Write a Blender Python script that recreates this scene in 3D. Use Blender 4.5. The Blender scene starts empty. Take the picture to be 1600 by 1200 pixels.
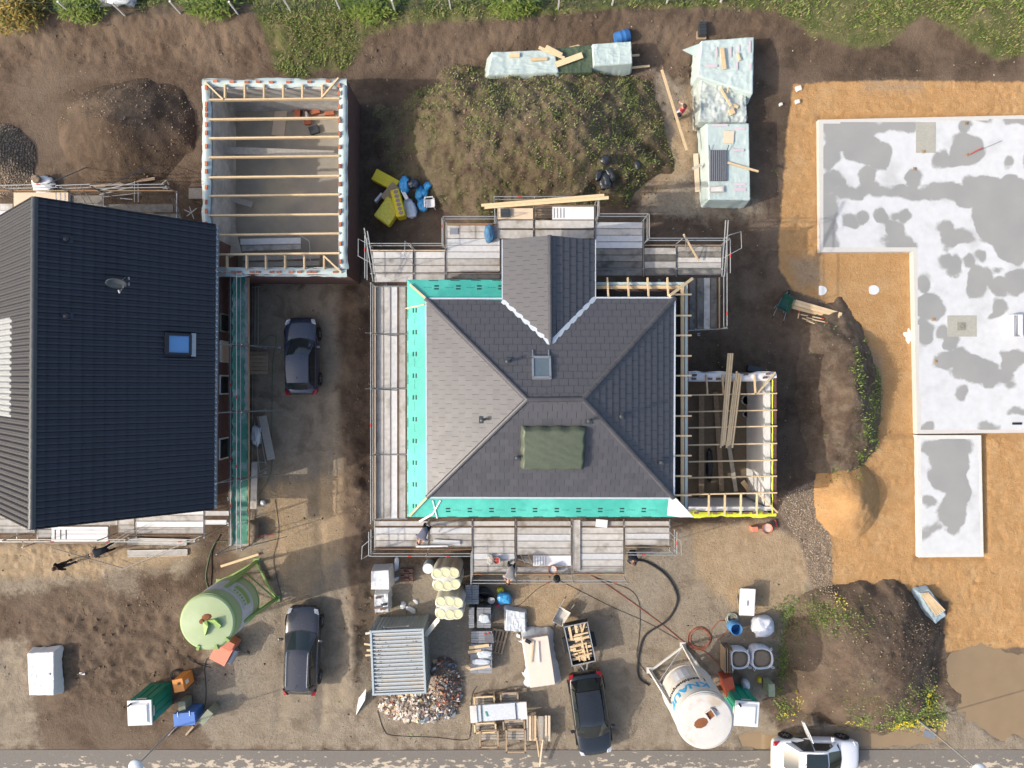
import bpy, bmesh, math, random
import numpy as np
from mathutils import Vector, Matrix
random.seed(7); rng = np.random.default_rng(7)
R = math.radians; PI = math.pi
scene = bpy.context.scene
C = bpy.data.collections.new('site'); scene.collection.children.link(C)
# ---------------------------------------------------------------- camera, sky, sun, exposure
H, F = 37.0, 1110.0                      # flying height (m); focal length in pixels of the 1600 px photograph
cam = bpy.data.objects.new('camera', bpy.data.cameras.new('camera')); C.objects.link(cam)
cam.location = (0, 0, H); cam.rotation_euler = (0, 0, 0)
cam.data.sensor_width = 36; cam.data.lens = 36*F/1600; cam.data.clip_end = 3000
scene.camera = cam
SUN_EL, SUN_AZ = R(33), R(16)            # light travels towards +x and a little +y
sdir = Vector((-math.cos(SUN_AZ)*math.cos(SUN_EL), -math.sin(SUN_AZ)*math.cos(SUN_EL), math.sin(SUN_EL)))
world = bpy.data.worlds.new('World'); scene.world = world; world.use_nodes = True
wn = world.node_tree; wn.nodes.clear()
sky = wn.nodes.new('ShaderNodeTexSky'); sky.sky_type = 'NISHITA'; sky.sun_disc = False
sky.sun_elevation = SUN_EL; sky.sun_rotation = math.atan2(sdir.x, sdir.y); sky.air_density = 1.0; sky.dust_density = 4.0; sky.ozone_density = 0.6
bg = wn.nodes.new('ShaderNodeBackground'); bg.inputs[1].default_value = 0.15
wo = wn.nodes.new('ShaderNodeOutputWorld'); wn.links.new(sky.outputs[0], bg.inputs[0]); wn.links.new(bg.outputs[0], wo.inputs[0])
sun = bpy.data.objects.new('sun', bpy.data.lights.new('sun', 'SUN')); C.objects.link(sun)
sun.data.energy = 2.1; sun.data.angle = R(0.6); sun.data.color = (1.0, 0.93, 0.83)
sun.rotation_euler = sdir.to_track_quat('Z', 'Y').to_euler()
vs = scene.view_settings; vs.view_transform = 'Standard'; vs.look = 'None'; vs.gamma = 1.0; vs.exposure = 0.84
# ---------------------------------------------------------------- helpers
def W(px, py, z=0.0):
    """photo pixel -> world point at height z"""
    k = (H-z)/F
    return Vector(((px-800)*k, (600-py)*k, z))
def lin(r, g, b):
    f = lambda c: (c/255/12.92 if c/255 <= .04045 else ((c/255+.055)/1.055)**2.4)
    return (f(r), f(g), f(b))
def tag(o, label=None, cat=None, group=None, kind=None):
    if label: o['label'] = label
    if cat: o['category'] = cat
    if group: o['group'] = group
    if kind: o['kind'] = kind
    return o
def empty(name, loc=(0, 0, 0), rz=0, label=None, cat=None, group=None):
    o = bpy.data.objects.new(name, None); C.objects.link(o); o.location = loc; o.rotation_euler = (0, 0, rz)
    o.empty_display_size = .1
    return tag(o, label, cat, group)
def link(name, me, parent=None):
    o = bpy.data.objects.new(name, me); C.objects.link(o)
    if parent is not None: o.parent = parent
    return o
def copy_tree(o, parent=None):
    c = o.copy(); C.objects.link(c); c.parent = parent
    for ch in list(o.children): copy_tree(ch, c)
    return c
def basis(d, up=(0, 0, 1)):
    d = Vector(d).normalized(); u = Vector(up)
    if abs(d.dot(u)) > .98: u = Vector((0, 1, 0))
    s = d.cross(u).normalized(); return d, s, s.cross(d).normalized()
class MB:
    def __init__(s): s.v = []; s.f = []; s.mi = []; s.cur = 0
    def add(s, vs_, fs):
        n = len(s.v); s.v += [tuple(x) for x in vs_]
        for f in fs: s.f.append(tuple(n+i for i in f)); s.mi.append(s.cur)
        return s
    def box(s, c, size, rz=0, M=None, taper=1.0):
        x, y, z = [a/2 for a in size]
        p = [Vector((sx*x*(taper if sz > 0 else 1), sy*y*(taper if sz > 0 else 1), sz*z)) for sz in (-1, 1) for sx, sy in ((-1, -1), (1, -1), (1, 1), (-1, 1))]
        if M is None: M = Matrix.Rotation(rz, 3, 'Z')
        return s.add([M @ q+Vector(c) for q in p], [(3, 2, 1, 0), (4, 5, 6, 7), (0, 1, 5, 4), (1, 2, 6, 5), (2, 3, 7, 6), (3, 0, 4, 7)])
    def beam(s, p, q, w, h, up=(0, 0, 1)):
        p, q = Vector(p), Vector(q); d, a, b = basis(q-p, up)
        M = Matrix((a, d, b)).transposed()
        return s.box((p+q)/2, (w, (q-p).length, h), M=M)
    def tube(s, p, q, r, n=6, r2=None):
        p, q = Vector(p), Vector(q); d, a, b = basis(q-p); r2 = r if r2 is None else r2
        ring = lambda c, rr: [c+(a*math.cos(2*PI*i/n)+b*math.sin(2*PI*i/n))*rr for i in range(n)]
        return s.add(ring(p, r)+ring(q, r2), [(i, (i+1) % n, n+(i+1) % n, n+i) for i in range(n)]+[tuple(range(n))[::-1], tuple(range(n, 2*n))])
    def path(s, pts, r, n=6, taper=None):
        pts = [Vector(p) for p in pts]; vs_ = []; m = len(pts)
        for i, p in enumerate(pts):
            d = pts[min(i+1, m-1)]-pts[max(i-1, 0)]; _, a, b = basis(d)
            rr = r if taper is None else r*(1-(1-taper)*i/(m-1))
            vs_ += [p+(a*math.cos(2*PI*k/n)+b*math.sin(2*PI*k/n))*rr for k in range(n)]
        fs = [(i*n+k, i*n+(k+1) % n, (i+1)*n+(k+1) % n, (i+1)*n+k) for i in range(m-1) for k in range(n)]
        fs += [tuple(range(n))[::-1], tuple(range((m-1)*n, m*n))]
        return s.add(vs_, fs)
    def prism(s, poly, z0, z1, M=None):
        n = len(poly); a = sum(poly[i][0]*poly[(i+1) % n][1]-poly[(i+1) % n][0]*poly[i][1] for i in range(n))
        if a < 0: poly = poly[::-1]
        vs_ = [Vector((x, y, z0)) for x, y in poly]+[Vector((x, y, z1)) for x, y in poly]
        if M is not None: vs_ = [M @ v for v in vs_]
        return s.add(vs_, [tuple(range(n))[::-1], tuple(range(n, 2*n))]+[(i, (i+1) % n, n+(i+1) % n, n+i) for i in range(n)])
    def poly3(s, lo, hi):
        """solid between two matching 3-D outlines"""
        n = len(lo)
        return s.add(list(lo)+list(hi), [tuple(range(n))[::-1], tuple(range(n, 2*n))]+[(i, (i+1) % n, n+(i+1) % n, n+i) for i in range(n)])
    def lathe(s, prof, n=24, c=(0, 0, 0), M=None):
        """prof: list of (r, z)"""
        vs_ = []; c = Vector(c)
        for r, z in prof:
            for i in range(n):
                q = Vector((max(r, 1e-4)*math.cos(2*PI*i/n), max(r, 1e-4)*math.sin(2*PI*i/n), z))
                vs_.append((M @ q if M is not None else q)+c)
        m = len(prof)
        fs = [(j*n+i, j*n+(i+1) % n, (j+1)*n+(i+1) % n, (j+1)*n+i) for j in range(m-1) for i in range(n)]
        fs += [tuple(range(n))[::-1], tuple(range((m-1)*n, m*n))]
        return s.add(vs_, fs)
    def mesh(s, name, mat, smooth=False):
        me = bpy.data.meshes.new(name); me.from_pydata(s.v, [], s.f)
        for m in (mat if isinstance(mat, (list, tuple)) else [mat]): me.materials.append(m)
        if isinstance(mat, (list, tuple)): me.polygons.foreach_set('material_index', s.mi)
        if smooth: me.polygons.foreach_set('use_smooth', [True]*len(s.f))
        me.update(); return me
    def build(s, name, mat, parent=None, smooth=False, bevel=0, auto=None):
        o = link(name, s.mesh(name, mat, smooth), parent)
        if bevel:
            b = o.modifiers.new('Bevel', 'BEVEL'); b.width = bevel; b.segments = 2; b.limit_method = 'ANGLE'; b.angle_limit = R(40)
        if auto:
            o.data.polygons.foreach_set('use_smooth', [True]*len(s.f))
            o.data.set_sharp_from_angle(angle=R(auto))
        return o
def one(name, mat, fn, parent=None, **k):
    m = MB(); fn(m); return m.build(name, mat, parent, **k)
# ---------------------------------------------------------------- noise
_perm = rng.permutation(4096).astype(np.int64); _val = rng.random(4096)
def vnoise(x, y, seed=0):
    xi = np.floor(x).astype(np.int64); yi = np.floor(y).astype(np.int64); xf = x-xi; yf = y-yi
    u = xf*xf*(3-2*xf); v = yf*yf*(3-2*yf)
    h = lambda a, b: _val[_perm[(_perm[(a+seed*131) & 4095]+b) & 4095]]
    return (h(xi, yi)*(1-u)+h(xi+1, yi)*u)*(1-v)+(h(xi, yi+1)*(1-u)+h(xi+1, yi+1)*u)*v
def fbm(x, y, f=1.0, oct=4, seed=0, gain=.5):
    x = np.asarray(x, float); y = np.asarray(y, float); t = 0; a = 1; s = 0
    for i in range(oct):
        t = t+a*vnoise(x*f+17.3*i, y*f-9.1*i, seed+i); s += a; a *= gain; f *= 2.03
    return t/s
def sdf_poly(x, y, poly):
    """signed distance, positive inside"""
    d = np.full(np.shape(x), 1e9); ins = np.zeros(np.shape(x), bool); n = len(poly)
    for i in range(n):
        ax, ay = poly[i]; bx, by = poly[(i+1) % n]; ex, ey = bx-ax, by-ay
        t = np.clip(((x-ax)*ex+(y-ay)*ey)/(ex*ex+ey*ey+1e-9), 0, 1)
        d = np.minimum(d, np.hypot(x-ax-t*ex, y-ay-t*ey))
        c = ((ay > y) != (by > y)) & (x < ex*(y-ay)/(ey+1e-12)+ax); ins ^= c
    return np.where(ins, d, -d)
def smooth(e0, e1, x):
    t = np.clip((x-e0)/(e1-e0), 0, 1); return t*t*(3-2*t)
# ---------------------------------------------------------------- materials
def pm(name, col, rough=.7, metal=0, var=.15, scale=2.0, bump=0, bscale=30, rand=.08, col2=None, mix2=.5, scale2=1.0, spec=.4, coat=0, stretch=None, attr=None, trans=0, alpha=1):
    """principled material: base colour broken up by two noises in world space, plus a small shift from object to object"""
    m = bpy.data.materials.new(name); m.use_nodes = True; nt = m.node_tree; N = nt.nodes; L = nt.links
    b = N['Principled BSDF']; b.inputs['Roughness'].default_value = rough; b.inputs['Metallic'].default_value = metal
    b.inputs['Specular IOR Level'].default_value = spec; b.inputs['Coat Weight'].default_value = coat; b.inputs['Coat Roughness'].default_value = .05
    b.inputs['Transmission Weight'].default_value = trans; b.inputs['Alpha'].default_value = alpha
    geo = N.new('ShaderNodeNewGeometry'); vec = geo.outputs['Position']
    if stretch:
        tc = N.new('ShaderNodeTexCoord'); mp = N.new('ShaderNodeMapping'); mp.inputs['Scale'].default_value = stretch
        L.new(tc.outputs['Object'], mp.inputs[0]); vec = mp.outputs[0]
    def noise(sc, det=4):
        n = N.new('ShaderNodeTexNoise'); n.inputs['Scale'].default_value = sc; n.inputs['Detail'].default_value = det; L.new(vec, n.inputs['Vector']); return n.outputs['Fac']
    def math_(op, a, b_):
        n = N.new('ShaderNodeMath'); n.operation = op
        for i, q in enumerate((a, b_)):
            if hasattr(q, 'is_output'): L.new(q, n.inputs[i])
            else: n.inputs[i].default_value = q
        return n.outputs[0]
    base = None
    if attr:
        a = N.new('ShaderNodeAttribute'); a.attribute_name = attr; base = a.outputs['Color']
    if col2 is not None:
        mx = N.new('ShaderNodeMix'); mx.data_type = 'RGBA'; mx.inputs[6].default_value = (*col, 1); mx.inputs[7].default_value = (*col2, 1)
        mr = N.new('ShaderNodeMapRange'); mr.interpolation_type = 'SMOOTHSTEP'; mr.inputs[1].default_value = 1-mix2-.12; mr.inputs[2].default_value = 1-mix2+.12
        L.new(noise(scale2, 6), mr.inputs[0]); L.new(mr.outputs[0], mx.inputs[0]); base = mx.outputs[2]
    oi = N.new('ShaderNodeObjectInfo')
    fac = math_('ADD', math_('MULTIPLY', math_('SUBTRACT', noise(scale*3, 6), .5), var*2.4), math_('ADD', 1-rand/2, math_('MULTIPLY', oi.outputs['Random'], rand)))
    hsv = N.new('ShaderNodeHueSaturation'); hsv.inputs['Color'].default_value = (*col, 1)
    if base is not None: L.new(base, hsv.inputs['Color'])
    L.new(fac, hsv.inputs['Value']); L.new(hsv.outputs[0], b.inputs['Base Color'])
    if rough > .12 and metal < .9:
        L.new(math_('ADD', rough-.08, math_('MULTIPLY', noise(scale*2), .16)), b.inputs['Roughness'])
    if bump:
        bp = N.new('ShaderNodeBump'); bp.inputs['Strength'].default_value = bump; bp.inputs['Distance'].default_value = .02
        L.new(noise(bscale, 3), bp.inputs['Height']); L.new(bp.outputs[0], b.inputs['Normal'])
    return m
def brick_mat(name, c1, c2, mortar, s=1.0, horizontal=False):
    m = pm(name, c1, .85, var=.2, bump=0); nt = m.node_tree; N = nt.nodes; L = nt.links; b = N['Principled BSDF']
    geo = N.new('ShaderNodeNewGeometry'); sx = N.new('ShaderNodeSeparateXYZ'); L.new(geo.outputs['Position'], sx.inputs[0])
    ad = N.new('ShaderNodeMath'); L.new(sx.outputs[0], ad.inputs[0]); L.new(sx.outputs[1], ad.inputs[1])
    cb = N.new('ShaderNodeCombineXYZ'); L.new(ad.outputs[0], cb.inputs[0]); L.new(sx.outputs[2], cb.inputs[1])
    bt = N.new('ShaderNodeTexBrick'); bt.inputs['Scale'].default_value = s; bt.inputs['Brick Width'].default_value = .25; bt.inputs['Row Height'].default_value = .083; bt.inputs['Mortar Size'].default_value = .007
    bt.inputs['Color1'].default_value = (*c1, 1); bt.inputs['Color2'].default_value = (*c2, 1); bt.inputs['Mortar'].default_value = (*mortar, 1)
    L.new(cb.outputs[0], bt.inputs[0]); L.new(bt.outputs[0], b.inputs['Base Color'])
    bp = N.new('ShaderNodeBump'); bp.inputs['Strength'].default_value = .6; bp.inputs['Distance'].default_value = .01; bp.invert = True
    L.new(bt.outputs[1], bp.inputs['Height']); L.new(bp.outputs[0], b.inputs['Normal'])
    return m
M = {}
M['wood'] = pm('fresh_timber', (.62, .46, .27), .7, var=.14, scale=2, rand=.25, bump=.15, bscale=60)
M['wood_old'] = pm('weathered_timber', (.30, .22, .145), .8, var=.3, scale=3, rand=.4, bump=.3)
M['wood_grey'] = pm('grey_timber', (.36, .33, .28), .85, var=.25, scale=3, rand=.3, bump=.3)
M['ply'] = pm('plywood', (.62, .50, .36), .7, var=.1, scale=2, rand=.1)
M['galv'] = pm('galvanised_tube', (.40, .41, .40), .42, metal=.55, var=.15, rand=.15)
M['deck'] = pm('scaffold_deck', (.44, .42, .39), .65, metal=0, var=.24, scale=1.6, rand=.35, col2=(.29, .265, .225), mix2=.4, scale2=1.7, bump=.5, bscale=26)
M['deck_dark'] = pm('wet_scaffold_deck', (.20, .185, .16), .6, metal=.1, var=.3, scale=2, rand=.6, col2=(.10, .09, .08), mix2=.4, scale2=2.2, bump=.5, bscale=26)
M['deck_alu'] = pm('aluminium_deck', (.56, .56, .55), .5, metal=.15, var=.15, rand=.2)
M['toe'] = pm('toe_board', (.36, .19, .10), .75, var=.2, rand=.3, col2=(.33, .27, .17), mix2=.5)
M['red'] = pm('red_paint', (.5, .07, .05), .5)
M['pole'] = pm('dull_steel_pole', (.20, .20, .19), .7, var=.15)
M['white'] = pm('white_plastic', (.68, .68, .68), .4, var=.04)
M['offwhite'] = pm('dirty_white', (.62, .60, .56), .6, var=.1, scale=3, col2=(.45, .41, .35), mix2=.35, scale2=2)
M['black'] = pm('black_plastic', (.02, .021, .023), .45, var=.2)
M['rubber'] = pm('rubber', (.025, .025, .026), .8)
M['foil'] = pm('grey_foil', (.55, .58, .60), .22, var=.15, scale=3, spec=.7, bump=.6, bscale=14)
M['brick'] = pm('brick', (.42, .14, .075), .85, var=.2, scale=8, rand=.5, bump=.2)
M['brick_dark'] = pm('dark_brick', (.16, .095, .075), .85, var=.25, scale=8, rand=.5, bump=.2)
M['brickwall'] = brick_mat('brick_wall', (.15, .065, .05), (.085, .045, .04), (.13, .12, .11))
M['concrete'] = pm('concrete', (.42, .40, .36), .85, var=.15, scale=1.5, bump=.25)
M['block'] = pm('block_wall', (.36, .35, .33), .85, var=.25, scale=1.2, rand=.1, bump=.3, col2=(.47, .46, .44), mix2=.5, scale2=.9)
M['pipe_blue'] = pm('blue_plastic', (.035, .14, .36), .45, var=.1)
M['greycab'] = pm('olive_cabinet', (.23, .25, .18), .6)
M['steel'] = pm('steel', (.35, .36, .37), .4, metal=.6)
M['soilfill'] = pm('grit_fill', (.22, .17, .12), .95, var=.3, scale=8, bump=.6, bscale=50)
# ================================================================ GROUND
def G(pts): return [((x-800)*H/F, (600-y)*H/F) for x, y in pts]      # photo outline -> metres on the ground
def gpx(x, y): return 800+x*F/H, 600-y*F/H
st = 0.1
xs = np.concatenate([[-600, -250, -120, -70, -50, -42, -37, -34], np.arange(-32, 32.01, st), [34, 37, 42, 50, 70, 120, 250, 600]])
ys = np.concatenate([[-600, -250, -120, -70, -45, -35, -29, -26], np.arange(-24, 24.01, st), [26, 29, 35, 45, 70, 120, 250, 600]])
def heap(x, y, cx, cy, rx, ry, h, p=2.0, k=1.2, rot=0, wob=.22, seed=3):
    """a tipped heap; centre and radii in photo pixels on the ground"""
    c = W(cx, cy); dx, dy = x-c.x, y-c.y
    if rot: dx, dy = dx*math.cos(rot)+dy*math.sin(rot), -dx*math.sin(rot)+dy*math.cos(rot)
    r = (np.abs(dx/(rx/30))**p+np.abs(dy/(ry/30))**p)**(1/p)
    r = r*(1+wob*(fbm(x, y, .7, 3, seed)-.5)*2)
    s = np.clip(1-r, 0, 1)
    return h*(1-(1-s)**k) if k > 1 else h*s**k
HEAPS = [  # name, label, list of heap() args, clod amount
 ('soil_heap', 'large rough heap of brown soil sprouting green weeds behind the unfinished house', [(815, 222, 222, 118, 2.3, 2.6, 1.9, 0, .16, 3), (720, 200, 90, 70, .5, 2, 1.5, 0, .3, 5), (900, 235, 110, 80, .45, 2, 1.5, 0, .3, 6)], .8),
 ('soil_heap', 'round conical heap of dark topsoil behind the tiled house', [(200, 208, 108, 86, 2.0, 2.0, 1.2, 0, .16, 8)], .22),
 ('gravel_heap', 'heap of coarse mixed gravel at the corner of the muddy back plot', [(-8, 252, 62, 58, 1.3, 2, 1.2, 0, .14, 9)], .25),
 ('soil_heap', 'long low ridge of soil with green weeds beside the small roofless annex', [(1308, 612, 64, 138, 2.1, 2.3, 1.3, R(3), .2, 11)], .38),
 ('sand_heap', 'small heap of yellow sand at the end of the weedy soil ridge', [(1322, 778, 52, 64, 1.35, 2, 1.3, R(12), .12, 12)], .06),
 ('soil_heap', 'flat-topped heap of stony earth ringed by yellow flowers', [(1345, 1022, 125, 112, 2.0, 2.6, 2.0, R(-8), .16, 14)], .26),
]
def base_h(x, y):
    px, py = gpx(x, y)
    z = .10*(fbm(x, y, .22, 3, 20)-.5)+.05*(fbm(x, y, 1.1, 3, 21)-.5)
    z = z+.32*np.exp(-((px-556-6*np.sin(py/60))/18)**2)*smooth(430, 480, py)*(1-smooth(1040, 1120, py))*(.6+.8*fbm(x, y, .8, 3, 22))   # spoil berm between the plots
    edge = 95+30*(fbm(x, y*0, .25, 3, 23)-.5)
    z = z+.9*(1-smooth(30, edge, py))                                     # bank up to the fence
    ragged = fbm(x, y, 2.2, 4, 24)-.5
    rough = smooth(0, 1, soil_rough(px, py))
    z = z+ragged*.30*rough+(fbm(x, y, 5.0, 2, 25)-.5)*.07*(.35+rough)
    # tyre ruts in the drive
    for cx, w in ((437, 8), (500, 8), (505, 6)):
        z = z-.05*np.exp(-((px-cx-5*np.sin(py/70))/w)**2)*smooth(640, 700, py)*(1-smooth(1120, 1160, py))
    flat = 1-smooth(1140, 1160, py)                                       # level by the road
    z = z*(.3+.7*flat)
    return z
def soil_rough(px, py):
    a = np.exp(-((px-557)/26)**2)*smooth(420, 470, py)*(1-smooth(1000, 1100, py))
    b = (1-smooth(60, 150, py))*(1-smooth(1180, 1240, px))*.8
    c = np.exp(-(((px-170)/190)**2+((py-1010)/95)**2)**1.5)*.9
    d = np.exp(-(((px-1235)/45)**2+((py-620)/140)**2)**2)*.5
    e = np.exp(-(((px-900)/300)**2+((py-215)/150)**2)**2)*.5
    return np.clip(a+b+c+d+e, 0, 1)
PUD = [G([(1478, 1030), (1500, 1018), (1530, 1012), (1560, 1022), (1600, 1018), (1700, 1010), (1760, 1060), (1720, 1140), (1620, 1165), (1560, 1152), (1510, 1120), (1488, 1075)]),
       G([(1150, 1150), (1190, 1142), (1250, 1148), (1340, 1142), (1400, 1146), (1470, 1140), (1480, 1160), (1400, 1166), (1260, 1169), (1160, 1169)])]
def pud(x, y):
    s = np.full(np.shape(x), -9.0)
    for p in PUD: s = np.maximum(s, sdf_poly(x, y, p))
    return s+(fbm(x, y, 1.3, 4, 30)-.5)*.9
def clods(x, y, seed=40):
    a = fbm(x, y, 1.6, 5, seed, .62)-.5; b = np.abs(fbm(x, y, 3.1, 3, seed+5)-.5)*2
    return a*.75-(1-b)**4*.12
X, Y = np.meshgrid(xs, ys); PXg, PYg = gpx(X, Y)
far = smooth(30, 45, np.hypot(X, Y))
Zb = base_h(X, Y)*(1-far)
Zb = Zb+.022*(fbm(X, Y, 3.4, 3, 60)-.5)*smooth(1220, 1300, PXg)     # footprints in the sand
def footprints(Z):
    r = np.random.default_rng(5)
    for k in range(2600):
        if k < 2200: px, py = r.uniform(1235, 1650), r.uniform(130, 1010)
        else: px, py = r.uniform(0, 180), r.uniform(850, 900)
        if k >= 2350: break
        w = W(px, py); i = np.searchsorted(xs, w.x); j = np.searchsorted(ys, w.y)
        s = np.s_[max(j-3, 0):j+4, max(i-3, 0):i+4]
        a = r.uniform(0, PI); dx = X[s]-w.x; dy = Y[s]-w.y
        u = dx*math.cos(a)+dy*math.sin(a); v = -dx*math.sin(a)+dy*math.cos(a)
        e = (u/.16)**2+(v/.09)**2
        Z[s] += -.04*np.exp(-e*1.2)+.02*np.exp(-((u-.2)/.1)**2-(v/.12)**2)
footprints(Zb)
pd = pud(X, Y); pm_ = smooth(-.35, .35, pd)*(1-far)
Zb = Zb*(1-pm_)-.09*pm_
road = 1-smooth(-19.35, -19.0, Y)
Zb = Zb*(1-road)-.04*road
# level pads under the slab, the houses and the garages so nothing pokes through a floor
def pad(rect, depth=.0):
    global Zb
    x0, y0, x1, y1 = rect; s = sdf_poly(X, Y, [(x0, y0), (x1, y0), (x1, y1), (x0, y1)]); k = smooth(-.15, .25, s)
    Zb = Zb*(1-k)-depth*k
for rc in ((15.9, -2.8, 40, 14.1), (15.9+5.1, -9.2, 24.8, -2.6)): pad(rc, .12)
for rc in ((-24.2, -5.9, -14.1, 7.5), (-14.75, 4.95, -7.85, 14.9), (-4.6, -5.9, 8.0, 6.3), (8.0, -6.3, 12.7, .6)): pad(rc, .03)
MH = []
tot = np.zeros_like(Zb)
for nm, lb, parts, cl in HEAPS:
    h = np.zeros_like(Zb)
    for (cx, cy, rx, ry, hh, p, k, rot, wob, sd) in parts: h = h+heap(X, Y, cx, cy, rx, ry, hh, p, k, rot, wob, sd)*(1 if hh > .6 else smooth(.2, 1.0, h))
    h = np.where(h > 0, h+clods(X, Y)*cl*smooth(0, .5, h)+.012, 0)
    MH.append(h); tot = np.maximum(tot, h)
def gh(x, y, heaps=True):
    """ground height under a point"""
    i = int(np.clip(np.searchsorted(xs, x), 1, len(xs)-1)); j = int(np.clip(np.searchsorted(ys, y), 1, len(ys)-1))
    z = float(Zb[j-1:j+1, i-1:i+1].mean())
    return z+(float(tot[j-1:j+1, i-1:i+1].mean()) if heaps else 0)
def gP(px, py, heaps=True):
    p = W(px, py, 0); z = gh(p.x, p.y, heaps); p = W(px, py, z); p.z = gh(p.x, p.y, heaps); return p
# ---- colour zones (what the ground is made of)
def zone(polys, feather=.9):
    s = np.full(X.shape, -9.0)
    for p in polys: s = np.maximum(s, sdf_poly(X, Y, G(p)))
    return np.clip(.5+s/feather, 0, 1)
sand = zone([[(1240, 132), (1300, 128), (1400, 126), (1600, 128), (2600, 128), (2600, 1000), (1600, 1012), (1480, 1018), (1474, 990), (1482, 940), (1430, 922), (1330, 948), (1300, 930), (1296, 860), (1282, 800), (1292, 760), (1335, 712), (1366, 690), (1372, 610), (1352, 550), (1320, 505), (1290, 470), (1240, 455), (1218, 420), (1216, 395), (1222, 320), (1228, 220)]], .7)
sand = np.maximum(sand, zone([[(1275, 740), (1330, 715), (1375, 730), (1370, 830), (1320, 850), (1280, 820)]], .5))
pale = zone([[(395, 450), (430, 440), (530, 445), (525, 560), (545, 700), (545, 870), (560, 1000), (560, 1170), (330, 1170), (300, 1100), (330, 1000), (430, 900), (330, 850), (-200, 860), (-200, 935), (60, 925), (200, 890), (290, 900), (330, 870), (395, 800)],
             [(560, 880), (740, 900), (980, 860), (1060, 830), (1200, 815), (1270, 850), (1290, 930), (1230, 1000), (1190, 1100), (1240, 1170), (560, 1170), (560, 1000)], [(460, 440), (540, 440), (520, 520), (560, 600), (500, 600), (500, 480)],
             [(1020, 290), (1130, 290), (1200, 330), (1100, 345), (1000, 330)], [(1020, 110), (1070, 130), (1085, 280), (1010, 300), (1030, 220)], [(-100, 1000), (40, 1000), (60, 1170), (-100, 1170)], [(1380, 1120), (1480, 1100), (1640, 1165), (1640, 1180), (1200, 1180), (1200, 1140)]], 1.8)
tan = zone([[(1080, 825), (1195, 812), (1255, 850), (1268, 910), (1215, 965), (1150, 955), (1090, 900)], [(795, 900), (905, 912), (900, 985), (820, 975)], [(-200, 848), (170, 855), (330, 862), (150, 900), (-200, 905)], [(410, 760), (540, 740), (545, 860), (470, 930), (420, 880)], [(1020, 300), (1080, 120), (1085, 260), (1050, 300)], [(960, 290), (1010, 285), (1010, 310), (950, 320)]], 1.2)
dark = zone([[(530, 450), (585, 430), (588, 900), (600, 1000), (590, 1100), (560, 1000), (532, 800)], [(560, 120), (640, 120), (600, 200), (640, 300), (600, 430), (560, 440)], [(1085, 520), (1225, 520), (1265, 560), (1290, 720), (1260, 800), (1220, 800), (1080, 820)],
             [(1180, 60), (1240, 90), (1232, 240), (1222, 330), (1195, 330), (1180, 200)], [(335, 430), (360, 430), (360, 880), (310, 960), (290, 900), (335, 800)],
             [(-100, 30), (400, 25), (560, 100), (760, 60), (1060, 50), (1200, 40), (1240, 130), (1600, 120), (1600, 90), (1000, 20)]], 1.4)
grav = zone([[(1230, 770), (1275, 750), (1300, 850), (1300, 935), (1270, 920), (1250, 850), (1215, 800)], [(-60, 190), (40, 210), (50, 260), (20, 300), (-60, 300)]], .6)
grey = zone([[(640, 990), (735, 960), (735, 1070), (650, 1080)], [(590, 890), (720, 880), (700, 960), (600, 960)], [(1040, 285), (1080, 270), (1120, 330), (1050, 335)], [(400, 850), (430, 1000), (330, 1150), (300, 1080), (380, 1000)], [(1232, 405), (1280, 402), (1290, 440), (1250, 450)], [(1350, 540), (1378, 560), (1380, 640), (1362, 660)], [(1020, 860), (1060, 860), (1010, 980), (960, 960)], [(155, 880), (215, 895), (215, 930), (170, 920)], [(1350, 130), (1440, 128), (1440, 140), (1350, 142)]], 1.2)
grassz = zone([[(-200, -400), (2400, -400), (2400, 90), (1600, 88), (1560, 95), (1480, 60), (1430, 35), (1380, 75), (1330, 78), (1260, 60), (1200, 30), (1000, 26), (800, 42), (640, 48), (575, 62), (540, 112), (500, 108), (470, 122), (430, 112), (418, 60), (400, 22), (160, 24), (100, 36), (-200, 46)]], .8)
grassz = np.maximum(grassz, far)
MAT_ground = bpy.data.materials.new('earth'); MAT_ground.use_nodes = True
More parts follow.
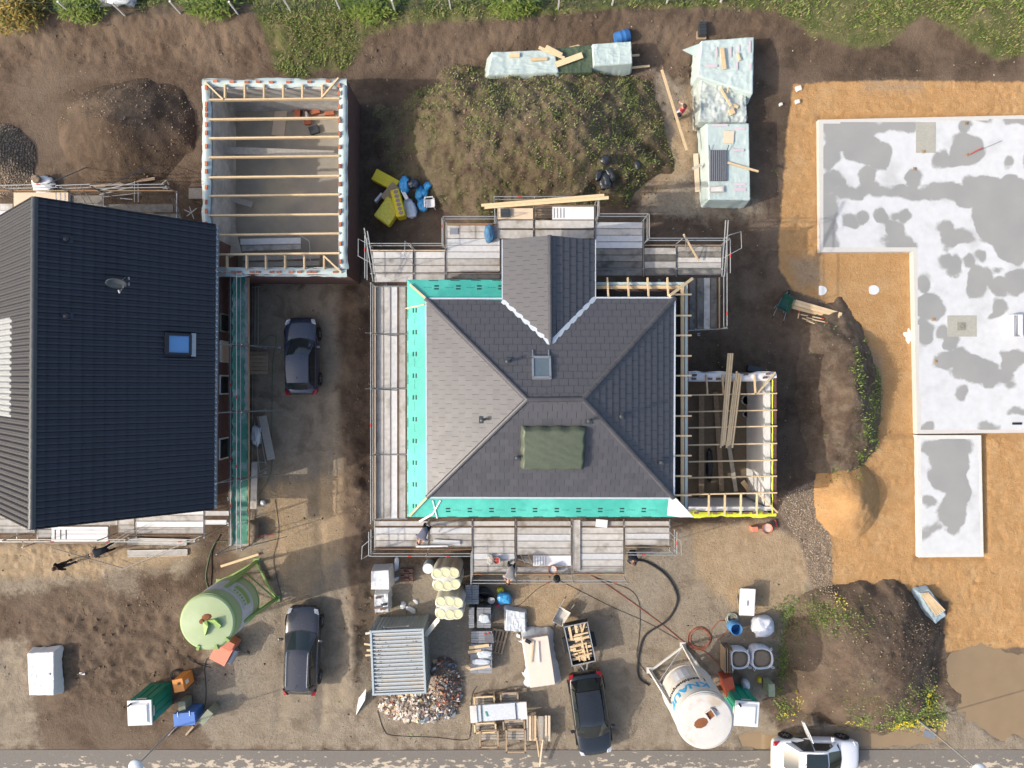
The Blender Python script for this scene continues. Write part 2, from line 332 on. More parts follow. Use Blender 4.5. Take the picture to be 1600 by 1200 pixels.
def ground_nodes(m):
    nt = m.node_tree; N = nt.nodes; L = nt.links; b = N['Principled BSDF']; b.inputs['Specular IOR Level'].default_value = .25
    geo = N.new('ShaderNodeNewGeometry'); P = geo.outputs['Position']
    def noise(sc, det=5, rough=.55, dist=0):
        n = N.new('ShaderNodeTexNoise'); n.inputs['Scale'].default_value = sc; n.inputs['Detail'].default_value = det; n.inputs['Roughness'].default_value = rough; n.inputs['Distortion'].default_value = dist; L.new(P, n.inputs[0]); return n.outputs[0]
    def mth(op, a, c, d=None):
        n = N.new('ShaderNodeMath'); n.operation = op
        for i, q in enumerate((a, c) if d is None else (a, c, d)):
            if hasattr(q, 'is_output'): L.new(q, n.inputs[i])
            else: n.inputs[i].default_value = q
        return n.outputs[0]
    def ss(x, lo, hi):
        n = N.new('ShaderNodeMapRange'); n.interpolation_type = 'SMOOTHSTEP'; n.inputs[1].default_value = lo; n.inputs[2].default_value = hi; L.new(x, n.inputs[0]); return n.outputs[0]
    def mix(f, a, c):
        n = N.new('ShaderNodeMix'); n.data_type = 'RGBA'
        for i, q in ((0, f), (6, a), (7, c)):
            if hasattr(q, 'is_output'): L.new(q, n.inputs[i])
            else: n.inputs[i].default_value = (*q, 1) if isinstance(q, tuple) else q
        return n.outputs[2]
    def at(nm):
        a = N.new('ShaderNodeAttribute'); a.attribute_name = nm; s = N.new('ShaderNodeSeparateColor'); L.new(a.outputs['Color'], s.inputs[0]); return s.outputs
    A = at('za'); B = at('zb'); D = at('zc')
    n1 = noise(.35, 6, .6, .4); n2 = noise(1.7, 8, .65, .3); n3 = noise(7, 6, .7); n4 = noise(28, 4, .7); n5 = noise(.9, 6, .6, .6)
    def blend(mask, amt=.7, w=.16, nn=None):
        v = mth('ADD', mask, mth('MULTIPLY', mth('SUBTRACT', nn or n2, .5), amt)); return ss(v, .5-w, .5+w)
    soil = mix(ss(n2, .35, .65), (.088, .060, .041), (.140, .098, .067))
    soil = mix(ss(n1, .4, .65), soil, (.175, .128, .09))
    palec = mix(ss(n2, .3, .7), (.245, .20, .145), (.315, .262, .195)); palec = mix(ss(n5, .50, .70), palec, (.195, .155, .112))
    tanc = mix(ss(n2, .3, .7), (.35, .25, .145), (.44, .325, .20))
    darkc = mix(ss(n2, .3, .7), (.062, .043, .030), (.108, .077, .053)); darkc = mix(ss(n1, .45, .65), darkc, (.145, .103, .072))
    sandc = mix(ss(n2, .3, .7), (.42, .235, .095), (.50, .30, .135)); sandc = mix(mth('MULTIPLY', ss(n5, .5, .72), .6), sandc, (.50, .33, .17))
    greyc = mix(ss(n3, .3, .7), (.24, .205, .155), (.34, .30, .24))
    gravc = mix(ss(n4, .4, .6), (.12, .085, .06), (.34, .26, .185))
    grassc = mix(ss(n2, .35, .6), (.08, .10, .03), (.15, .135, .065))
    c = mix(blend(A[0], .9, .2), soil, palec)
    c = mix(mth('MULTIPLY', blend(B[2], .9, .25, n5), .8), c, tanc)
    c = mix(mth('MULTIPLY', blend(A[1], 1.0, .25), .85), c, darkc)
    c = mix(blend(A[2], .55, .12), c, sandc)
    c = mix(mth('MULTIPLY', blend(D[0], 1.3, .3, n3), .5), c, greyc)
    c = mix(blend(B[1], .6, .15, n3), c, gravc)
    c = mix(blend(B[0], .8, .16), c, grassc)
    wet = blend(D[1], .3, .2)
    c = mix(mth('MULTIPLY', wet, .45), c, (.14, .098, .058))
    # crumbs and pale stones
    v = N.new('ShaderNodeTexVoronoi'); v.inputs['Scale'].default_value = 9; L.new(P, v.inputs[0])
    st_ = mth('MULTIPLY', ss(v.outputs['Distance'], .13, .07), ss(n3, .52, .6)); st_ = mth('MULTIPLY', st_, mth('SUBTRACT', 1, wet))
    c = mix(mth('MULTIPLY', st_, .7), c, (.42, .36, .29))
    h = N.new('ShaderNodeHueSaturation'); L.new(c, h.inputs['Color']); L.new(mth('ADD', .58, mth('MULTIPLY', mth('ADD', n3, n4), .42)), h.inputs['Value'])
    L.new(h.outputs[0], b.inputs['Base Color'])
    L.new(mth('SUBTRACT', .95, mth('MULTIPLY', wet, .5)), b.inputs['Roughness'])
    bp = N.new('ShaderNodeBump'); bp.inputs['Distance'].default_value = .12; bp.inputs['Strength'].default_value = .8
    L.new(mth('ADD', mth('MULTIPLY', n3, .8), mth('MULTIPLY', n4, .35)), bp.inputs['Height']); L.new(bp.outputs[0], b.inputs['Normal'])
ground_nodes(MAT_ground)
wetz = np.clip(.5+pd/.8, 0, 1)*(1-far)
def grid_object(name, x, y, Z, cols, mat, keep=None):
    ny, nx = Z.shape; idx = np.arange(nx*ny).reshape(ny, nx)
    q = np.stack([idx[:-1, :-1], idx[:-1, 1:], idx[1:, 1:], idx[1:, :-1]], -1).reshape(-1, 4)
    XX, YY = np.meshgrid(x, y); co = np.stack([XX, YY, Z], -1).reshape(-1, 3)
    cols = {k: a.reshape(-1, 4) for k, a in cols.items()}
    if keep is not None:
        q = q[keep.reshape(-1)]; use = np.unique(q); mp = np.zeros(nx*ny, np.int64); mp[use] = np.arange(len(use)); q = mp[q]; co = co[use]; cols = {k: a[use] for k, a in cols.items()}
    me = bpy.data.meshes.new(name); me.vertices.add(len(co)); me.vertices.foreach_set('co', co.ravel().astype(np.float32))
    me.loops.add(q.size); me.loops.foreach_set('vertex_index', q.ravel().astype(np.int32)); me.polygons.add(len(q))
    me.polygons.foreach_set('loop_start', (np.arange(len(q))*4).astype(np.int32))
    me.update(calc_edges=True); me.polygons.foreach_set('use_smooth', np.ones(len(q), bool)); me.materials.append(mat)
    for k, a in cols.items():
        at_ = me.attributes.new(k, 'FLOAT_COLOR', 'POINT'); at_.data.foreach_set('color', a.ravel().astype(np.float32))
    return link(name, me)
one_ = np.ones_like(Zb)
def zcols(pale, dark, sand, grass, grav, tan, grey, wet):
    return {'za': np.stack([pale, dark, sand, one_], -1), 'zb': np.stack([grass, grav, tan, one_], -1), 'zc': np.stack([grey, wet, 0*one_, one_], -1)}
g = grid_object('ground', xs, ys, Zb, zcols(pale, dark, sand, grassz, grav, tan, grey, wetz), MAT_ground); tag(g, 'bare trampled earth and sand of the building plots', 'ground', kind='structure')
zero = 0*one_
HZ = [(zero, .30*one_, zero, .44*one_, zero, zero, zero, zero), (zero, .62*one_, zero, zero, .18*one_, zero, zero, zero), (zero, zero, zero, zero, one_, zero, zero, zero),
      (.35*one_, .35*one_, zero, .15*one_, .15*one_, zero, zero, zero), (zero, zero, one_, zero, zero, zero, zero, zero), (.28*one_, .42*one_, zero, .18*one_, .26*one_, zero, zero, zero)]
for (nm, lb, parts, cl), h, hz in zip(HEAPS, MH, HZ):
    k = h > 0; kf = k[:-1, :-1] | k[1:, :-1] | k[:-1, 1:] | k[1:, 1:]
    o = grid_object(nm, xs, ys, np.where(k, Zb+h, Zb-.03), zcols(*hz), MAT_ground, kf)
    tag(o, lb, 'heap')
# ---- water
MAT_water = pm('muddy_water', (.25, .18, .105), .06, var=.10, scale=.4, spec=.5)
for i, p in enumerate(PUD):
    xa = [q[0] for q in p]; ya = [q[1] for q in p]; m = MB(); z = -.045-.006*i
    ang = [(math.cos(a), math.sin(a)) for a in np.linspace(0, 2*PI, 48, endpoint=False)]
    x0, x1, y0, y1 = min(xa)-.3, max(xa)+.3, min(ya)-.3, max(ya)+.3; y0 = max(y0, -19.25)
    m.add([(x0, y0, z), (x1, y0, z), (x1, y1, z), (x0, y1, z)], [(0, 1, 2, 3)])
    tag(m.build('puddle', MAT_water), 'brown muddy rain puddle', 'puddle', kind='structure')
# ---- road
def road_mat():
    m = pm('asphalt', (.165, .15, .13), .85, var=.15, scale=4, bump=.4, bscale=60); nt = m.node_tree; N = nt.nodes; L = nt.links; b = N['Principled BSDF']
    geo = N.new('ShaderNodeNewGeometry'); mp = N.new('ShaderNodeMapping'); mp.inputs['Scale'].default_value = (.8, 1.7, 1); L.new(geo.outputs['Position'], mp.inputs[0])
    n = N.new('ShaderNodeTexNoise'); n.inputs['Scale'].default_value = 2.6; n.inputs['Detail'].default_value = 7; n.inputs['Roughness'].default_value = .62; L.new(mp.outputs[0], n.inputs[0])
    n2 = N.new('ShaderNodeTexNoise'); n2.inputs['Scale'].default_value = .28; n2.inputs['Detail'].default_value = 2; L.new(mp.outputs[0], n2.inputs[0])
    sx = N.new('ShaderNodeSeparateXYZ'); L.new(geo.outputs['Position'], sx.inputs[0])
    yr = N.new('ShaderNodeMapRange'); yr.inputs[1].default_value = -19.1; yr.inputs[2].default_value = -19.9; yr.inputs[3].default_value = -.12; yr.inputs[4].default_value = .04; L.new(sx.outputs[1], yr.inputs[0])
    a = N.new('ShaderNodeMath'); L.new(n.outputs[0], a.inputs[0]); L.new(yr.outputs[0], a.inputs[1])
    a2 = N.new('ShaderNodeMath'); a2.operation = 'MULTIPLY_ADD'; a2.inputs[1].default_value = .35; L.new(n2.outputs[0], a2.inputs[0]); L.new(a.outputs[0], a2.inputs[2])
    r = N.new('ShaderNodeMapRange'); r.inputs[1].default_value = .72; r.inputs[2].default_value = .76; L.new(a2.outputs[0], r.inputs[0])
    src = b.inputs['Base Color'].links[0].from_socket
    mx = N.new('ShaderNodeMix'); mx.data_type = 'RGBA'; L.new(r.outputs[0], mx.inputs[0]); L.new(src, mx.inputs[6]); mx.inputs[7].default_value = (.46, .385, .29, 1); L.new(mx.outputs[2], b.inputs['Base Color'])
    return m
yr0 = (600-1172)/30
m = MB(); prof = [(-80, yr0), (-40, yr0-.02), (-20, yr0+.03), (-8, yr0-.02), (0, yr0+.02), (9, yr0-.03), (20, yr0+.02), (80, yr0)]
m.add([(x, y, .02) for x, y in prof]+[(x, -25.2, .02) for x, _ in prof[::-1]]+[(x, y, -.2) for x, y in prof]+[(x, -25.2, -.2) for x, _ in prof[::-1]],
      [tuple(range(16))[::-1]]+[(i, i+1, 16+i+1, 16+i) for i in range(7)])
tag(m.build('road', road_mat()), 'grey asphalt road spattered with dried pale mud', 'road', kind='structure')
# ---- scattered vegetation and stones
def add_blades(name, P3, size, wid, lean, cols, label, cat, kindstuff=True, up=1.0):
    n = len(P3); r = np.random.default_rng(len(P3)); a = r.uniform(0, 2*PI, n); L_ = size*r.uniform(.5, 1.3, n)
    d = np.stack([np.cos(a)*lean, np.sin(a)*lean, np.full(n, up)], -1)*L_[:, None]; s = np.stack([-np.sin(a), np.cos(a), 0*a], -1)*(wid*r.uniform(.6, 1.4, n))[:, None]
    mid = P3+d*.55; tip = P3+d*np.array([1.15, 1.15, .75])
    co = np.stack([P3-s*.6, P3+s*.6, mid+s, mid-s, tip], 1).reshape(-1, 3); k = np.arange(n)*5
    q = np.stack([k, k+1, k+2, k+3], -1); t = np.stack([k+3, k+2, k+4], -1)
    me = bpy.data.meshes.new(name); me.vertices.add(len(co)); me.vertices.foreach_set('co', co.ravel().astype(np.float32))
    lv = np.concatenate([q.ravel(), t.ravel()]); me.loops.add(len(lv)); me.loops.foreach_set('vertex_index', lv.astype(np.int32)); me.polygons.add(2*n)
    me.polygons.foreach_set('loop_start', np.concatenate([np.arange(n)*4, 4*n+np.arange(n)*3]).astype(np.int32)); me.update(calc_edges=True)
    pal = np.array(cols); c = pal[r.integers(0, len(pal), n)]*r.uniform(.7, 1.25, (n, 1)); c = np.repeat(np.concatenate([c, np.ones((n, 1))], 1), 5, 0)
    at_ = me.attributes.new('col', 'FLOAT_COLOR', 'POINT'); at_.data.foreach_set('color', c.ravel().astype(np.float32)); me.materials.append(M['leaf'])
    o = link(name, me); tag(o, label, cat, kind='stuff' if kindstuff else None); return o
M['leaf'] = pm('leaf', (.1, .15, .03), .6, var=.1, rand=0, attr='col')
M['leaf'].node_tree.nodes['Principled BSDF'].inputs['Subsurface Weight'].default_value = 0
def hmap(x, y):
    i = np.clip(np.searchsorted(xs, x)-1, 0, len(xs)-2); j = np.clip(np.searchsorted(ys, y)-1, 0, len(ys)-2)
    return (Zb+tot)[j, i]
def zat(Zm, x, y): return Zm[np.clip(np.searchsorted(ys, y)-1, 0, len(ys)-1), np.clip(np.searchsorted(xs, x)-1, 0, len(xs)-1)]
GREEN = [(.11, .17, .022), (.16, .21, .035), (.09, .145, .018), (.20, .23, .06), (.14, .19, .035)]; DRY = [(.26, .21, .10), (.19, .16, .07)]
r_ = np.random.default_rng(11)
def pick(n, x0, x1, y0, y1, fn):
    x = r_.uniform(x0, x1, n); y = r_.uniform(y0, y1, n); k = r_.random(n) < fn(x, y); x, y = x[k], y[k]
    return np.stack([x, y, hmap(x, y)], -1)
tuft = lambda x, y, f=1.2, s=70: smooth(.42, .62, fbm(x, y, f, 4, s))
P3 = pick(230000, -32, 32, 15.5, 22.5, lambda x, y: smooth(.35, 1.0, zat(grassz, x, y)+(fbm(x, y, .9, 5, 71, .65)-.5)*1.3)*(.12+.88*tuft(x, y, .8, 72)))
add_blades('grass', P3, .15, .018, .8, GREEN+DRY, 'rough green grass along the fence bank', 'grass')
def onheap(i, lo=.05): return lambda x, y: (zat(MH[i], x, y) > lo)
P3 = pick(60000, -8, 9, 8, 17, lambda x, y: onheap(0)(x, y)*(.12+.7*smooth(.42, .78, fbm(x, y, 1.0, 5, 73, .7)+.06*(x/7))))
add_blades('weeds', P3, .085, .018, 1.0, GREEN+DRY+[(.15, .14, .05), (.12, .11, .05)], 'young green weeds spreading over the large soil heap', 'weeds')
P3 = pick(30000, 13, 20, -5, 4, lambda x, y: onheap(3, .03)(x, y)*smooth(.42, .75, fbm(x, y, 1.1, 5, 74, .7)+.03*(x-17.0)+.02*(-1-y))*.25)
add_blades('weeds', P3, .10, .022, 1.0, GREEN, 'green weeds on the long soil ridge beside the annex', 'weeds')
def ring(x, y):
    px, py = gpx(x, y); a = np.exp(-((py-1120-(px-1400)*.05)/14)**2)*smooth(1300, 1350, px)*(1-smooth(1470, 1485, px))
    b = np.exp(-((px-1240+(py-930)*.12)/14)**2)*smooth(945, 965, py)*(1-smooth(1110, 1130, py))*.8
    c = np.exp(-(((px-1270)/45)**2+((py-955)/18)**2)); d = np.exp(-(((px-1452)/12)**2+((py-1095)/25)**2)); e = np.exp(-(((px-1355)/80)**2+((py-1080)/30)**2))*.20
    return np.clip(a+b+c+d+e, 0, 1)*smooth(.30, .55, fbm(x, y, 1.4, 4, 75))
P3 = pick(70000, 12, 24, -19, -9.5, ring)
add_blades('weeds', P3, .085, .019, .9, GREEN, 'leafy green weeds around the foot of the stony heap', 'weeds')
def yel(x, y):
    px, py = gpx(x, y); a = np.exp(-((py-1128)/8)**2)*smooth(1372, 1390, px)*(1-smooth(1435, 1470, px)); b = np.exp(-(((px-1448)/8)**2+((py-1092)/16)**2)); c = np.exp(-(((px-1303)/7)**2+((py-932)/8)**2)); d = np.exp(-(((px-1246)/6)**2+((py-1095)/9)**2)); e = np.exp(-(((px-1470)/8)**2+((py-1133)/5)**2)); f = np.exp(-(((px-1225)/9)**2+((py-1116)/5)**2)); g2 = np.exp(-(((px-1330)/16)**2+((py-1122)/6)**2))*.4
    return np.clip(a+b+c+d+e+f+g2, 0, 1)
P3 = pick(26000, 12, 24, -19, -9.5, yel)[:330]; P3[:, 2] += .12
add_blades('flowers', P3, .065, .03, 1.2, [(.62, .46, .03), (.5, .40, .04), (.35, .36, .05)], 'yellow flowers at the foot of the stony heap', 'flowers', up=.3)
P3 = pick(4500, -27, 27, -19, 15, lambda x, y: smooth(.66, .72, fbm(x, y, .35, 3, 76))*(zat(sand, x, y) < .2)*(zat(wetz, x, y) < .3)*(fbm(x, y, 2, 2, 77) > .5))
add_blades('weeds', P3, .08, .03, 1.0, GREEN, 'sparse weed seedlings on the bare soil', 'weeds')
def stones(name, P3, smin, smax, cols, label, cat='stones'):
    n = len(P3); r = np.random.default_rng(n+1); oc = np.array([(1, 0, 0), (-1, 0, 0), (0, 1, 0), (0, -1, 0), (0, 0, .7), (0, 0, -.7)], float)
    fc = np.array([(0, 2, 4), (2, 1, 4), (1, 3, 4), (3, 0, 4), (2, 0, 5), (1, 2, 5), (3, 1, 5), (0, 3, 5)])
    s = smin*(smax/smin)**(r.random(n)**2.2); a = r.uniform(0, PI, n); v = oc[None]*r.uniform(.55, 1.3, (n, 6, 1))*s[:, None, None]
    x = v[..., 0]*np.cos(a)[:, None]-v[..., 1]*np.sin(a)[:, None]*.8; y = v[..., 0]*np.sin(a)[:, None]+v[..., 1]*np.cos(a)[:, None]*.8
    co = np.stack([x, y, v[..., 2]], -1)+P3[:, None, :]; f = (fc[None]+(np.arange(n)*6)[:, None, None]).reshape(-1, 3)
    me = bpy.data.meshes.new(name); me.vertices.add(6*n); me.vertices.foreach_set('co', co.ravel().astype(np.float32)); me.loops.add(f.size); me.loops.foreach_set('vertex_index', f.ravel().astype(np.int32)); me.polygons.add(len(f)); me.polygons.foreach_set('loop_start', (np.arange(len(f))*3).astype(np.int32)); me.update(calc_edges=True)
    pal = np.array(cols); c = pal[r.integers(0, len(pal), n)]*r.uniform(.7, 1.2, (n, 1)); c = np.repeat(np.concatenate([c, np.ones((n, 1))], 1), 6, 0)
    at_ = me.attributes.new('col', 'FLOAT_COLOR', 'POINT'); at_.data.foreach_set('color', c.ravel().astype(np.float32)); me.materials.append(M['pebble'])
    return tag(link(name, me), label, cat, kind='stuff')
M['pebble'] = pm('pebble', (.4, .35, .3), .85, var=.15, scale=10, rand=0, attr='col')
STONE = [(.30, .24, .17), (.38, .31, .23), (.19, .145, .10), (.25, .19, .13), (.46, .40, .32)]; CLOD = [(.16, .11, .075), (.22, .155, .105), (.12, .085, .06)]
P3 = pick(9000, -27, 27, -18.8, 19.5, lambda x, y: (zat(wetz, x, y) < .25)*(1-.8*zat(sand, x, y))*smooth(.35, .7, fbm(x, y, .5, 3, 80)))
stones('pebbles', P3, .014, .06, STONE, 'small pale stones strewn over the bare ground')
P3 = pick(40000, -27, 27, -18.8, 20, lambda x, y: (zat(wetz, x, y) < .2)*(zat(sand, x, y) < .3)*np.clip(soil_rough(*gpx(x, y))*1.0+.06+.5*(zat(tot, x, y) > .1), 0, 1)*smooth(.4, .62, fbm(x, y, 1.1, 3, 81)))
stones('soil_clods', P3, .025, .10, CLOD, 'crumbling clods of brown soil on rough ground', 'soil')
P3 = np.concatenate([pick(60000, -29, -24, 9, 15, lambda x, y: onheap(2, .02)(x, y)*.6), pick(40000, 13.5, 17.5, -12, -4.5, lambda x, y: smooth(.4, .7, zat(grav, x, y))*.4), pick(26000, 12, 24, -19, -9, lambda x, y: onheap(5, .05)(x, y)*(.05+.3*smooth(.5, .7, fbm(x, y, .8, 3, 82)))), pick(12000, -24, -15, 8, 18, lambda x, y: onheap(1, .1)(x, y)*.2)])
stones('gravel', P3, .016, .06, STONE+[(.4, .3, .2)], 'loose mixed gravel on the heaps and the gravel strip', 'gravel')
# ================================================================ BUILDINGS
M['tile'] = pm('flat_concrete_tile', (.066, .065, .071), .43, var=.12, scale=1.2, rand=.22, bump=.08, bscale=40, spec=.55)
M['pantile'] = pm('dark_pantile', (.016, .018, .029), .5, var=.12, scale=1.5, rand=.16, spec=.6)
M['pantile_pale'] = pm('pale_pantile', (.30, .32, .33), .35, var=.08, spec=.6)  # paler, smoother copy of the pantile for one block of left-slope tiles
M['ridge'] = pm('ridge_tile', (.045, .052, .058), .4, var=.1, rand=.15, spec=.5)
M['membrane'] = pm('turquoise_membrane', (.05, .35, .285), .6, var=.18, scale=1.2, rand=.05, bump=.35, bscale=7, col2=(.08, .44, .36), mix2=.5, scale2=.6)
M['ink'] = pm('black_ink', (.01, .05, .045), .7)
M['mint'] = pm('pale_mint_foil', (.43, .51, .485), .42, var=.10, scale=2, rand=.06, bump=.25, bscale=5, spec=.5)
M['mint2'] = pm('dull_translucent_foil', (.34, .38, .35), .3, var=.25, scale=2, bump=.8, bscale=7, spec=.7, col2=(.45, .49, .46), mix2=.5, scale2=1.3)
M['yellowfoil'] = pm('yellow_green_foil', (.62, .66, .05), .5, var=.2, bump=.5)
M['zinc'] = pm('zinc_flashing', (.62, .66, .68), .35, metal=.4, var=.08)
M['glass'] = pm('dark_glass', (.02, .028, .03), .03, var=0, rand=0, spec=.8)
M['skyglass'] = pm('roof_window_glass', (.10, .26, .52), .06, var=.03, rand=0, spec=.8)
M['darkroom'] = pm('dark_bitumen', (.022, .022, .024), .8, var=.2)
M['darkgreen'] = pm('dark_green_tarp', (.06, .085, .05), .45, var=.2, scale=2, bump=.6, bscale=8, spec=.5)
M['olive'] = pm('olive_tarp', (.075, .09, .06), .42, var=.15, scale=2, bump=.5, bscale=6, spec=.5)
def clip(poly, a, b):
    """keep the part of a 2-D polygon left of a->b"""
    out = []; n = len(poly)
    s = lambda p: (b[0]-a[0])*(p[1]-a[1])-(b[1]-a[1])*(p[0]-a[0])
    for i in range(n):
        p, q = poly[i], poly[(i+1) % n]; sp, sq = s(p), s(q)
        if sp >= -1e-9: out.append(p)
        if sp*sq < -1e-12:
            t = sp/(sp-sq); out.append((p[0]+(q[0]-p[0])*t, p[1]+(q[1]-p[1])*t))
    return out
def area(p): return .5*sum(p[i][0]*p[(i+1) % len(p)][1]-p[(i+1) % len(p)][0]*p[i][1] for i in range(len(p)))
class Plane:
    def __init__(s, p0, p1, inside):
        """eave line p0->p1 (left to right seen from outside above), inside: a point further up the slope"""
        s.o = Vector(p0); s.u = (Vector(p1)-s.o).normalized(); t = Vector(inside)-s.o; s.v = (t-s.u*t.dot(s.u)).normalized(); s.n = s.u.cross(s.v)
        if s.n.z < 0: s.n = -s.n
    def to2(s, p): d = Vector(p)-s.o; return (d.dot(s.u), d.dot(s.v))
    def to3(s, u, v, n=0): return s.o+s.u*u+s.v*v+s.n*n
    def at(s, px, py):
        """photo pixel -> point on this plane"""
        d = Vector(((px-800)/F, (600-py)/F, -1)); c = Vector((0, 0, H)); t = (s.o-c).dot(s.n)/d.dot(s.n); return c+d*t
    def mat(s, u, v, n=0):
        m_ = Matrix((s.u, s.v, s.n)).transposed().to_4x4(); m_.translation = s.to3(u, v, n); return m_
def flat_tiles(plane, poly3, tw, th, mat, parent, budget, stuff, jit=.5):
    poly = [plane.to2(p) for p in poly3]
    if area(poly) < 0: poly = poly[::-1]
    u0 = min(p[0] for p in poly); u1 = max(p[0] for p in poly); v0 = min(p[1] for p in poly); v1 = max(p[1] for p in poly)
    whole = MB(); g_ = .005
    def prof(v): return .004+.028*(1-v/th)
    whole.add([(g_, 0, -.01), (tw-g_, 0, -.01), (g_, 0, .032), (tw-g_, 0, .032), (tw-g_, th, .004), (g_, th, .004), (g_, th, -.01), (tw-g_, th, -.01)], [(0, 1, 3, 2), (2, 3, 4, 5), (0, 2, 5, 6), (1, 7, 4, 3)])
    me = whole.mesh('roof_tile', mat); k = 0; made = 0; v = v0
    while v < v1-.02:
        u = u0-tw*(jit if k % 2 else 0)
        while u < u1:
            rect = [(u, v), (u+tw, v), (u+tw, v+th), (u, v+th)]; q = rect
            for i in range(len(poly)):
                q = clip(q, poly[i], poly[(i+1) % len(poly)])
                if len(q) < 3: break
            if len(q) >= 3:
                ar = abs(area(q))
                if ar > .985*tw*th and budget[0] > 0:
                    o = link('roof_tile', me, parent); o.matrix_local = plane.mat(u, v, random.uniform(0, .004)) @ Matrix.Rotation(random.uniform(-.006, .006), 4, 'Z'); budget[0] -= 1; made += 1
                elif ar > .002:
                    cx = sum(a[0] for a in q)/len(q); cy = sum(a[1] for a in q)/len(q); q2 = [(a[0]+(cx-a[0])*.03, a[1]+(cy-a[1])*.01) for a in q]; dz = random.uniform(0, .004)
                    stuff.poly3([plane.to3(a, b, -.01) for a, b in q2], [plane.to3(a, b, prof(b-v)+dz) for a, b in q2])
            u += tw
        v += th; k += 1
    return made
def cap_tiles(p, q, parent, mat, name, w=.26, L=.42, h=.05):
    p, q = Vector(p), Vector(q); n = max(1, round((q-p).length/L)); d, a, b = basis(q-p); mm = MB(); l = (q-p).length/n
    hw = w/2; sec = [(-hw, -.05), (-hw*.55, h*.75), (0, h), (hw*.55, h*.75), (hw, -.05)]
    vv = [(x, 0, z+.012) for x, z in sec]+[(x*.94, l*1.05, z-.004) for x, z in sec]
    mm.add(vv, [(i, i+1, 6+i, 5+i) for i in range(4)]+[(4, 3, 2, 1, 0)])
    me = mm.mesh(name, mat)
    for i in range(n):
        o = link(name, me, parent); M4 = Matrix((a, d, b)).transposed().to_4x4(); M4.translation = p+(q-p)*(i/n); o.matrix_local = M4
# ---------------------------------------------------------------- gabled brick house under pantiles
house = empty('brick_house', (-19.06, .83, 0), label='brick gabled house with a finished dark pantile roof', cat='house')
hc = Vector((-19.06, .83, 0)); ze, zr, run, hl = 4.0, 8.72, 5.24, 6.57
tilt = R(-.45); house.rotation_euler = (0, 0, tilt)
def wall_gable(m):
    x, y, zt = 4.78, 6.2, ze+.35; zp = zr-.15
    sec = [(-x, 0), (x, 0), (x, zt), (0, zp), (-x, zt)]
    lo = [Vector((a, -y, b)) for a, b in sec]; hi = [Vector((a, y, b)) for a, b in sec]; m.poly3(lo[::-1], hi[::-1])
one('wall', M['brickwall'], wall_gable, house)
for (py, h0, h1, w, inner) in ((503, 1.0, 2.3, .85, 'skyglass'), (548, .9, 2.3, 1.0, 'ply'), (600, 1.0, 2.3, .9, 'glass'), (700, 1.0, 2.3, 1.0, 'glass')):
    y = (600-py)*35/F-.83
    fr = one('window', M['greycab'] if inner == 'skyglass' else M['offwhite'], lambda m: [m.box((4.80, y+s*w/2, (h0+h1)/2), (.06, .07, h1-h0)) for s in (-1, 1)]+[m.box((4.80, y, z), (.06, w, .07)) for z in (h0, h1)], house)
    one('pane', M['glass'] if inner != 'ply' else M['ply'], lambda m: m.box((4.79, y, (h0+h1)/2), (.03, w-.02, h1-h0-.02)), fr)
    one('sill', M['concrete'], lambda m: m.box((4.85, y, h0-.07), (.2, w+.2, .05)), fr)
def roof_deck(m):
    for s in (-1, 1):
        a = [Vector((s*run, -hl, ze)), Vector((s*run, hl, ze)), Vector((0, hl, zr)), Vector((0, -hl, zr))]
        if s < 0: a = a[::-1]
        m.poly3([p-Vector((0, 0, .2)) for p in a], a)
roof = one('roof', pm('roof_underlay', (.03, .03, .035), .6), roof_deck, house)
sl = math.hypot(run, zr-ze); nc, nr = 17, 52; cl_, rw = sl/nc, 2*hl/nr
def pantile(mat, nm):
    m = MB(); n = 8; up, lo = [], []
    for j, (v, lift) in enumerate(((0, .06), (cl_*.985, .004))):
        for i in range(n+1):
            t = i/n; z = .07*math.sin(min(t/.62, 1)*PI)**.8 if t < .62 else -.004*math.sin((t-.62)/.38*PI)
            (lo if j == 0 else up).append((t*rw*.955, v, lift+z))
    base = [(x, 0, z-.06) for x, _, z in lo]
    m.add(lo+up+base, [(i, i+1, n+2+i, n+1+i) for i in range(n)]+[(2*n+2+i, 2*n+3+i, i+1, i) for i in range(n)])
    me = m.mesh(nm, mat, True); me.set_sharp_from_angle(angle=R(50)); return me, m
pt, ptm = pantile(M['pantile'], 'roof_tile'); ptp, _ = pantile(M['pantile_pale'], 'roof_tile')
prm = pm('sunny_side_pantile', (.030, .033, .044), .36)
rest = MB(); cnt = 0
for s in (1, -1):
    pl = Plane((s*run, -s*hl, ze), (s*run, s*hl, ze), (0, 0, zr)); pl.o = Vector((s*run, -hl*s, ze)); 
    for c in range(nc):
        for r in range(nr):
            M4 = pl.mat(r*rw, c*cl_, .012+random.uniform(0, .003))
            if s > 0 and c >= nc-6 and cnt < 300:
                o = link('roof_tile', pt, roof); o.matrix_local = M4; cnt += 1
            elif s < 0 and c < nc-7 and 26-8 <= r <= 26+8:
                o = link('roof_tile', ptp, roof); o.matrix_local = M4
            else: rest.add([M4 @ Vector(v) for v in ptm.v], ptm.f)
o = rest.build('roof_tile_field', M['pantile'], roof); o['kind'] = 'stuff'; o.data.polygons.foreach_set('use_smooth', [True]*len(rest.f)); o.data.set_sharp_from_angle(angle=R(50))
